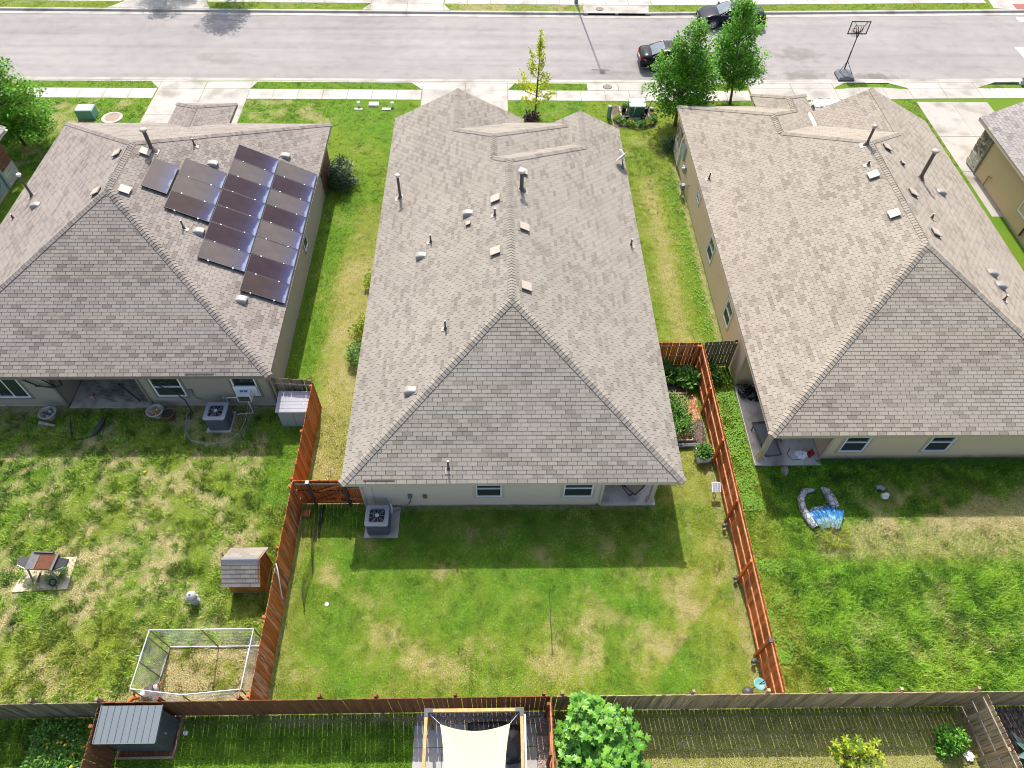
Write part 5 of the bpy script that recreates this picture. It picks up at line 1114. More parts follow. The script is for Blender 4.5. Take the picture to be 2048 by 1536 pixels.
mb = MB(); wire_net(mb, [(-1.35, 1.0), (-1.3, .3), (-.95, -.25), (-.3, -.45), (.5, -.45), (1.05, -.15), (1.2, .5), (1.15, 1.3)],   .02, .62, .085, .002, .06); mb.build('wire_mesh', M['grey'], t, kind='stuff')
mb = MB(); mb.tube([V(-1.35, 1.0, .5), V(-1.32, .35, .35), V(-1.0, -.25, .42), V(-.3, -.42, .3), V(.5, -.4, .45), V(1.05, -.1, .62), V(1.2, .5, .7), V(1.15, 1.3, .75)], .006, 5); mb.build('top_wire', M['ltgrey'], t)
for x, y in ((-1.0, -.25), (1.08, -.1), (1.2, .6)):
    mb = MB(); mb.tube([(x, y, 0), (x, y, .75)], .014, 5); mb.build('stake', M['dark'], t)
# storage box by the red fence
t = empty('storage_shed', 'small grey resin storage box with tiled lid by the red fence', 'storage box', (-8.28, 16.95, 0))
mb = MB(); mb.box((0, 0, .55), (1.2, .82, 1.1)); mb.build('body', M['ltgrey'], t)
for s in (-1, 1): mb = MB(); mb.box((s*.29, -.418, .58), (.54, .02, .96)); mb.build('door', plain('resin_green_grey', (.33, .35, .36), .5, 0, .06), t)
mb = MB(); mb.box((0, .02, 1.14), (1.3, .98, .05), 0, .5, Matrix.Rotation(.13, 3, 'X')); o = mb.build('lid', M['ltgrey'], t)
lidm = plain('resin_lilac_grey', (0.30, 0.29, 0.33), .35, 0, .05)
for i in range(6):
    for j in range(5):
        mb = MB(); R_ = Matrix.Rotation(.13, 3, 'X'); off = .11 if i % 2 else 0; x0 = -.64+j*.27+off*(1 if j else 0); x1 = min(-.64+(j+1)*.27+off, .64); c = R_ @ V((x0+x1)/2, -.40+i*.16, .03)+V(0, .02, 1.14)
        mb.box(c, (x1-x0-.012, .148, .012), 0, random.random(), R_); mb.build('lid_tile', lidm, o)
tag(MB().__class__ and (lambda mb: (mb.lathe((-7.72, 16.1, 0), [(.05, 0), (.1, .06), (.11, .14), (.06, .2), (.0, .21)], 10), mb.build('garden_ball', M['off']))[1])(MB()), 'small off-white ball on the grass by the red fence below the storage box', 'ball')
# dog house with shingle roof
t = empty('dog_house', 'cedar dog house with grey shingle roof beside the left red fence', 'dog house', (-8.76, 9.98, 0))
cm = M['cedar']
for y in (-.52, .5):
    mb = MB(); mb.box((0, y, .62), (1.12, .03, 1.0)); o = mb.build('wall', cm, t)
    for i in range(7): mb = MB(); mb.box((-.48+i*.16, y+(.02 if y > 0 else -.02), .62), (.15, .014, .98), 0, random.random()); mb.build('board', cm, o)
for x in (-.56, .56):
    mb = MB(); P = [(-.5, .12), (.5, .12), (.5, 1.14), (0, 1.58), (-.5, 1.14)]
    for k, sx in ((0, x-.015), (1, x+.015)): mb.poly([V(sx, y, z) for y, z in (P if k else P[::-1])])
    o = mb.build('end_wall', cm, t)
    sx = x+(.022 if x > 0 else -.022)
    for i in range(6):
        y0, y1 = -.48+i*.16+.005, -.48+(i+1)*.16-.005; zt = lambda y: 1.56-abs(y)*.88
        mb = MB(); f = [V(sx, y0, .13), V(sx, y1, .13), V(sx, y1, zt(y1)), V(sx, y0, zt(y0))]; mb.poly(f if x > 0 else f[::-1], 0, random.random()); mb.build('board', cm, o)
    for y, z0, z1 in ((-.5, .1, 1.14), (.5, .1, 1.14)): mb = MB(); mb.box((x+(.03 if x > 0 else -.03), y, (z0+z1)/2), (.03, .07, z1-z0)); mb.build('corner_trim', M['cedar'], t)
for s in (-1, 1): mb = MB(); mb.bar((.6, s*.56, 1.10), (.6, 0, 1.62), .03, .09); mb.build('rake_board', cm, t)
mb = MB(); mb.box((0, 0, .08), (1.2, 1.1, .09)); mb.build('floor_frame', M['old_wood'], t)
mb = MB()
for s in (-1, 1): mb.poly([V(-.64, s*.70, 1.0), V(.64, s*.70, 1.0), V(.64, 0, 1.62), V(-.64, 0, 1.62)][::s]); mb.poly([V(-.64, s*.70, .97), V(.64, s*.70, .97), V(.64, 0, 1.59), V(-.64, 0, 1.59)][::-s])
ro = mb.build('roof', M['under'], t)
for s in (-1, 1):
    u = V(0, -s*.70, .62).normalized(); n_ = V(0, s*.62, .70).normalized(); h_ = V(1, 0, 0)
    for i in range(6):
        for j in range(-1, 5):
            x0 = -.66+j*.33+(.165 if i % 2 else 0); x1 = min(x0+.33, .66); x0 = max(x0, -.66)
            if x1-x0 < .04: continue
            mb = MB(); b0 = V(0, s*.71, 1.0)+u*(i*.156)
            P = [b0+h_*(x0+.004)+n_*.018, b0+h_*(x1-.004)+n_*.018, b0+h_*(x1-.004)+u*.16+n_*.006, b0+h_*(x0+.004)+u*.16+n_*.006]; tn = random.uniform(.3, 1)
            mb.poly(P[::-1] if s > 0 else P, 0, tn); Q = [P[0]-n_*.016, P[1]-n_*.016, P[1], P[0]]; mb.poly(Q[::-1] if s > 0 else Q, 0, tn); mb.build('shingle', M['shC'], ro)
for i, k in enumerate((.3, .1, .2, .15)):
    mb = MB(); x0, x1 = -.66+i*.33+.003, -.66+(i+1)*.33-.003; mb.grid([[V(x, -.13, 1.535), V(x, 0, 1.65), V(x, .13, 1.535)] for x in (x0, x1)], 0, k, smooth=False); mb.build('ridge_cap', plain('ridge_slate', (.16, .17, .185), .9, 0, .3, 20), ro)
# metal shed at the bottom
t = empty('metal_shed', 'blue-grey metal shed with ribbed lean-to roof on a timber base, bottom left', 'shed', (-10.88, 4.84, 0))
steel = plain('painted_steel_blue_grey', (.15, .178, .19), .45, .1, .05, 2); steel2 = plain('painted_steel_dark', (.125, .13, .15), .42, .3, .12, 3)
for s, w, nm in ((V(0, -.42, 0), 1.56, 'wall'), (V(0, .42, 0), 1.56, 'wall')):
    mb = MB()
    hz = 1.58 if s.y < 0 else 1.72
    for i in range(10): mb.box((-.70+i*.156, s.y, .1+hz/2-.05), (.14, .02, hz-.1)); mb.box((-.70+i*.156+.078, s.y-.004, .1+hz/2-.05), (.02, .03, hz-.1))
    mb.build(nm, steel2, t)
for x in (-.78, .78):
    for i in range(6):
        y0 = -.41+i*.137; hz = 1.58+.14*(i+.5)/6; mb = MB(); mb.box((x, y0+.068, .1+hz/2-.06), (.02, .118, hz-.1)); mb.box((x+(.006 if x > 0 else -.006), y0, .1+hz/2-.06), (.03, .022, hz-.1)); mb.build('wall_panel', steel2, t)
mb = MB(); mb.box((.797, -.1, .9), (.02, .05, .12)); mb.build('handle', M['galv'], t)
R_ = Matrix.Rotation(math.atan2(.14, .92), 3, 'X')
mb = MB(); mb.box((-.02, 0, 1.70), (1.78, 1.0, .02), 0, .5, R_); ro = mb.build('roof', steel, t)
for i in range(9):
    mb = MB(); x0 = -.91+i*.1978; mb.box(V(x0+.099, 0, 1.70)+R_ @ V(0, 0, .014), (.186, .995, .006), 0, random.random(), R_); mb.build('roof_panel', steel, ro)
    mb = MB(); mb.box(V(x0+(.008 if i == 0 else 0), 0, 1.70)+R_ @ V(0, 0, .022), (.014, .995, .022), 0, .5, R_); mb.build('seam', steel2, ro)
for s in (-1, 1): mb = MB(); mb.box(V(-.02+s*.895, 0, 1.70)+R_ @ V(0,0,.008), (.03, 1.02, .07), 0, .5, R_); mb.build('edge_trim', steel, t)
mb = MB(); mb.box(V(-.02, 0, 1.70)+R_ @ V(0, -.51, .0), (1.79, .025, .06), 0, .5, R_); mb.build('edge_trim', steel, t)
for c, d in (((.86, -.02, .05), (.06, 1.24, .1)), ((-.86, -.02, .05), (.06, 1.24, .1)), ((0, -.62, .05), (1.66, .06, .1)), ((0, .56, .05), (1.66, .06, .1))): mb = MB(); mb.box(c, d); mb.build('base_timber', M['old_wood'], t)
for i in range(11): mb = MB(); mb.box((-.76+i*.152, -.02, .04), (.14, 1.12, .03), 0, random.random()); mb.build('floor_board', M['brown_wood'], t)
mb = MB(); mb.lathe((-9.83, 4.92, 0), [(.07, 0), (.08, .03), (.05, .05), (0, .055)], 12); tag(mb.build('sprinkler_cap', M['white']), 'small white round cap on the grass right of the metal shed', 'cap')
# dog run of galvanised tubes and chain link
t = empty('dog_run', 'galvanised chain-link dog run on straw in the left garden', 'dog run', (-9.45, 6.65, 0))
KP = [(-1.6, .92), (.02, .92), (1.68, .92), (1.66, -.9), (-.06, -1.04), (-1.66, -.85)]; KH = 1.8
for i, (p, q) in enumerate(zip(KP, KP[1:]+KP[:1])):
    for z in (.06, KH): mb = MB(); mb.tube([(*p, z), (*q, z)], .021, 6); mb.build('rail', M['galv'], t)
    mb = MB(); wire_net(mb, [p, q], .06, KH, .085, .0024); mb.build('chain_link', M['galv'], t, kind='stuff')
for p in KP: mb = MB(); mb.tube([(*p, 0), (*p, KH+.02)], .023, 6); mb.build('post', M['grey'], t)
for f in (.12, .55): 
    p = V(*KP[0], 0)+(V(*KP[5], 0)-V(*KP[0], 0))*f; mb = MB(); mb.tube([p, p+V(0,0,KH)], .02, 6); mb.build('gate_stile', M['grey'], t)
for x, y, s in ((-1.63, .1, -1), (1.67, .15, -1)): mb = MB(); mb.box((x, y, KH-.02), (.05, .28, .05)); mb.tube([(x, y+.02, KH), (x+s*.16, y+.02, KH)], .014, 5); mb.build('latch', M['ltgrey'], t)
# pergola with sail at the bottom
t = empty('pergola', 'pine pergola with grey steel corner brackets at the bottom edge', 'pergola', (-.68, 3.6, 0))
x0, x1, y0, y1, z = -1.40, 1.37, -2.0, 1.35, 2.33
for a, b in (((x0+.12, y1, z), (x1-.12, y1, z)), ((x0, y0, z), (x0, y1-.14, z)), ((x1, y0, z), (x1, y1-.14, z))): mb = MB(); mb.bar(a, b, .09, .14); mb.build('beam', M['pine'], t)
for x, y in ((x0, y1), (x1, y1), (x0, y0), (x1, y0)):
    mb = MB(); mb.box((x, y, (z-.08)/2), (.09, .09, z-.08)); mb.build('post', M['cedar'], t)
    s = 1 if x == x0 else -1
    mb = MB(); mb.box((x+s*.06, y, z), (.25, .115, .165)); mb.box((x, y-.07, z+.001), (.115, .20, .162)); mb.box((x, y, z-.16), (.112, .112, .16)); mb.build('corner_bracket', M['dark'], t)
mb = MB(); mb.bx(x1+.06, x1+.12, y0, y1-.12, z-.1, z+.04); mb.build('side_channel', M['ltgrey'], t)
t = empty('shade_sail', 'cream shade sail stretched inside the pergola with curved edges', 'shade sail', (-.68, 3.6, 2.3))
mb = MB(); N_ = 16; rows = []
for i in range(N_+1):
    v = i/N_; row = []
    for j in range(N_+1):
        u = j/N_; ex = .17*4*v*(1-v) ; ey = .20*4*u*(1-u)
        xa, xb = -1.0+ex, 1.04-ex; ya, yb = -1.95+ey, 1.02-ey
        row.append(V(xa+(xb-xa)*u, ya+(yb-ya)*v, -.06-.10*16*u*(1-u)*v*(1-v)+.01*math.sin(u*13+v*4)))
    rows.append(row)
sailm, n_, l_, b_ = newmat('sail_cloth'); setc(b_, (.66, .56, .40), .8, 0, .2)
tc = n_.new('ShaderNodeTexCoord'); wv = noise_node(n_, l_, tc, 1.0, 4, mapscale=(3, 60, 1)); cr = ramp(n_, [(.3, (.52, .44, .30)), (.7, (.60, .52, .38))]); l_.new(wv.outputs[0], cr.inputs[0]); l_.new(cr.outputs[0], b_.inputs['Base Color'])
mb.grid(rows, 0); mb.build('cloth', sailm, t)
for x, y, dx, dy in ((-1.0, 1.02, -.32, .26), (1.04, 1.02, .25, .25)): mb = MB(); mb.tube([(x, y, -.05), (x+dx, y+dy, 0)], .012, 5); mb.build('cord', M['galv'], t)
# patio with pavers and gravel
t = slabs('garden_patio', [rect(-2.66, -1.75, 4.4, 5.05), rect(-1.75, -.85, 4.4, 5.05), rect(-.85, .1, 4.4, 5.05), rect(.1, .75, 4.4, 5.05), rect(.75, 1.22, 4.4, 5.05), rect(-2.66, -1.75, 3.6, 4.4), rect(-1.75, -.85, 3.6, 4.4), rect(-.85, .1, 3.6, 4.4), rect(.1, .75, 3.6, 4.4), rect(.75, 1.22, 3.6, 4.4), rect(-2.66, -.85, 2.4, 3.6), rect(-.85, 1.22, 2.4, 3.6)], concrete_mat('patio_paver', (.40, .385, .365), .14, 1.2))
mb = MB()
for i in range(5200):
    if i < 3400: x, y = random.uniform(-2.55, 1.55), random.uniform(5.06, 5.40)
    else: x, y = random.uniform(1.24, 1.56), random.uniform(3.0, 5.1)
    r = random.uniform(.012, .03); a = random.random()*PI; P = [V(x+r*math.cos(a+k*PI/2)*random.uniform(.7, 1.3), y+r*math.sin(a+k*PI/2), .012) for k in range(4)]; tp = V(x, y, .012+r); tn = random.random()
    for k in range(4): mb.poly([P[k], P[(k+1) % 4], tp], 0, tn)
mb.bx(-2.6, 1.58, 5.05, 5.41, -.02, .012, 1); mb.bx(1.23, 1.58, 2.4, 5.05, -.02, .012, 1)
gm_ = wood_mat('river_gravel', (.46, .38, .33), (.78, .70, .64), (.18, .13, .11), grain=(1, 1, 1), rnd=1.0)
tag(mb.build('gravel', [gm_, plain('gravel_bed', (.24, .20, .17), .9, 0, .4, 30)]), kind='stuff')
tag((lambda mb: (mb.bx(1.25, 1.56, 4.72, 5.0, .03, .06), mb.build('stepping_stone', concrete_mat('brown_paver', (.22, .17, .14), .2)))[1])(MB()), 'brown square paver in the gravel beside the pergola', 'paver')
def cover(name, label, cat, cx, cy, w, d, h, peak, mat):
    """draped cover over garden furniture"""
    mb = MB(); n = 28; rows = []
    for k, (f, z) in enumerate(((1.03, 0), (1.0, h*.5), (.97, h*.85), (.85, h), (.35, h+peak*.6), (.05, h+peak))):
        row = []
        for i in range(n):
            a = 2*PI*i/n; q = max(abs(math.cos(a)), abs(math.sin(a))); wr = 1+.035*math.sin(i*5.1+k)*(1 if k < 4 else .4)
            row.append(V(cx+w/2*f*wr*math.cos(a)/q**.8, cy+d/2*f*wr*math.sin(a)/q**.8, .02+z+.015*math.sin(i*3.3+k*2)))
        rows.append(row)
    mb.grid(rows, 0, .5, True, True); mb.poly(rows[-1]); return tag(mb.build(name, mat), label, cat)
blackcloth = plain('black_cover_cloth', (.022, .022, .025), .38, 0, .2, 5, bump=.3)
cover('grill_cover', 'black cover draped over a grill in the corner of the pergola', 'cover', .42, 4.42, .62, 1.0, .75, .3, blackcloth)
cover('bench_cover', 'long low black cover along the back of the pergola patio', 'cover', -.25, 4.85, 1.45, .42, .45, .05, blackcloth)
cover('chair_cover', 'black covered seat at the bottom edge right of the sail', 'cover', .75, 3.45, 1.0, .55, .5, .06, blackcloth)
# ================================================================ CARS
def paint_mat(name, c, rough=.22, coat=1.0):
    m, n, l, b = newmat(name); setc(b, c, rough, 0, .10); b.inputs['Coat Weight'].default_value = coat*.12; b.inputs['Coat Roughness'].default_value = .04; return m
rubber = plain('tyre_rubber', (.018, .018, .018), .85, 0, .15); alloy = plain('alloy_wheel', (.55, .56, .58), .25, .7, .05)
lampred = glass_mat('red_lamp', (.45, .01, .012), .12); lampclr = glass_mat('clear_lamp', (.55, .57, .6), .08); chrome = plain('chrome', (.7, .7, .72), .12, 1.0, .03)
car_glass = glass_mat('car_glass', (.012, .016, .02), .03); car_glass.node_tree.nodes['Principled BSDF'].inputs['Specular IOR Level'].default_value = .2; car_glass_dust_sky = plain('dusty_sky_sheen_glass', (.13, .16, .19), .3, 0, .6, 9, spec=.15)
def car(label, loc, rz, paint, L=4.75, Wd=1.83, H=1.43, dust_sky=False, rings=False, wb=2.8):
    t = empty('parked_car', label, 'car', loc, rz, 'parked cars'); w = Wd/2; zb = .22; belt = .93
    xs = [-L/2, -L/2+.05, -L/2+.22, -L/2+.62, -1.55, -.6, .4, 1.0, 1.5, L/2-.55, L/2-.2, L/2-.05, L/2]
    top = [.60, .86, 1.02, 1.05, 1.0, belt+.02, belt+.02, .97, .93, .83, .72, .62, .50]
    wid = [.72, .88, .95, .99, 1, 1, 1, 1, 1, .985, .93, .86, .70]
    lo = [.40, .30, .25, .22, .2, .2, .2, .2, .2, .22, .25, .30, .36]
    rows = []
    for x, zt, k, zl in zip(xs, top, wid, lo):
        ww = w*k; sh = min(zt-.03, belt-.05); half = [(0, zl), (ww*.80, zl), (ww*.97, zl+.10), (ww, (zl+sh)*.52), (ww*.985, sh-.10), (ww*.945, sh), (ww*.80, sh+(zt-sh)*.72), (ww*.45, zt-.005), (0, zt+.012)]
        rows.append([V(x, y, z) for y, z in half]+[V(x, -y, z) for y, z in half[::-1][1:-1]])
    mb = MB(); mb.grid([r[::-1] for r in rows], 0, .5, True, True); mb.poly(rows[0]); mb.poly(rows[-1][::-1]); body = mb.build('body', paint, t)
    # cabin
    xr0, xr1, xf0, xf1 = -1.72, -.88, 1.02, .12; zr = H
    def sec(x, z, k): return V(x, w*k, z)
    N = 7
    roof = []
    for i in range(N+1):
        f = i/N; x = xr1+(xf1-xr1)*f; zz = zr-.05*(2*f-1)**2; roof.append([V(x, w*.68*s, zz-.055*abs(s)**2.4) for s in (-1, -.75, -.4, 0, .4, .75, 1)])
    mb = MB(); mb.grid([r[::-1] for r in roof][::-1], 0, .5, True); mb.grid([[p-V(0,0,.05) for p in r] for r in roof], 0)
    br = [V(xr0, -w*.74, 1.02), V(xr0, w*.74, 1.02)]; bf = [V(xf0, -w*.80, .95), V(xf0, w*.80, .95)]
    for s, i in ((-1, 0), (1, -1)):
        pr, pf = roof[0][i], roof[-1][i]
        for a, b in ((br[0 if s < 0 else 1], pr), (pf, bf[0 if s < 0 else 1]), (pr, pf)): mb.bar(a, b, .07, .06)
        mb.bar(V(-.30, s*w*.9, belt), V(-.34, s*w*.69, zr-.06), .07, .04)
    mb.build('roof', paint, t)
    mb = MB(); rr = roof[0]; n7 = len(rr)
    rows = [[V(xr0+(rr[j].x-xr0)*f, (-w*.74+(2*w*.74)*j/(n7-1))*(1-f)+rr[j].y*f, 1.015+(rr[j].z-1.015)*f+.03*math.sin(PI*f)) for j in range(n7)] for f in (0, .33, .66, 1)]
    mb.grid([r[::-1] for r in rows][::-1], 0); mb.build('rear_window', car_glass_dust_sky if dust_sky else car_glass, t)
    mb = MB(); ff = roof[-1]; rows = [[V(xf0+(ff[j].x-xf0)*f+.06*math.cos((j/(n7-1)-.5)*PI)*(1-f), (-w*.80+(2*w*.80)*j/(n7-1))*(1-f)+ff[j].y*f, .955+(ff[j].z-.955)*f+.03*math.sin(PI*f)) for j in range(n7)] for f in (0, .33, .66, 1)]
    mb.grid(rows, 0); mb.build('windscreen', car_glass_dust_sky, t)  # paler glass colour paints the sky reflection into the windscreen
    for s in (-1, 1):
        P = [V(xr0+.12, s*w*.86, belt+.02), V(-.33, s*w*.915, belt), V(-.36, s*w*.70, zr-.085), V(xr1+.05, s*w*.69, zr-.10)]; mb = MB(); mb.poly(P if s > 0 else P[::-1]); mb.build('side_window', car_glass, t)
        P = [V(-.27, s*w*.915, belt), V(xf0-.14, s*w*.90, belt-.01), V(xf1-.02, s*w*.69, zr-.10), V(-.30, s*w*.70, zr-.085)]; mb = MB(); mb.poly(P if s > 0 else P[::-1]); mb.build('side_window', car_glass, t)
        mb = MB(); mb.tube([V(xr0+.05, s*w*.87, belt+.02), V(-1.3, s*w*.80, 1.16), V(xr1+.02, s*w*.71, zr-.07), V(xf1, s*w*.71, zr-.07), V(xf0-.08, s*w*.90, belt)], .011, 4); mb.tube([V(xr0+.05, s*w*.90, belt+.01), V(xf0-.08, s*w*.93, belt-.015)], .011, 4); mb.build('window_trim', chrome, t)
        mb = MB(); mb.box((.80, s*(w+.07), .98), (.12, .2, .13)); mb.build('mirror', paint, t)
        for x in (-.75, .35): mb = MB(); mb.box((x, s*(w*.995), .80), (.18, .02, .025)); mb.build('door_handle', chrome, t)
        for x in (-1.25, -.28, .95): mb = MB(); mb.bar((x, s*(w*1.0), .36), (x, s*(w*.965), .90), .008, .012); mb.build('door_seam', M['black'], t)
        for x in (wb/2, -wb/2-.02):
            mb = MB(); A = [V(x+.37*math.cos(a), s*(w*1.002), .33+.37*math.sin(a)) for a in [PI*k/14 for k in range(15)]]; B = [V(p.x, s*(w*.97), p.z) for p in A]; P = A if s < 0 else A[::-1]; mb.poly(P); mb.build('wheel_arch', M['black'], t)
            wh = bpy.data.objects.new('wheel', None); COL.objects.link(wh); wh.parent = t; wh.location = (x, s*(w-.09), .33); wh.rotation_euler = (-s*PI/2, 0, 0)
            mb = MB(); mb.lathe((0, 0, -.11), [(.21, 0), (.30, 0), (.33, .03), (.33, .19), (.30, .22), (.225, .215), (.21, .17)], 24, cap=False); mb.build('tyre', rubber, wh)
            mb = MB(); mb.cyl((0, 0, .02), .215, .01, 20, 1); mb.lathe((0, 0, .06), [(.215, 0), (.225, .045), (.205, .045), (.20, 0)], 24, cap=False)
            for k in range(10): a = 2*PI*k/10; mb.bar((.03*math.cos(a), .03*math.sin(a), .085), (.21*math.cos(a), .21*math.sin(a), .09), .028, .02)
            mb.cyl((0, 0, .075), .05, .03, 12); mb.build('rim', [alloy, M['black']], wh)
        # lamps
        P = [V(-L/2+.06, s*w*.83, .73), V(-L/2+.02, s*w*.45, .72), V(-L/2+.06, s*w*.45, .86), V(-L/2+.18, s*w*.90, .86), V(-L/2+.38, s*w*.985, .82), V(-L/2+.36, s*w*.99, .74)]
        mb = MB(); c = sum(P, V(0,0,0))/6; Q = [p+(V(-.035, s*.02, 0)) for p in P]; mb.poly(Q if s < 0 else Q[::-1])
        for i in range(6): j = (i+1) % 6; mb.poly([P[i], P[j], Q[j], Q[i]]); mb.poly([Q[i], Q[j], P[j], P[i]])
        mb.build('tail_lamp', lampred, t)
        P = [V(L/2-.10, s*w*.52, .60), V(L/2-.14, s*w*.80, .61), V(L/2-.40, s*w*.965, .66), V(L/2-.42, s*w*.94, .735), V(L/2-.18, s*w*.78, .70), V(L/2-.13, s*w*.54, .675)]
        mb = MB(); Q = [p+V(.045, s*.025, .012) for p in P]; mb.poly(Q[::-1] if s < 0 else Q)
        for i in range(6): j = (i+1) % 6; mb.poly([P[i], P[j], Q[j], Q[i]]); mb.poly([Q[i], Q[j], P[j], P[i]])
        mb.build('headlight', lampclr, t)
        mb = MB(); mb.box((L/2-.10, s*w*.70, .37), (.10, .26, .10), 0, .5, Matrix.Rotation(-s*.45, 3, 'Z')); mb.build('air_intake', M['black'], t)
    mb = MB(); P = [V(L/2+.02, -.36, .32), V(L/2+.02, .36, .32), V(L/2+.0, .42, .56), V(L/2-.04, .36, .66), V(L/2-.04, -.36, .66), V(L/2, -.42, .56)]; mb.poly(P); g = mb.build('grille', M['black'], t)
    if rings:
        for i in range(4):
            mb = MB(); mb.tube([V(L/2+.025, -.135+i*.09+.055*math.cos(2*PI*k/12), .575+.055*math.sin(2*PI*k/12)) for k in range(13)], .009, 4, caps=False); mb.build('badge_ring', chrome, t)
    mb = MB(); mb.box((-L/2-.006, 0, .66), (.02, .52, .14)); mb.build('number_plate', M['off'], t)
    mb = MB(); mb.box((-L/2+.1, 0, .34), (.2, Wd*.86, .1)); mb.build('bumper_valance', M['black'], t)
    return t
navy = paint_mat('paint_blue_black', (.006, .010, .022)); blackp = paint_mat('paint_black', (.008, .011, .014)); whitep = paint_mat('paint_white', (.72, .74, .76), .3)
car('blue-black sedan at the far kerb facing left with four-ring badge', (16.95, 51.75, -.12), PI, navy, L=4.75, rings=True)
car('black sedan at the near kerb, mostly hidden behind the leafy tree', (12.0, 45.85, -.12), 0, blackp, L=4.9, Wd=1.85, dust_sky=True)
car('white car on the driveway of the right house, only its top showing above the roof', (20.45, 38.2, .02), PI/2, whitep, L=4.7)

# ================================================================ STREET AND FRONT-GARDEN THINGS
t = empty('basketball_hoop', 'black portable basketball hoop with clear framed backboard at the kerb', 'basketball hoop', (23.2, 44.55, -.11))
mb = MB(); B = [(-.55, -.62), (.5, -.62), (.62, .35), (.45, .68), (-.3, .68), (-.55, .4)]
b0 = [V(x, y, 0) for x, y in B]; b1 = [V(x*1.0, y, .10) for x, y in B]; b2 = [V(x*.82, y*.82, .19) for x, y in B]
mb.grid([b0, b1, b2], 0, .5, False, True); mb.poly(b2); mb.build('base', plain('base_grey_plastic', (.075, .085, .095), .45, 0, .15), t)
mb = MB(); mb.box((.0, -.35, .21), (.4, .22, .05)); mb.box((-.2, 0, .2), (.12, .4, .04)); mb.build('base_lid', M['dark'], t)
mb = MB(); mb.tube([(.16, .60, .1), (.16, .62, 1.4)], .045, 8); mb.tube([(.16, .62, 1.3), (.16, .63, 2.62)], .036, 8); mb.build('pole', M['black'], t)
mb = MB(); mb.tube([(-.42, .1, .12), (.16, .6, .75)], .018, 6); mb.tube([(.5, -.1, .12), (.16, .6, .75)], .018, 6); mb.build('strut', M['black'], t)
bc = V(.22, .95, 2.75)
def bxb(nm, x0, x1, z0, z1, mat, y=0, d=.035): mb = MB(); mb.box(bc+V((x0+x1)/2, y, (z0+z1)/2), (x1-x0, d, z1-z0)); return mb.build(nm, mat, t)
for a in ((-.63, .63, .365, .42), (-.63, .63, -.42, -.35), (-.63, -.575, -.35, .365), (.575, .63, -.35, .365)): bxb('board_frame', *a, M['black'])
m_, n_, l_, b_ = newmat('clear_board'); setc(b_, (.9, .9, .9), .05); b_.inputs['Transmission Weight'].default_value = 1.0; b_.inputs['IOR'].default_value = 1.05
bxb('board_panel', -.575, .575, -.35, .365, m_, 0, .008)
for a in ((-.30, .30, .10, .135), (-.30, .30, -.30, -.265), (-.30, -.265, -.265, .10), (.265, .30, -.265, .10)): bxb('target_frame', *a, M['black'], .012, .02)
for s in (-1, 1):
    mb = MB(); mb.bar(bc+V(s*.40, -.04, .37), bc+V(s*.22, -.1, .1), .03, .03); mb.bar(bc+V(s*.22, -.1, .1), bc+V(s*.10, -.1, -.32), .03, .03); mb.build('board_arm', M['black'], t)
    mb = MB(); mb.bar((.16+s*.05, .62, 2.3), bc+V(s*.1, -.05, -.2), .035, .035); mb.bar((.16+s*.05, .62, 2.6), bc+V(s*.1, -.05, .08), .035, .035); mb.build('lift_arm', M['black'], t)
mb = MB(); rc = bc+V(0, .38, -.33); mb.tube([rc+V(.225*math.cos(2*PI*k/18), .225*math.sin(2*PI*k/18), 0) for k in range(19)], .012, 6, caps=False); mb.box(bc+V(0, .08, -.34), (.16, .14, .05)); mb.build('rim', plain('rim_orange', (.35, .06, .03), .5, 0, .1), t)
mb = MB()
for k in range(12):
    a = 2*PI*k/12
    for d in (1, -1): mb.tube([rc+V(.22*math.cos(a), .22*math.sin(a), 0), rc+V(.17*math.cos(a+d*.5), .17*math.sin(a+d*.5), -.2), rc+V(.12*math.cos(a+d), .12*math.sin(a+d), -.4)], .006, 4)
mb.build('net', M['off'], t)
def hydrant(label, loc, rz=0, s=1.0):
    t = empty('fire_hydrant', label, 'fire hydrant', loc, rz, 'fire hydrants'); t.scale = (s, s, s); hm = plain('hydrant_silver_white', (.46, .48, .50), .4, .1, .1, 12)
    mb = MB(); mb.lathe((0, 0, 0), [(.15, 0), (.15, .05), (.11, .06), (.105, .16), (.15, .17), (.15, .21), (.115, .22), (.115, .50), (.135, .53)], 16, cap=False); mb.build('barrel', hm, t)
    mb = MB(); mb.lathe((0, 0, .52), [(.17, 0), (.17, .03), (.16, .05), (.13, .12), (.07, .17), (.035, .18), (.035, .22), (.0, .225)], 16); mb.build('bonnet', hm, t)
    for d, r, ln in ((V(1, 0, 0), .05, .16), (V(-1, 0, 0), .05, .16), (V(0, -1, 0), .07, .17)):
        mb = MB(); mb.tube([d*.08+V(0,0,.4), d*ln+V(0,0,.4)], r, 12); mb.tube([d*(ln-.03)+V(0,0,.4), d*(ln+.03)+V(0,0,.4)], r*1.2, 8); mb.tube([d*ln+V(0,0,.4), d*(ln+.07)+V(0,0,.4)], .022, 5); mb.build('nozzle', hm, t)
    for k in range(8): a = 2*PI*k/8; mb = MB(); mb.cyl((.15*math.cos(a), .15*math.sin(a), .535), .016, .03, 6); mb.build('bolt', hm, t)
    return t
hydrant('white fire hydrant on the patchy grass left of the dog house', (-10.58, 9.15, 0), .3)
hydrant('white fire hydrant on the verge at the top right edge', (34.7, 43.5, 0), .2, 1.05)
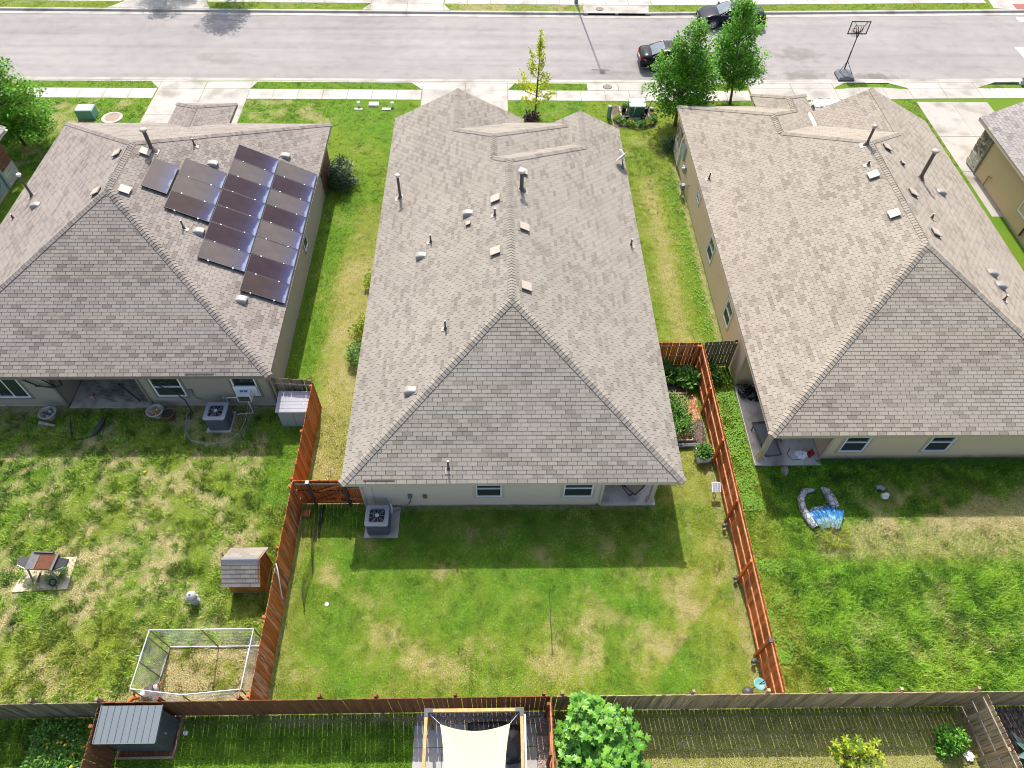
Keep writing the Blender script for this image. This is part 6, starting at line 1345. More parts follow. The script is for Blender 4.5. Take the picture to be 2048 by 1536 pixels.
# transformer with its pots and bed
grn = plain('utility_green', (.050, .125, .088), .5, 0, .15, 3); grl = plain('utility_green_faded', (.32, .42, .37), .6, 0, .12, 3)
t = empty('transformer_box', 'dark green pad-mounted transformer with faded lid between flower pots', 'transformer', (8.62, 39.72, 0))
mb = MB(); mb.box((0, 0, .42), (.95, .80, .76), 0, .5, None, .97); mb.build('cabinet', grn, t)
mb = MB(); mb.grid([[V(-.5, -.44, .80), V(.5, -.44, .80)], [V(-.5, -.05, .86), V(.5, -.05, .86)], [V(-.5, .44, .86), V(.5, .44, .86)]], 0, smooth=False); mb.box((0, -.43, .77), (1.0, .03, .06)); mb.box((0, .43, .81), (1.0, .03, .1)); mb.bar((-.49, -.43, .77), (-.49, .43, .82), .02, .08); mb.bar((.49, -.43, .77), (.49, .43, .82), .02, .08); mb.build('lid', grl, t)
mb = MB(); mb.box((-.14, -.405, .68), (.1, .01, .14)); mb.build('notice', M['off'], t)
for s in (-1, 1): mb = MB(); mb.box((s*.45, -.06, .87), (.1, .04, .03)); mb.build('hinge', grn, t)
mb = MB(); mb.tube([(-.17, -.42, .6), (-.18, -.44, .4), (-.26, -.46, .2), (-.38, -.5, .1)], .012, 5); mb.build('cable', M['off'], t)
tag(slab_mb(rect(8.02, 9.25, 39.1, 40.35), .06).build('equipment_pad', M['conc_d']), 'dark concrete pad under the green transformer', 'concrete pad')
for x, lb in ((7.72, 'left'), (9.42, 'right')):
    mb = MB(); mb.bx(x-.05, x+.05, 38.85, 40.5, 0, .1); tag(mb.build('edging_board', M['rail_old']), 'pale timber edging on the %s side of the transformer bed' % lb, 'edging')
def pot(label, x, y, r, h, mat='black', soil=True, group=None):
    t = empty('plant_pot', label, 'pot', (x, y, 0), 0, group); mb = MB(); mb.lathe((0, 0, 0), [(r*.72, 0), (r*.95, h*.9), (r*1.04, h*.9), (r*1.04, h), (r*.92, h), (r*.9, h*.86)], 14, cap=False); mb.build('pot_wall', M[mat] if isinstance(mat, str) else mat, t)
    mb = MB(); mb.cyl((0, 0, h*.82), r*.9, .01, 12); mb.build('soil', plain('potting_soil', (.05, .035, .025), .95, 0, .3, 20), t); return t
for x, y, lb in ((7.95, 40.05, 'black pot with green leaves behind the left corner of the transformer'), (8.0, 39.1, 'black pot at the front left corner of the transformer'), (9.0, 39.05, 'black pot at the front right corner of the transformer'), (9.32, 40.0, 'black pot with a twiggy plant right of the transformer')): pot(lb, x, y, .17, .32)
mb = MB(); mb.lathe((9.72, 40.2, 0), [(.12, 0), (.12, .1), (.15, .11), (.15, .15), (.0, .17)], 14); tag(mb.build('capped_pipe', M['hood']), 'pale round capped pipe right of the transformer bed', 'pipe cap')
t = empty('utility_pedestal', 'slim green utility pedestal with pale top left of the transformer', 'utility post', (6.93, 39.3, 0))
mb = MB(); mb.lathe((0, 0, 0), [(.14, 0), (.135, .75), (.12, .80)], 14, cap=False); mb.build('post', plain('pedestal_green', (.10, .235, .17), .5, 0, .1), t)
mb = MB(); mb.lathe((0, 0, .78), [(.14, 0), (.13, .04), (.08, .06), (0, .062)], 14); mb.build('cap', M['hood'], t)
t = empty('utility_box', 'low pale green utility box on the lawn in front of the taupe house', 'utility box', (-24.65, 39.2, 0), .02)
mb = MB(); mb.box((0, 0, .28), (1.0, .72, .56), 0, .5, None, .96); mb.build('cabinet', plain('pale_green_box', (.155, .33, .265), .5, 0, .1), t)
mb = MB(); mb.box((0, 0, .58), (1.03, .75, .06), 0, .5, None, .92); mb.build('lid', grl, t)
t = empty('manhole', 'round brown manhole lid in a pale concrete ring on the front lawn', 'manhole', (-23.2, 39.05, 0))
mb = MB(); mb.lathe((0, 0, -.02), [(.62, 0), (.62, .06), (.60, .065), (.43, .065), (.42, .05)], 28, cap=False); mb.build('ring', M['conc_w'], t)
mb = MB(); mb.cyl((0, 0, -.01), .42, .045, 24); mb.build('lid', plain('manhole_brown', (.29, .22, .165), .8, .1, .25, 6, bump=.3), t)
def manhole(label, x, y, r, z=.02):
    t = empty('manhole', label, 'manhole', (x, y, z)); mb = MB(); mb.lathe((0, 0, -.02), [(r, 0), (r, .026), (r*.9, .026), (r*.9, .018)], 24, cap=False); mb.build('frame', M['dark'], t)
    mb = MB(); mb.cyl((0, 0, -.01), r*.88, .03, 24)
    for i in range(-3, 4):
        for j in range(-3, 4):
            if i*i+j*j < 11: mb.box((i*r*.23, j*r*.23, .022), (r*.12, r*.12, .012))
    mb.build('lid', plain('cast_iron', (.14, .115, .10), .6, .4, .3, 9), t)
manhole('cast iron manhole on the near concrete apron left of the leafy tree', 7.2, 42.85, .30); manhole('cast iron manhole on the storm drain lid at the far kerb', 7.67, 53.5, .30, .025)
for x, y, lb in ((-8.5, 40.45, 'short white cleanout pipe on the lawn left of the meter lid'), (-6.42, 40.4, 'short white cleanout pipe on the lawn right of the meter lid')):
    t = empty('cleanout_pipe', lb, 'pipe', (x, y, 0), 0, 'white cleanout pipes'); mb = MB(); mb.cyl((0, 0, 0), .075, .24, 12); mb.build('pipe', M['white'], t); mb = MB(); mb.cyl((0, 0, .235), .10, .08, 12, r2=.09); mb.build('cap', M['white'], t)
mb = MB(); mb.bx(-8.75, -8.25, 40.05, 40.25, 0, .03); tag(mb.build('paver', M['conc_w']), 'small pale slab below the left white cleanout pipe', 'slab')
mb = MB(); mb.bx(-7.05, -6.5, 40.02, 40.28, 0, .04); tag(mb.build('paver', M['conc_w']), 'pale rectangular slab beside the right white cleanout pipe', 'slab')
t = empty('meter_lid', 'blue-grey water meter lid between the two white cleanout pipes', 'meter lid', (-7.6, 40.62, 0)); mb = MB(); mb.box((0, 0, .05), (.62, .42, .1), 0, .5, None, .94); mb.build('box', M['off'], t); mb = MB(); mb.box((0, 0, .105), (.52, .33, .015)); mb.build('lid', plain('lid_blue_grey', (.22, .25, .30), .5, .2, .1), t)
t = empty('street_lamp', 'grey street lamp post rising from the far verge above the storm drain', 'street lamp', (6.0, 54.45, 0)); mb = MB(); mb.cyl((0, 0, 0), .16, .5, 14, r2=.12); mb.build('base', M['grey'], t); mb = MB(); mb.tube([(0, 0, .5), (0, 0, 11.6)], [.07, .05], 10); mb.build('pole', M['grey'], t); mb = MB(); mb.bar((-.6, 0, 11.5), (.6, 0, 11.65), .07); mb.box((.1, -.15, 11.65), (.35, .6, .12)); mb.build('lamp_head', M['grey'], t)

# ================================================================ BACK-GARDEN THINGS
# grill on a slab
tag(slab_mb([(-17.12, 9.52), (-15.22, 9.62), (-15.28, 10.85), (-16.95, 10.75)], .05).build('paving_slab', concrete_mat('beige_slab', (.56, .46, .345), .2)), 'pale beige slab under the rusty grill in the left garden', 'slab')  # pale beige concrete slab
t = empty('barbecue_grill', 'rusty charcoal barbecue with black side shelves on a pale slab', 'barbecue', (-16.0, 10.35, .05), -.05)
mb = MB(); n = 8
rows = [[V(x, -.30*math.cos(PI*k/n), .72-.26*math.sin(PI*k/n)) for k in range(n+1)] for x in (-.46, .46)]
mb.grid(rows, 0); 
for r in rows: mb.poly(r); mb.poly(r[::-1])
mb.build('fire_bowl', plain('grill_steel', (.10, .105, .115), .45, .3, .3, 9), t)
mb = MB(); mb.bx(-.46, .46, -.31, .31, .70, .715); mb.build('tray', plain('rusty_tray', (.20, .11, .07), .8, .2, .6, 7), t)
mb = MB(); mb.bx(-.48, -.15, -.30, .33, .716, .73); mb.bx(.38, .48, -.30, .33, .716, .73); mb.build('side_plate', plain('scorched_steel', (.12, .115, .115), .55, .2, .5, 8), t)
for i in range(17): mb = MB(); mb.bar((-.15+i*.033, -.27, .745), (-.15+i*.033, .28, .745), .012, .012); mb.build('grate_bar', M['rust'], t)
for y in (-.27, 0, .28): mb = MB(); mb.bar((-.16, y, .735), (.39, y, .735), .012, .012); mb.build('grate_bar', M['rust'], t)
mb = MB(); R_ = Matrix.Rotation(1.1, 3, 'X'); mb.bx(-.40, .30, .30, .34, .70, .80); mb.build('lid_back', plain('grill_lid', (.13, .13, .14), .4, .4, .3), t)
for s in (-1, 1):
    mb = MB(); x0, x1 = s*.50, s*.88; mb.poly([V(x0, -.22, .66), V(x1, -.12, .70), V(x1, .14, .70), V(x0, .2, .66)][::s]); mb.poly([V(x0, -.22, .52), V(x1, -.12, .66), V(x1, .14, .66), V(x0, .2, .52)][::-s]); mb.poly([V(x0, -.22, .52), V(x1, -.12, .66), V(x1, -.12, .70), V(x0, -.22, .66)]); mb.poly([V(x1, -.12, .66), V(x1, .14, .66), V(x1, .14, .7), V(x1, -.12, .7)][::s]); mb.build('side_shelf', M['black'], t)
    mb = MB(); mb.tube([(s*.55, -.24, .62), (s*.82, -.15, .68)], .015, 5); mb.build('handle', M['galv'], t)
for x, y, m in ((-.46, -.34, 'galv'), (.42, -.34, 'galv'), (-.42, .25, 'rust'), (.42, .25, 'rust')): mb = MB(); mb.bar((x*.92, y*.7, .70), (x*1.05, y*1.35, .02), .045, .045); mb.build('leg', M[m if m == 'rust' else 'hood'], t)
mb = MB(); mb.bar((-.3, -.5, .04), (-.22, -.2, .2), .05, .04); mb.bar((-.44, .1, .14), (.44, .1, .14), .03, .03); mb.build('leg_brace', M['rust'], t)
for x in (.30,):
    wh = bpy.data.objects.new('wheel', None); COL.objects.link(wh); wh.parent = t; wh.location = (x, -.5, .12); wh.rotation_euler = (.5, .2, 0)
    mb = MB(); mb.lathe((0, 0, -.03), [(.08, 0), (.125, .0), (.13, .03), (.125, .06), (.09, .06)], 18, cap=False); mb.build('tyre', rubber, wh); mb = MB()
    for k in range(5): a = 2*PI*k/5; mb.bar((0, 0, 0), (.1*math.cos(a), .1*math.sin(a), 0), .03, .03)
    mb.cyl((0, 0, -.03), .035, .06, 10); mb.build('hub', M['hood'], wh)
mb = MB(); mb.tube([(.1, -.55, .05), (.45, -.6, .05)], .02, 6); mb.build('axle', M['dark'], t)
# stone bowls by the left patio
stonepot = concrete_mat('weathered_stone', (.36, .33, .28), .35, 5)
def stone_bowl(label, x, y, contents):
    t = empty('stone_planter', label, 'planter', (x, y, 0), random.random(), 'round stone planters'); mb = MB(); mb.lathe((0, 0, 0), [(.16, 0), (.14, .08), (.22, .2), (.33, .38), (.35, .43), (.36, .45), (.28, .45), (.25, .36), (.1, .33), (0.01, .33)], 20, cap=False); mb.build('bowl', stonepot, t)
    for i in range(16):
        a, r = random.random()*6.28, .2*math.sqrt(random.random()); mb = MB(); q = random.uniform(.03, .06); mb.lathe((r*math.cos(a), r*math.sin(a), .34), [(q*.6, 0), (q, q*.7), (q*.7, q*1.4), (0.001, q*1.7)], 7); mb.build('trinket' if contents != 'moss' else 'pebble', random.choice(cols[contents]), t)
cols = {'moss': [plain('moss', (.09, .14, .03), .9, 0, .3), plain('pebble_pale', (.45, .46, .42), .7, 0, .2), plain('pebble_dark', (.08, .08, .08), .7, 0, .2)],
    'toys': [plain('toy_'+n, c, .5) for n, c in (('red', (.5, .05, .04)), ('blue', (.05, .15, .45)), ('white', (.7, .7, .7)), ('lime', (.3, .6, .05)), ('teal', (.05, .4, .42)), ('orange', (.6, .2, .03)))]}
stone_bowl('round stone planter with moss and pale pebbles left of the patio of the taupe house', -18.5, 17.0, 'moss'); stone_bowl('round stone planter full of coloured toys right of that patio', -14.15, 17.08, 'toys')
pot('brown clay pot beside the stone planter of coloured toys', -13.62, 16.98, .27, .38, plain('terracotta', (.20, .085, .05), .8, 0, .2))
mb = MB(); tag((mb.tube([(-18.9, 16.75, .05), (-18.2, 16.55, .12)], [.1, .05], 7), mb.build('driftwood', M['rail_old']))[-1], 'short pale wooden stump leaning on the mossy stone planter', 'driftwood')
t = empty('patio_toy', 'pink toy lying on the patio floor of the taupe house', 'toy', (-17.15, 18.0, .09), .3); pk = plain('toy_pink', (.55, .26, .25), .7, 0, .2)
mb = MB(); mb.lathe((0, 0, 0), [(.06, 0), (.09, .05), (.07, .1), (0.01, .12)], 8); mb.build('body', pk, t)
for x, y, r in ((0, .14, .06), (.1, .05, .035), (-.1, .05, .035), (.07, -.12, .04), (-.07, -.12, .04)): mb = MB(); mb.lathe((x, y, 0), [(r*.7, 0), (r, r*.6), (r*.6, r*1.3), (0.001, r*1.6)], 7); mb.build('limb', pk, t)
t = empty('covered_furniture', 'dark heap of covered furniture and poles in the shaded patio of the taupe house', 'furniture', (-16.0, 19.3, .07)); cover_m = blackcloth
for x, y, w_, d_, h_ in ((-.9, .7, 1.5, .8, .8), (.4, .3, 1.1, .9, .6)):
    mb = MB(); n = 20; rows = [[V(x+w_/2*f*math.cos(2*PI*i/n), y+d_/2*f*math.sin(2*PI*i/n), z*h_+.03*math.sin(i*4.1)) for i in range(n)] for f, z in ((1, 0), (.97, .6), (.8, .95), (.3, 1.05), (.02, 1.08))]; mb.grid(rows, 0, .5, True, True); mb.build('cover', cover_m, t)
for p, q in (((.9, -.3, 0), (1.5, -.9, 1.5)), ((-.3, -.6, .02), (.9, -1.5, .02)), ((1.2, .4, 0), (1.1, .3, 1.4))): mb = MB(); mb.tube([p, q], .025, 6); mb.build('pole', M['dark'], t)
for p, q in (((.2, .0, .75), (.9, .2, .78)), ((.5, -.2, .7), (.5, .3, .72))): mb = MB(); mb.bar(p, q, .12, .03); mb.build('white_slat', M['white'], t)
t = empty('netting_curtain', 'sheer dark insect netting hanging across the patio of the taupe house', 'netting', (-15.6, 17.75, 0)); mb = MB()
for k in range(3):
    rows = [[V(-.9+k*.5+.5*j/6+.5*f, -.02+.05*math.sin(j*2+k)+.1*f, 2.1-2.05*f) for j in range(7)] for f in (0, .4, .75, 1)]
    wire_net(mb, [(-1.0+k*.7, 0), (-.4+k*.7, .05)], .05, 2.2, .05, .004, .04)
mb.build('mesh', M['black'], t, kind='stuff')
mb = MB(); mb.tube([(-1.2, .0, 2.2), (1.4, .0, 2.2)], .012, 5); mb.build('wire', M['dark'], t)
t = empty('garden_hose', 'black hose looped below the eave and wall of the taupe house', 'hose', (-17.6, 17.55, 1.7)); mb = MB(); mb.tube([(-1.4, -.02, .3), (-.9, -.06, -.1), (-.3, -.06, -.25), (.1, -.06, -.05), (.15, -.06, .3), (-.1, -.06, .45)], .035, 7); mb.tube([(-.6, -.05, .35), (-.2, -.06, -.15), (-1, -.06, -.15)], .03, 6); mb.build('hose', M['black'], t)
mb = MB(); tag((mb.tube([(-13.9, 17.5, 1.7), (-13.2, 17.48, 1.2), (-12.9, 17.4, .7), (-12.75, 17.2, .2), (-13, 16.9, .03)], .025, 6), mb.build('cable', M['black']))[-1], 'black cable crossing the middle window of the taupe house down to the ground', 'cable')
mb = MB(); tag((mb.tube([(-17.7, 16.85, .05), (-17.4, 16.3, .2), (-17.3, 15.9, .04), (-16.9, 15.95, .04), (-16.5, 16.1, .05)], [.02, .03, .03, .02, .02], 6), mb.tube([(-16.5, 16.1, .05), (-16.25, 16.5, .25), (-16.15, 16.85, .3)], [.06, .12, .07], 7), mb.build('fallen_branch', M['black']))[-1], 'dark bent branch on the shaded grass in front of the left patio', 'branch')
mb = MB(); tag((mb.lathe((-13.9, 14.35, 0), [(.05, 0), (.07, .05), (.05, .1), (0.001, .11)], 9), mb.build('ball', plain('yellow_ball', (.55, .36, .02), .5)))[-1], 'small yellow ball on the shaded grass below the condenser netting', 'ball')
# rocking horse by the dog run
t = empty('rocking_horse', 'orange and white toy rocking horse tipped over at the corner of the dog run', 'toy horse', (-11.22, 6.1, .05), .5); oc, wc = plain('toy_orange', (.50, .16, .04), .5), M['off']
mb = MB(); mb.tube([(-.3, 0, .2), (0, .02, .24), (.28, 0, .22)], [.10, .14, .11], 10); mb.build('body', wc, t)
mb = MB(); mb.tube([(-.3, 0, .22), (-.42, -.02, .36), (-.44, -.05, .42)], [.09, .075, .06], 8); mb.tube([(-.42, -.03, .40), (-.62, -.06, .32)], [.075, .05], 8); mb.build('head', oc, t)
mb = MB(); mb.tube([(-.36, .03, .45), (-.34, .07, .56)], [.04, .01], 5); mb.tube([(-.42, -.1, .45), (-.42, -.14, .55)], [.04, .01], 5); mb.build('ear', M['black'], t)
mb = MB(); mb.tube([(.3, 0, .25), (.42, .05, .35), (.42, .12, .22), (.36, .14, .1)], .022, 6); mb.build('tail', oc, t)
for x, y in ((-.2, .12), (-.2, -.12), (.22, .12), (.22, -.12)): mb = MB(); mb.tube([(x, y*.6, .18), (x*1.15, y*1.5, .02)], [.05, .03], 6); mb.build('leg', oc if x < 0 else plain('toy_maroon', (.15, .03, .04), .6), t)
mb = MB(); mb.box((.05, .02, .36), (.26, .22, .05)); mb.build('saddle', plain('toy_dark', (.06, .03, .04), .6), t)
# middle garden bits
mb = MB(); tag((mb.tube([(1.86, 9.5, .03), (1.84, 8.4, .03), (1.85, 7.18, .03)], .014, 6), mb.build('rod', M['black']))[-1], 'thin black rod lying on the lawn in the middle garden', 'rod')
mb = MB(); tag((mb.cyl((-6.0, 9.0, .0), .08, .03, 14, r2=.07), mb.build('drain_cap', M['ltgrey']))[-1], 'small pale round lid in the lawn near the left red fence', 'lid')
t = empty('garden_netting', 'strip of black plastic netting lying on the grass beside the left red fence', 'netting', (-6.75, 10.8, 0)); mb = MB(); wire_net(mb, [(.05, 2.0), (.02, .8), (-.02, -.6), (.08, -2.1)], .02, .62, .085, .004, .1); mb.build('mesh', M['black'], t, kind='stuff')
mb = MB(); mb.tube([(.1, 2.05, .05), (.08, 1.4, .12), (.1, .75, .05)], .035, 6); mb.build('roll', M['black'], t)
mb = MB(); tag((mb.bx(-7.40, -7.1, 12.35, 12.62, 0, .14), mb.build('timber_block', M['cedar']))[-1], 'reddish wooden block on the ground behind the gate', 'block')
mb = MB(); tag((mb.tube([(-7.46, 9.75, 1.82), (-7.38, 9.55, 1.78), (-7.36, 9.0, .9), (-7.36, 8.95, .75)], .02, 6), mb.build('fence_pole', M['off']))[-1], 'thin white pole hooked over the left red fence', 'pole')
for x, y, lb in ((8.60, 11.8, 'small black spot light at the foot of the third post of the right red fence'), (8.60, 9.75, 'small black spot light at the foot of the next post down the right red fence'), (8.60, 6.85, 'small black spot light at the foot of the lowest post of the right red fence')):
    t = empty('spot_light', lb, 'spot light', (x-.05, y, 0), 0, 'spot lights along the right fence'); mb = MB(); mb.tube([(0, 0, 0), (0, 0, .22)], .015, 6); mb.build('stake', M['black'], t); mb = MB(); mb.lathe((0, -.02, .18), [(.05, 0), (.07, .02), (.075, .12), (.05, .14), (.0, .145)], 12); mb.build('head', M['dark'], t)
    mb = MB(); mb.box((.06, .05, .2), (.12, .1, .02), 0, .5, Matrix.Rotation(.5, 3, 'X')); mb.build('solar_cell', M['grey'], t)
mb = MB(); tag((mb.box((RX-.12, 7.02, 1.82), (.12, .12, .1)), mb.build('post_light', M['dark']))[-1], 'little dark lamp on top of the lowest post of the right red fence', 'lamp')
t = empty('solar_light', 'white framed solar panel light on a black stake by the right red fence', 'solar light', (8.45, 13.25, 0)); mb = MB(); mb.tube([(0, 0, 0), (0, 0, .5)], .018, 6); mb.tube([(0, 0, .3), (.1, -.1, .0)], .012, 5); mb.build('stake', M['black'], t)
R_ = Matrix.Rotation(.45, 3, 'X'); mb = MB(); mb.box((0, 0, .56), (.34, .38, .03), 0, .5, R_); mb.build('panel_frame', M['white'], t); mb = MB()
for i in range(3):
    for j in range(4): mb.box(V(0, 0, .56)+R_ @ V(-.1+i*.1, -.13+j*.088, .017), (.085, .075, .008), 0, .5, R_)
mb.build('solar_cell', M['ltgrey'], t)
t = empty('bird_feeder_pole', 'leaning black pole with grey dome and pale blue glass dish in the garden corner', 'bird feeder', (8.05, 5.85, 0)); mb = MB(); mb.tube([(-.2, -.12, .0), (.62, .28, .62)], .014, 6); mb.build('pole', M['black'], t)
mb = MB(); mb.lathe((.1, .02, .22), [(.18, 0), (.17, .04), (.11, .10), (.03, .14), (0.001, .145)], 16); mb.build('dome', M['dark'], t)
mb = MB(); mb.lathe((.45, .19, .46), [(.03, 0), (.16, .03), (.20, .07), (.18, .075), (.1, .04), (.01, .03)], 18); mb.build('dish', plain('blue_glass', (.16, .36, .37), .15, 0, .15, 8), t)
# lounge chair on the middle patio
t = empty('lounge_chair', 'black folding lounge chair with tan sling on the middle patio', 'chair', (5.0, 13.75, .06), .75)
for s in (-.3, .3):
    mb = MB(); mb.tube([(s, -.75, .38), (s, -.3, .36), (s, .25, .34), (s, .75, .85)], .022, 6); mb.tube([(s, -.55, .02), (s, .15, .40), (s, .30, .5)], .022, 6); mb.tube([(s, .5, .02), (s, -.05, .40), (s, -.3, .42)], .022, 6); mb.build('frame', M['black'], t)
for y, z in ((-.75, .38), (.75, .85), (-.55, .03), (.5, .03)): mb = MB(); mb.tube([(-.3, y, z), (.3, y, z)], .022, 6); mb.build('cross_bar', M['black'], t)
mb = MB(); mb.grid([[V(-.28, y, z), V(.28, y, z)] for y, z in ((-.73, .375), (-.3, .35), (.25, .33), (.73, .84))], 0); mb.build('sling', plain('sling_tan', (.36, .28, .2), .8), t)
# right patio things
def crumple(mb, c, rx, ry, rz, n=14, seed=0.0, amp=.35, m=0):
    rows = []
    for i in range(8):
        th = PI/2*i/7; row = []
        for j in range(n):
            a = 2*PI*j/n; k = 1+amp*noise.noise(V(math.cos(a)*2+seed, math.sin(a)*2, th*2+seed)); row.append(Vector(c)+V(rx*k*math.cos(a)*math.cos(th), ry*k*math.sin(a)*math.cos(th), rz*k*math.sin(th)))
        rows.append(row)
    mb.grid(rows, m, .5, False, True)
gloss = plain('bin_bag_black', (.012, .012, .014), .22, 0, .2, 9, spec=.7)
mb = MB(); crumple(mb, (10.85, 18.1, .09), .38, .34, .38, 18, 2.2, .7); crumple(mb, (11.2, 17.85, .09), .22, .22, .22, 14, 5.1, .6); tag(mb.build('rubbish_bag', gloss), 'crumpled black rubbish bag at the far end of the right patio', 'rubbish bag')
t = empty('patio_lounger', 'dark grey mesh lounger frame standing behind the corner post of the right patio', 'lounger', (11.0, 15.5, .09), .12)
for a, b in (((-.33, -.75, .32), (-.33, .85, .36)), ((.33, -.75, .32), (.33, .85, .36)), ((-.33, -.75, .32), (.33, -.75, .32)), ((-.33, .85, .36), (.33, .85, .36)), ((-.33, -.1, .33), (-.42, -.1, .55)), ((.33, -.1, .33), (.42, -.1, .55)), ((-.42, -.3, .56), (-.42, .3, .56)), ((.42, -.3, .56), (.42, .3, .56))): mb = MB(); mb.bar(a, b, .05, .05); mb.build('frame', plain('lounger_grey', (.10, .10, .105), .5, .2, .1), t)
for x in (-.33, .33):
    for y in (-.6, .7): mb = MB(); mb.bar((x, y, 0), (x, y, .33), .04, .04); mb.build('leg', M['dark'], t)
mb = MB(); mb.bx(-.30, .30, -.72, .82, .325, .335); mb.build('mesh_seat', plain('mesh_grey', (.16, .17, .175), .6), t)
mb = MB(); crumple(mb, (12.35, 14.95, .09), .25, .2, .24, 14, 7.7, .6); tag(mb.build('plastic_bag', M['white']), 'crumpled white plastic bag on the right patio', 'plastic bag')
mb = MB(); mb.box((12.72, 14.98, .16), (.3, .24, .1), 0, .5, Matrix.Rotation(.6, 3, 'Z'), .8); mb.poly([V(12.6, 14.85, .215), V(12.9, 14.95, .215), V(12.8, 15.15, .3)]); tag(mb.build('red_box', plain('red_card', (.28, .02, .025), .6)), 'flat dark red box beside the white plastic bag on the right patio', 'box')
mb = MB(); mb.tube([(12.0, 15.3, .11), (11.8, 15.0, .1), (11.95, 14.72, .1), (12.3, 14.75, .1)], .012, 5); tag(mb.build('cord', M['dark']), 'thin cord curled on the right patio floor', 'cord')
mb = MB(); mb.tube([(11.9, 15.9, .09), (12.0, 15.9, .3)], .05, 8); mb.tube([(12.5, 15.9, .09), (12.6, 15.85, .3)], .06, 8); tag(mb.build('boots', M['dark']), 'pair of dark shoes in the shade of the right patio', 'shoes')
# deflated paddling pool
vin = newmat('printed_vinyl'); m_, n_, l_, b_ = vin; setc(b_, (.5, .5, .5), .3, 0, .5)
tc = n_.new('ShaderNodeTexCoord'); g_ = n_.new('ShaderNodeTexVoronoi'); g_.inputs['Scale'].default_value = 5.5; g_.feature = 'DISTANCE_TO_EDGE'; l_.new(tc.outputs['Object'], g_.inputs['Vector']); e_ = ramp(n_, [(.02, (.10, .12, .13)), (.12, (.44, .46, .48))]); l_.new(g_.outputs['Distance'], e_.inputs[0])
nz_ = noise_node(n_, l_, tc, 5, 4); dk = ramp(n_, [(.35, (.55, .55, .52)), (.6, (1.05,)*3)]); l_.new(nz_.outputs[0], dk.inputs[0]); l_.new(mixc(n_, l_, 1.0, e_.outputs[0], dk.outputs[0], 'MULTIPLY'), b_.inputs['Base Color'])
bl = newmat('blue_vinyl'); m2_, n2_, l2_, b2_ = bl; setc(b2_, (.05, .25, .5), .25, 0, .5); tc2 = n2_.new('ShaderNodeTexCoord'); nz2 = noise_node(n2_, l2_, tc2, 5.0, 5, rough=.7)
vs_ = n2_.new('ShaderNodeVectorMath'); vs_.operation = 'DISTANCE'; l2_.new(tc2.outputs['Object'], vs_.inputs[0]); vs_.inputs[1].default_value = (.12, -1.15, .15)
rd_ = math_node(n2_, l2_, 'ADD', vs_.outputs['Value'], math_node(n2_, l2_, 'MULTIPLY', math_node(n2_, l2_, 'SUBTRACT', nz2.outputs[0], .5), 1.1))
cr2 = ramp(n2_, [(.18, (.50, .45, .36)), (.36, (.52, .55, .56)), (.46, (.16, .40, .58)), (.60, (.40, .50, .56)), (.70, (.06, .26, .47)), (.95, (.03, .16, .36))]); l2_.new(rd_, cr2.inputs[0]); l2_.new(cr2.outputs[0], b2_.inputs['Base Color'])
t = empty('paddling_pool', 'deflated blue and grey patterned paddling pool lying in the right garden', 'paddling pool', (12.5, 12.6, 0))
mb = MB(); pts = [V(-.05, .75, .09), V(-.45, .70, .11), V(-.68, .35, .1), V(-.72, -.1, .12), V(-.60, -.5, .10), V(-.45, -.85, .08)]
mb.tube(pts, [.08, .13, .14, .14, .17, .15], 10); mb.tube([V(.28, .85, .08), V(.42, .70, .12), V(.50, .25, .13), V(.58, -.05, .12)], [.07, .16, .2, .16], 10); mb.tube([V(-.6, -.3, .05), V(-.2, -.15, .1), V(.1, -.05, .1)], [.1, .16, .1], 8); mb.build('tube_wall', m_, t)
mb = MB(); rows = []; cx_, cy_ = .12, -1.55
for i in range(13):
    q = .45+.55*i/12; row = []
    for j in range(37):
        a = math.radians(58+66*j/36); fold = .045*math.sin(j*1.9)*math.sin(j*.53+1)*(q if q < .8 else 1.6-q)*1.6
        r_ = 1.52*q*(1.02+.03*math.sin(j*.9)); z_ = .05+.22*max(0, 1-((q-.78)/.36)**2)+fold+.035*noise.noise(V(i*.8, j*.6, 3))
        row.append(V(cx_+r_*math.cos(a)*.85, cy_+r_*math.sin(a), z_))
    rows.append(row)
mb.grid(rows, 0, .5, False); mb.build('liner', m2_, t)
mb = MB(); crumple(mb, (.12, .0, .2), .09, .07, .05, 8, 1.1); mb.build('valve', M['dark'], t)
for x, y, z, lb, m in ((15.05, 13.42, .12, 'short grey pipe end lying in the shaded grass right of the pool', 'grey'),):
    mb = MB(); mb.tube([(x-.14, y-.02, .16), (x, y, .2), (x+.14, y-.10, .17)], .10, 10, caps=False); tag(mb.build('pipe_elbow', M[m]), lb, 'pipe')
mb = MB(); crumple(mb, (15.2, 13.1, 0), .16, .14, .2, 10, 4.4, .4); tag(mb.build('white_bag', M['off']), 'small crumpled white bag beside the grey pipe in the right garden', 'plastic bag')
mb = MB(); crumple(mb, (11.55, 14.28, 0), .15, .22, .2, 10, 9.1, .3); tag(mb.build('stone', M['hood']), 'pale grey stone in the grass below the right patio', 'stone')
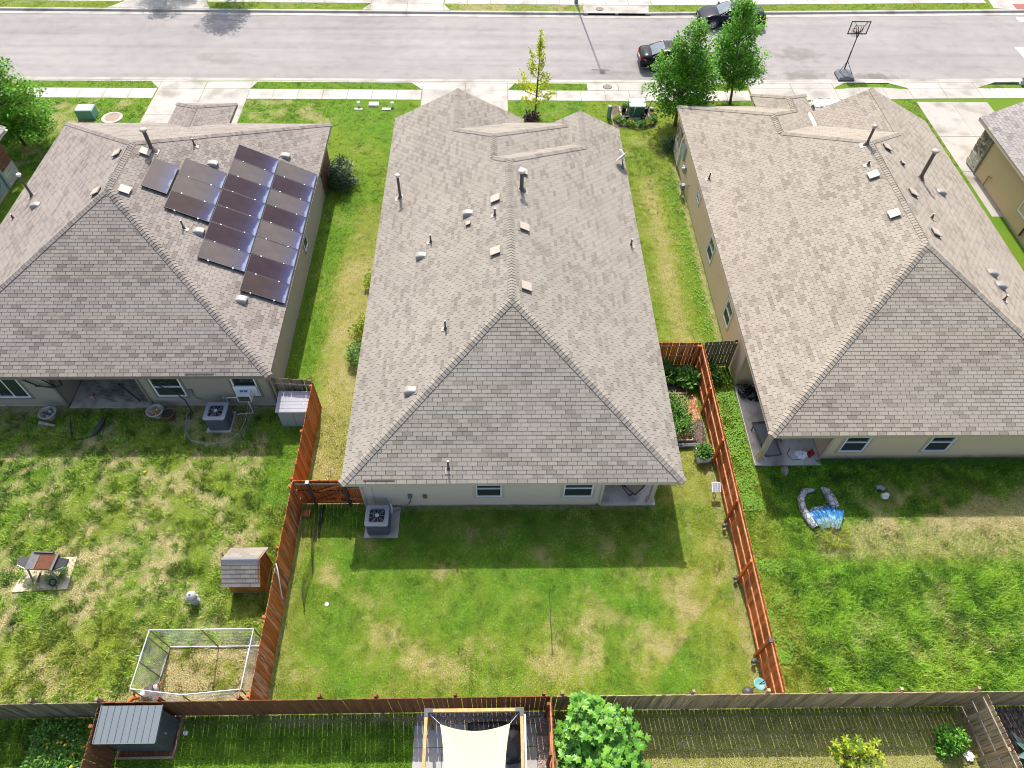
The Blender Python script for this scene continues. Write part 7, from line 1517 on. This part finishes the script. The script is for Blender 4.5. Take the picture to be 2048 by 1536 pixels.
# raised beds, planter
def plank_box(label, x0, x1, y0, y1, h, mat, fill):
    t = empty('raised_bed', label, 'raised bed', ((x0+x1)/2, (y0+y1)/2, 0)); w_, d_ = (x1-x0)/2, (y1-y0)/2
    for c, s in (((0, -d_, h/2), (2*w_, .05, h)), ((0, d_, h/2), (2*w_, .05, h)), ((-w_, 0, h/2), (.05, 2*d_-.05, h)), ((w_, 0, h/2), (.05, 2*d_-.05, h))): mb = MB(); mb.box(c, s); mb.build('plank', mat, t)
    mb = MB(); n = 14; rows = [[V(-w_+.03+2*(w_-.03)*i/n, -d_+.03+2*(d_-.03)*j/n, h*.75+.05*noise.noise(V(i*.7, j*.7, x0))) for i in range(n+1)] for j in range(n+1)]; mb.grid(rows, 0, .5, True); mb.build('mulch', fill, t); return t
def mulch_mat(name, a, b_, c):
    m, n, l, b = newmat(name); setc(b, b_, .95); g = n.new('ShaderNodeNewGeometry'); v = n.new('ShaderNodeTexVoronoi'); v.inputs['Scale'].default_value = 26; mp = n.new('ShaderNodeMapping'); mp.inputs['Scale'].default_value = (1, .45, 1); l.new(g.outputs['Position'], mp.inputs[0]); l.new(mp.outputs[0], v.inputs['Vector'])
    r = ramp(n, [(.1, a), (.5, b_), (.9, c)]); l.new(v.outputs['Color'], r.inputs[0]); l.new(r.outputs[0], b.inputs['Base Color']); bp = n.new('ShaderNodeBump'); bp.inputs['Strength'].default_value = .9; bp.inputs['Distance'].default_value = .03; l.new(v.outputs['Distance'], bp.inputs['Height']); l.new(bp.outputs[0], b.inputs['Normal']); return m
M['mulch_o'] = mulch_mat('bark_mulch_orange', (.13, .05, .02), (.36, .16, .07), (.52, .30, .16)); M['mulch_d'] = mulch_mat('bark_mulch_dark', (.035, .025, .02), (.09, .065, .05), (.20, .14, .10))
plank_box('long raised bed of leafy crops and orange straw beside the middle house', 7.15, 8.02, 15.62, 17.85, .26, M['rail_old'], M['mulch_o'])
plank_box('dark raised bed with big squash leaves at the corner of the short red fence', 6.9, 8.2, 18.05, 19.3, .2, M['old_wood'], M['mulch_d'])
def sheet_patch(name, x0, x1, y0, y1, mat, h=.05):
    mb = MB(); n = 12; rows = [[V(x0+(x1-x0)*i/n, y0+(y1-y0)*j/n, .012+h*(1-(2*i/n-1)**4)*(1-(2*j/n-1)**4)*(.7+.3*noise.noise(V(i, j, 1)))) for i in range(n+1)] for j in range(n+1)]; mb.grid(rows, 0, .5, True); return tag(mb.build(name, mat), kind='stuff')
sheet_patch('bark_mulch', 8.06, 8.62, 16.75, 18.1, M['mulch_o']); sheet_patch('dark_mulch', 8.08, 8.66, 15.5, 16.75, M['mulch_d']); sheet_patch('dark_mulch', 15.35, 18.0, 2.5, 5.35, M['mulch_d']); sheet_patch('bark_mulch', 7.2, 9.7, 38.3, 40.6, M['mulch_d'], .03)
mb = MB(); mb.bx(7.05, 8.3, 15.42, 15.5, 0, .2); mb.tube([(7.1, 15.36, .12), (8.25, 15.4, .14)], .05, 7); tag(mb.build('edging_log', M['dark']), 'dark plastic-wrapped edging at the lower end of the long raised bed', 'edging')
t = empty('planter_box', 'white rectangular planter of leafy greens against the right red fence', 'planter', (8.32, 14.95, 0), .12); 
for c, s in (((0, -.27, .17), (.50, .03, .34)), ((0, .27, .17), (.50, .03, .34)), ((-.235, 0, .17), (.03, .51, .34)), ((.235, 0, .17), (.03, .51, .34))): mb = MB(); mb.box(c, s); mb.build('side', M['white'], t)
mb = MB(); mb.bx(-.22, .22, -.25, .25, .24, .28); mb.build('soil', M['mulch_d'], t)
mb = MB(); crumple(mb, (15.95, 4.75, 0), .28, .2, .2, 10, 3.3, .5); tag(mb.build('garden_rock', plain('red_rock', (.30, .13, .075), .9, 0, .3, 6, bump=.4)), 'reddish rock on black mulch beside the agave', 'rock')
mb = MB(); mb.box((14.75, 3.95, .06), (.3, .22, .04), 0, .5, Matrix.Rotation(.4, 3, 'Z')); crumple(mb, (14.78, 3.85, .05), .08, .08, .1, 8, 2); tag(mb.build('garden_ornament', M['off']), 'small white ornament at the foot of the bottom right fence', 'ornament')
# ================================================================ TREES AND PLANTS
M['bark'] = wood_mat('tree_bark', (.10, .075, .05), (.17, .13, .095), (.05, .036, .025), grain=(20, 20, 3), rnd=.2)
M['leaf_g'] = leaf_mat('leaf_green', (.055, .185, .016), (.14, .38, .025), (.29, .55, .04), .45)
M['leaf_y'] = leaf_mat('leaf_yellow', (.22, .22, .008), (.50, .43, .012), (.62, .60, .04), .4)
M['leaf_yg'] = leaf_mat('leaf_yellow_green', (.10, .19, .01), (.24, .35, .012), (.46, .50, .02), .4)
M['leaf_d'] = leaf_mat('leaf_dark', (.012, .035, .014), (.030, .070, .026), (.085, .14, .07), .15, .35)
M['leaf_p'] = leaf_mat('leaf_purple', (.02, .006, .012), (.06, .014, .025), (.13, .05, .05), .2)
M['leaf_f'] = leaf_mat('leaf_fig', (.06, .20, .018), (.125, .35, .028), (.25, .50, .06), .35, .35)
M['leaf_a'] = leaf_mat('leaf_agave', (.10, .19, .16), (.17, .28, .24), (.27, .38, .32), .1, .45)
M['leaf_c'] = leaf_mat('leaf_crop', (.05, .15, .02), (.10, .26, .03), (.20, .38, .06), .35)
def leaf(mb, p, d, u, ln, w, tone):
    """folded pointed leaf of four triangles"""
    s = d.cross(u); s = s.normalized() if s.length > 1e-5 else V(1, 0, 0); u = s.cross(d)
    m = p+d*ln*.5+u*ln*.10; tip = p+d*ln
    mb.poly([p, m+s*w*.5-u*w*.15, tip, m-u*0], 0, tone); mb.poly([p, m-u*0, tip, m-s*w*.5-u*w*.15], 0, tone)
def rdir(): 
    while True:
        v = V(random.uniform(-1, 1), random.uniform(-1, 1), random.uniform(-1, 1))
        if .05 < v.length < 1: return v.normalized()
def cluster(mb, c, r, n, ln, w, out, tone0, spread=.25):
    for i in range(n):
        o = rdir(); p = c+o*r*random.random()**.5; d = (o*.7+out*.5+V(0, 0, -.15)+rdir()*.6).normalized(); u = (V(0, 0, 1)+rdir()*.7).normalized()
        leaf(mb, p, d, u, ln*random.uniform(.7, 1.25), w*random.uniform(.8, 1.2), max(.02, min(.97, tone0+random.gauss(0, spread))))
def tree(name, label, base, lean, z0, z1, rad, n_cl, n_leaf, leafm, ln=.13, w=.09, trunk_r=.07, shape=.42, cl_r=.30, seed=1, sparse=0.0, group=None):
    random.seed(seed); base = V(*base, 0); t = empty(name, label, 'tree', base, 0, group)
    H = z1-z0; top = V(lean[0], lean[1], z1*.96)
    tp = [V(0, 0, -.05)]+[top*(f)+V(.05*math.sin(f*9+seed), .05*math.cos(f*7+seed), 0) for f in (.15, .3, .5, .7, .85, 1)]
    mb = MB(); mb.tube(tp, [trunk_r*1.35, trunk_r, trunk_r*.9, trunk_r*.65, trunk_r*.42, trunk_r*.25, trunk_r*.1], 8); crown = MB()
    def axis(z): f = max(0, min(1, z/top.z)); return V(top.x*f, top.y*f, z)
    PF = lambda f: max(.03, math.sin(PI*min(1, (f+.05)**shape*.97)))**.70
    for i in range(n_cl):
        while True:
            f = random.random()
            if random.random() < PF(f)**1.4+.1: break
        z = z0+H*f; prof = PF(f)
        r = rad*prof; a = i*2.39996+random.uniform(-.4, .4); q = random.uniform(.45, 1.05)
        q = q*(1+.35*noise.noise(V(math.cos(a)*1.7+seed, math.sin(a)*1.7, z*.9)))
        c = axis(z)+V(math.cos(a)*r*q, math.sin(a)*r*q, random.uniform(-.15, .15))
        out = (c-axis(z)).normalized() if r > .05 else V(0, 0, 1)
        s = axis(max(z-.55*q-.3, .3*z1*.5)); mid = (s+c)/2+V(0, 0, -.06); mb.tube([s, mid, c], [.022*trunk_r/.07, .014, .006], 5)
        if sparse and random.random() < sparse: continue
        tone0 = .5+.16*noise.noise(V(c.x*.9, c.y*.9, c.z*.9+seed))+.10*(f-.5)+random.uniform(-.12, .12)
        cluster(crown, c, cl_r*random.uniform(.7, 1.2), n_leaf, ln, w, out+V(0,0,.3), tone0)
        cluster(crown, mid+(c-mid)*.4, cl_r*.8, int(n_leaf*.5), ln, w, out, tone0-.1)
    mb.build('trunk', M['bark'], t); crown.build('crown', M[leafm], t)
    return t
tree('shade_tree', 'leafy green tree in front of the black sedan, left of the pair', (10.9, 38.5), (.1, .2), 1.25, 6.15, 1.85, 190, 42, 'leaf_g', .155, .105, .085, .62, .36, 3, group='street trees')
tree('shade_tree', 'tall leafy green tree beside the blue-black sedan, right of the pair', (14.81, 41.0), (-.75, .15), 1.5, 6.5, 1.62, 170, 38, 'leaf_g', .155, .105, .07, .56, .34, 8, group='street trees')
tree('shade_tree', 'green tree at the top left edge beside the blue-grey house', (-27.3, 36.3), (-.2, .1), .9, 5.7, 2.15, 200, 44, 'leaf_g', .155, .105, .08, .5, .38, 15, group='street trees')
tree('shade_tree', 'tree across the street beyond the top edge, shading the road', (-19.8, 55.2), (.1, 0), 2.4, 6.6, 1.8, 110, 20, 'leaf_g', .16, .11, .09, .6, .4, 21, group='street trees')
tree('shade_tree', 'tree across the street beyond the top edge, shading the far driveway', (-24.6, 57.6), (.1, 0), 2.2, 6.5, 2.0, 110, 28, 'leaf_g', .16, .11, .09, .6, .4, 25, group='street trees')
# young yellow tree: bare ascending branches with leaves along them
random.seed(5)
t = empty('young_tree', 'slim young tree with yellow-green leaves on the middle front lawn', 'tree', (2.4, 39.45, 0))
mb = MB(); cr = MB(); tp = [V(0, 0, -.05), V(.02, 0, .9), V(.05, 0, 1.9), V(.10, .02, 3.2), V(.12, 0, 4.2), V(.10, 0, 5.15)]; mb.tube(tp, [.075, .055, .045, .03, .018, .006], 8)
br = [(.95, -.95, -.1, 1.3), (1.0, .85, .1, 1.25), (1.15, .1, .9, 1.6), (1.2, -.2, -.9, 1.5), (1.35, -1.15, .1, 2.2), (1.3, 1.0, -.1, 1.75), (1.6, .6, .3, 2.2), (1.7, -.7, -.3, 2.3), (1.5, -1.0, .3, 2.75), (2.0, .75, .0, 2.75), (2.3, .35, -.4, 3.0), (2.4, -.6, .1, 3.5), (2.7, .25, .2, 3.5), (2.7, -.5, -.1, 4.3), (3.3, .35, .1, 3.95), (3.7, .02, -.1, 4.6), (3.6, .22, .1, 4.7), (4.2, .1, 0, 5.2)]
for z, dx, dy, ze in br:
    s = V(.03*z, 0, z); e = V(.05+dx, dy, ze); m = (s+e)/2+V(dx*.12, dy*.1, -.12); mb.tube([s, m, e], [.016, .012, .005], 5)
    n = int(5+(e-s).length*6)
    for i in range(n):
        f = .25+.75*i/n; c = s*(1-f)**2+m*2*f*(1-f)+e*f*f; c = c+rdir()*.08
        yl = 'y' if (dx < 0 and z < 1.8) or random.random() < .35 else 'g'
        cluster(cr, c, .13, 9, .125, .09, (e-s).normalized(), .55 if yl == 'y' else .2, .2)
for z in (2.9, 3.4, 3.9, 4.4, 4.8, 5.1): cluster(cr, V(.1, 0, z), .12, 9, .12, .085, V(0, 0, 1), .4)
mb.build('trunk', M['bark'], t); cr.build('crown', leaf_mat('leaf_gold', (.22, .34, .008), (.46, .54, .010), (.72, .70, .015), .4), t)
def bush(name, label, cat, x, y, r, h, n_cl, n_leaf, leafm, ln=.09, w=.06, cl_r=.14, z0=.05, seed=1, group=None, flat=.8, rx=1.0):
    random.seed(seed); t = empty(name, label, cat, (x, y, 0), 0, group); mb = MB(); cr = MB()
    for i in range(n_cl):
        th = math.acos(1-random.random()); a = i*2.39996; q = random.uniform(.55, 1.0)*(1+.3*noise.noise(V(math.cos(a)*2+seed, math.sin(a)*2, th)))
        c = V(r*rx*math.sin(th)**flat*math.cos(a)*q, r*math.sin(th)**flat*math.sin(a)*q, z0+(h-z0)*math.cos(th)*q+.05); o = V(c.x, c.y, c.z*.6).normalized()
        cluster(cr, c, cl_r, n_leaf, ln, w, o, .48+.2*noise.noise(c*2.5)+.12*(c.z/h-.5))
        if i % 4 == 0: mb.tube([V(c.x*.12, c.y*.12, 0), c*.6, c], [.014, .01, .004], 5)
    mb.build('stem', M['bark'], t); cr.build('foliage', M[leafm], t); return t
bush('garden_shrub', 'dark glossy shrub at the front corner of the taupe house', 'shrub', -8.55, 32.6, .78, 1.9, 110, 26, 'leaf_d', .11, .07, .2, seed=2)
bush('garden_shrub', 'yellow-green shrub under the left eave of the middle house, upper of two touching', 'shrub', -5.85, 21.6, .72, 1.0, 60, 24, 'leaf_yg', .1, .065, .17, seed=3)
bush('garden_shrub', 'dark green shrub under the left eave of the middle house, lower of two touching', 'shrub', -5.85, 20.1, .75, 1.0, 60, 24, 'leaf_c', .1, .065, .17, seed=4)
bush('garden_shrub', 'small bright yellow-green shrub alone under the left eave of the middle house', 'shrub', -5.78, 24.8, .6, .85, 40, 22, 'leaf_yg', .1, .065, .16, seed=5)
bush('garden_shrub', 'tiny yellow-green shrub peeping past the right eave of the middle house', 'shrub', 6.75, 22.3, .26, .4, 16, 16, 'leaf_yg', .09, .06, .1, seed=6)
bush('purple_plant', 'dark purple leafy plant at the foot of the young yellow tree', 'plant', 2.15, 38.85, .38, .6, 26, 12, 'leaf_p', .2, .09, .16, seed=7)
bush('purple_plant', 'low green shrub beside the stone corner of the right house', 'plant', 10.15, 36.0, .42, .8, 30, 22, 'leaf_d', .09, .06, .15, seed=30)
for i in range(9):
    a = PI+PI*(i+.5)/9; x, y = 8.55+1.12*math.cos(a), 39.25+.85*math.sin(a)
    bush('hedge_plant', 'low leafy border plant curving round the front of the transformer', 'plant', x, y, .24, .32, 14, 14, 'leaf_c' if i % 3 else 'leaf_yg', .09, .06, .1, seed=40+i, group='border plants round the transformer')
bush('potted_plant', 'green plant in the pot behind the left corner of the transformer', 'plant', 7.95, 40.05, .2, .6, 14, 14, 'leaf_c', .1, .05, .1, .3, seed=50); bush('potted_plant', 'twiggy small-leaved plant in the pot right of the transformer', 'plant', 9.32, 40.0, .42, .85, 16, 7, 'leaf_d', .07, .05, .1, .3, seed=51)
for x, y, s, lb in ((7.45, 19.0, 60, 'squash plant with big leaves at the house side of the dark bed'), (8.25, 18.75, 61, 'squash plant with big leaves at the fence side of the dark bed')): bush('squash_plant', lb, 'plant', x, y, .42, .5, 22, 5, 'leaf_c', .30, .26, .2, .2, seed=s)
for i, (x, y) in enumerate(((7.4, 17.5), (7.7, 17.2), (7.4, 16.9), (7.75, 16.7), (7.45, 16.45), (7.8, 16.2), (7.35, 16.05))): bush('crop_plant', 'leafy crop growing in the straw of the long raised bed', 'plant', x, y, .26, .62, 12, 10, 'leaf_c', .26, .055, .14, .26, seed=70+i, group='crops in the long raised bed')
bush('leafy_greens', 'dense leafy greens filling the white planter box', 'plant', 8.32, 14.95, .3, .62, 30, 16, 'leaf_c', .12, .07, .12, .28, seed=80)
bush('weed_clump', 'dark leafy weeds in the corner behind the short grey fence', 'weeds', 9.3, 19.05, .55, .55, 40, 20, 'leaf_c', .12, .07, .16, seed=81)
bush('weed_clump', 'grassy weeds growing up through the slab under the grill', 'weeds', -15.7, 10.1, .3, .25, 20, 14, 'leaf_c', .17, .02, .14, seed=82)
bush('garden_shrub', 'small bright green shrub in the fence shade at the bottom right', 'shrub', 14.2, 4.35, .42, .75, 44, 20, 'leaf_f', .12, .08, .14, seed=83)
bush('weed_clump', 'dry grass tuft grown over the lower edge of the paddling pool', 'weeds', 12.65, 11.5, .62, .22, 34, 22, 'leaf_yg', .2, .015, .16, seed=84, flat=.5)
# weedy corner with yellow flowers at the bottom left
random.seed(90); mb = MB()
for i in range(420):
    c = V(random.uniform(-14.4, -12.1), random.uniform(3.4, 5.2), random.uniform(.08, .25)); cluster(mb, c, .12, 9, .13, .06, V(0, 0, 1), .35+.3*noise.noise(c*2))
tag(mb.build('ground_weeds', M['leaf_c']), kind='stuff')
yf_ = plain('flower_yellow', (.62, .48, .02), .7)
for i in range(38):
    t = empty('yellow_flower', 'small yellow flower among the weeds at the bottom left', 'flower', (random.uniform(-14.0, -12.2), random.uniform(3.6, 4.9), .0), 0, 'yellow flowers in the bottom left corner'); mb = MB(); mb.tube([(0, 0, 0), (0, 0, .3)], .004, 4); mb.build('stem', M['leaf_c'], t); mb = MB()
    for k in range(7): a = 2*PI*k/7; mb.poly([V(0, 0, .31), V(.035*math.cos(a-.3), .035*math.sin(a-.3), .315), V(.05*math.cos(a), .05*math.sin(a), .31), V(.035*math.cos(a+.3), .035*math.sin(a+.3), .315)])
    mb.build('petals', yf_, t)
# fig tree with large lobed leaves
random.seed(31)
t = empty('fig_tree', 'dense bright green fig tree with large lobed leaves rising above the rear fence', 'fig tree', (2.95, 4.25, 0))
def fig_leaf(i):
    mb = MB(); c = V(0, .07, .012); pts = []
    for k in range(11):
        a = math.radians(-135+27*k)+PI/2; r = (.15, .085)[k % 2] if 0 < k < 10 else .07
        r *= random.uniform(.9, 1.1)*(1.15 if k == 5 else 1); pts.append(c+V(r*math.cos(a), r*math.sin(a), -.025*(r/.15)+random.uniform(-.012, .012)))
    for k in range(10): mb.poly([c, pts[k], pts[k+1]], 0, i/9)
    mb.poly([V(0, 0, 0), pts[0], c], 0, i/9); mb.poly([V(0, 0, 0), c, pts[10]], 0, i/9)
    mb.bar(V(0, -.10, -.02), V(0, 0, 0), .008); return mb.mesh('fig_leaf', M['leaf_f'])
FL = [fig_leaf(i) for i in range(8)]; LV = []
stems = MB(); 
MOUNDS = [(-.25, .55, 2.75, .62, 15), (.35, .35, 2.3, .6, 11), (-.75, .0, 1.95, .6, 11), (.85, .0, 1.8, .5, 9), (.15, -.55, 2.1, .7, 13), (-.55, -.8, 1.6, .55, 9), (.95, -.75, 1.55, .5, 8)]
for k, (mx_, my_, mz_, mr_) in enumerate([m_[:4] for m_ in MOUNDS for q_ in range(m_[4])]):
    a = k*2.39996; q = math.sqrt(random.random()); e = V(mx_+mr_*q*math.cos(a), my_+mr_*q*math.sin(a)*.85, mz_-.75*q*q+random.uniform(-.22, .12))
    m = V(e.x*.45, e.y*.45, e.z*.5); stems.tube([V(e.x*.08, e.y*.08, 0), m, e], [.03, .02, .008], 6)
    for j in range(15):
        f = random.uniform(.6, 1.02); c = m+(e-m)*f; o = V(math.cos(j*2.4), math.sin(j*2.4), .25).normalized(); p = c+o*random.uniform(.05, .22)
        d = (o+V(e.x, e.y, 0)*.35+V(0, 0, -.1)).normalized(); u = (V(0, 0, 1)+V(e.x, e.y-.4, 0)*.3+rdir()*.35).normalized(); s = d.cross(u).normalized(); u = s.cross(d)
        sc = random.uniform(.6, 1.2); mx = Matrix((s*sc, d*sc, u*sc)).transposed().to_4x4(); mx.translation = p; LV.append((p.z-abs(p.y+.6)*.1, mx, random.choice(FL)))
stems.build('stem', M['bark'], t); LV.sort(key=lambda x: -x[0]); rest = MB()
for i, (z, mx, me) in enumerate(LV):
    if i < 300: o = link('fig_leaf', me, t); o.matrix_basis = mx
    else:
        for p in me.polygons: rest.poly([mx @ me.vertices[v].co for v in p.vertices], 0, me.attributes['tone'].data[p.index].value)
rest.build('foliage', M['leaf_f'], t, kind='stuff')
# yellow-green shrub at the bottom edge: open twigs with whorls of leaves
random.seed(33)
t = empty('garden_shrub', 'open twiggy shrub with whorls of lime leaves at the bottom edge', 'shrub', (10.75, 3.85, 0)); mb = MB(); cr = MB()
for a, r, z in ((-.5, .75, 1.15), (.2, .45, 1.3), (.9, .35, 1.2), (1.5, .2, 1.35), (2.2, .4, 1.25), (2.9, .7, 1.0), (3.4, .5, .8), (.0, .8, .9), (.55, .75, 1.25), (2.6, .75, 1.25), (4.2, .3, .9), (5.3, .35, .85), (1.2, .6, 1.0), (1.9, .6, 1.05)):
    e = V(r*math.cos(a), r*math.sin(a)*.8, z); mb.tube([V(0, 0, 0), e*.5+V(0, 0, .1), e], [.018, .012, .005], 5)
    for f in (.55, .7, .85, 1.0):
        c = e*f+V(0, 0, .1*(1-f)); k0 = random.random()
        for k in range(6): b_ = k0+2*PI*k/6; leaf(cr, c, V(math.cos(b_), math.sin(b_), .35).normalized(), V(0, 0, 1), .17, .07, random.uniform(.3, .95))
mb.build('stem', M['bark'], t); cr.build('foliage', M['leaf_yg'], t)
# agave
t = empty('agave', 'large blue-green agave on black mulch at the bottom right corner', 'agave', (16.75, 3.95, 0)); random.seed(35)
for i in range(22):
    a = i*2.39996; el = .25+.9*(i/22); ln = random.uniform(.75, 1.0); mb = MB(); d = V(math.cos(a)*math.cos(el), math.sin(a)*math.cos(el), math.sin(el)); s = V(-math.sin(a), math.cos(a), 0); rows = []
    for f, w_ in ((0, .06), (.25, .10), (.55, .095), (.8, .055), (1.0, .004)): c = d*ln*f+V(0, 0, .08+.18*f*f*(1 if el < .6 else -.2)); u = d.cross(s).normalized(); u = u if u.z > 0 else -u; rows.append([c-s*w_+u*w_*.5, c-u*.01, c+s*w_+u*w_*.5])
    mb.grid(rows, 0, random.uniform(.2, .9), True); mb.build('leaf', M['leaf_a'], t)
# tall grass along the wall of the right house, clover leaves by the red fence
random.seed(37); mb = MB()
for i in range(1500):
    x = random.uniform(12.9, 22.5); y = 14.72-abs(random.gauss(0, .10)); hh = random.uniform(.15, .55); a = random.random()*6.28; dx, dy = math.cos(a)*hh*.45, -abs(math.sin(a))*hh*.35; p = V(x, y, 0); s = V(.009, 0, 0)
    mb.poly([p-s, p+s, p+V(dx*.4, dy*.4, hh*.65)+s*.7, p+V(dx*.4, dy*.4, hh*.65)-s*.7], 0, random.uniform(.2, .9)); mb.poly([p+V(dx*.4, dy*.4, hh*.65)-s*.7, p+V(dx*.4, dy*.4, hh*.65)+s*.7, p+V(dx, dy, hh*.9)], 0, random.uniform(.2, .9))
tag(mb.build('tall_grass', M['leaf_c']), kind='stuff')
mb = MB()
for i in range(7600):
    if i < 5000: x, y = random.uniform(9.0, 10.3), random.uniform(12.5, 19.0)
    elif i < 6800: x, y = 9.2+abs(random.gauss(0, .7)), random.uniform(6.8, 10.5)
    else: x, y = 10.15-abs(random.gauss(0, .45)), random.uniform(20, 34)
    c = V(x, y, random.uniform(.03, .10)); a = random.random()*6.28
    if noise.noise(V(x*1.6, y*1.6, 5)) < random.uniform(-.35, .15): continue
    for k in range(3): b_ = a+k*2.09; leaf(mb, c, V(math.cos(b_), math.sin(b_), .15).normalized(), V(0, 0, 1), .04, .04, random.uniform(.1, .8))
tag(mb.build('clover', leaf_mat('leaf_clover', (.09, .24, .012), (.17, .37, .02), (.30, .50, .04), .3)), kind='stuff')
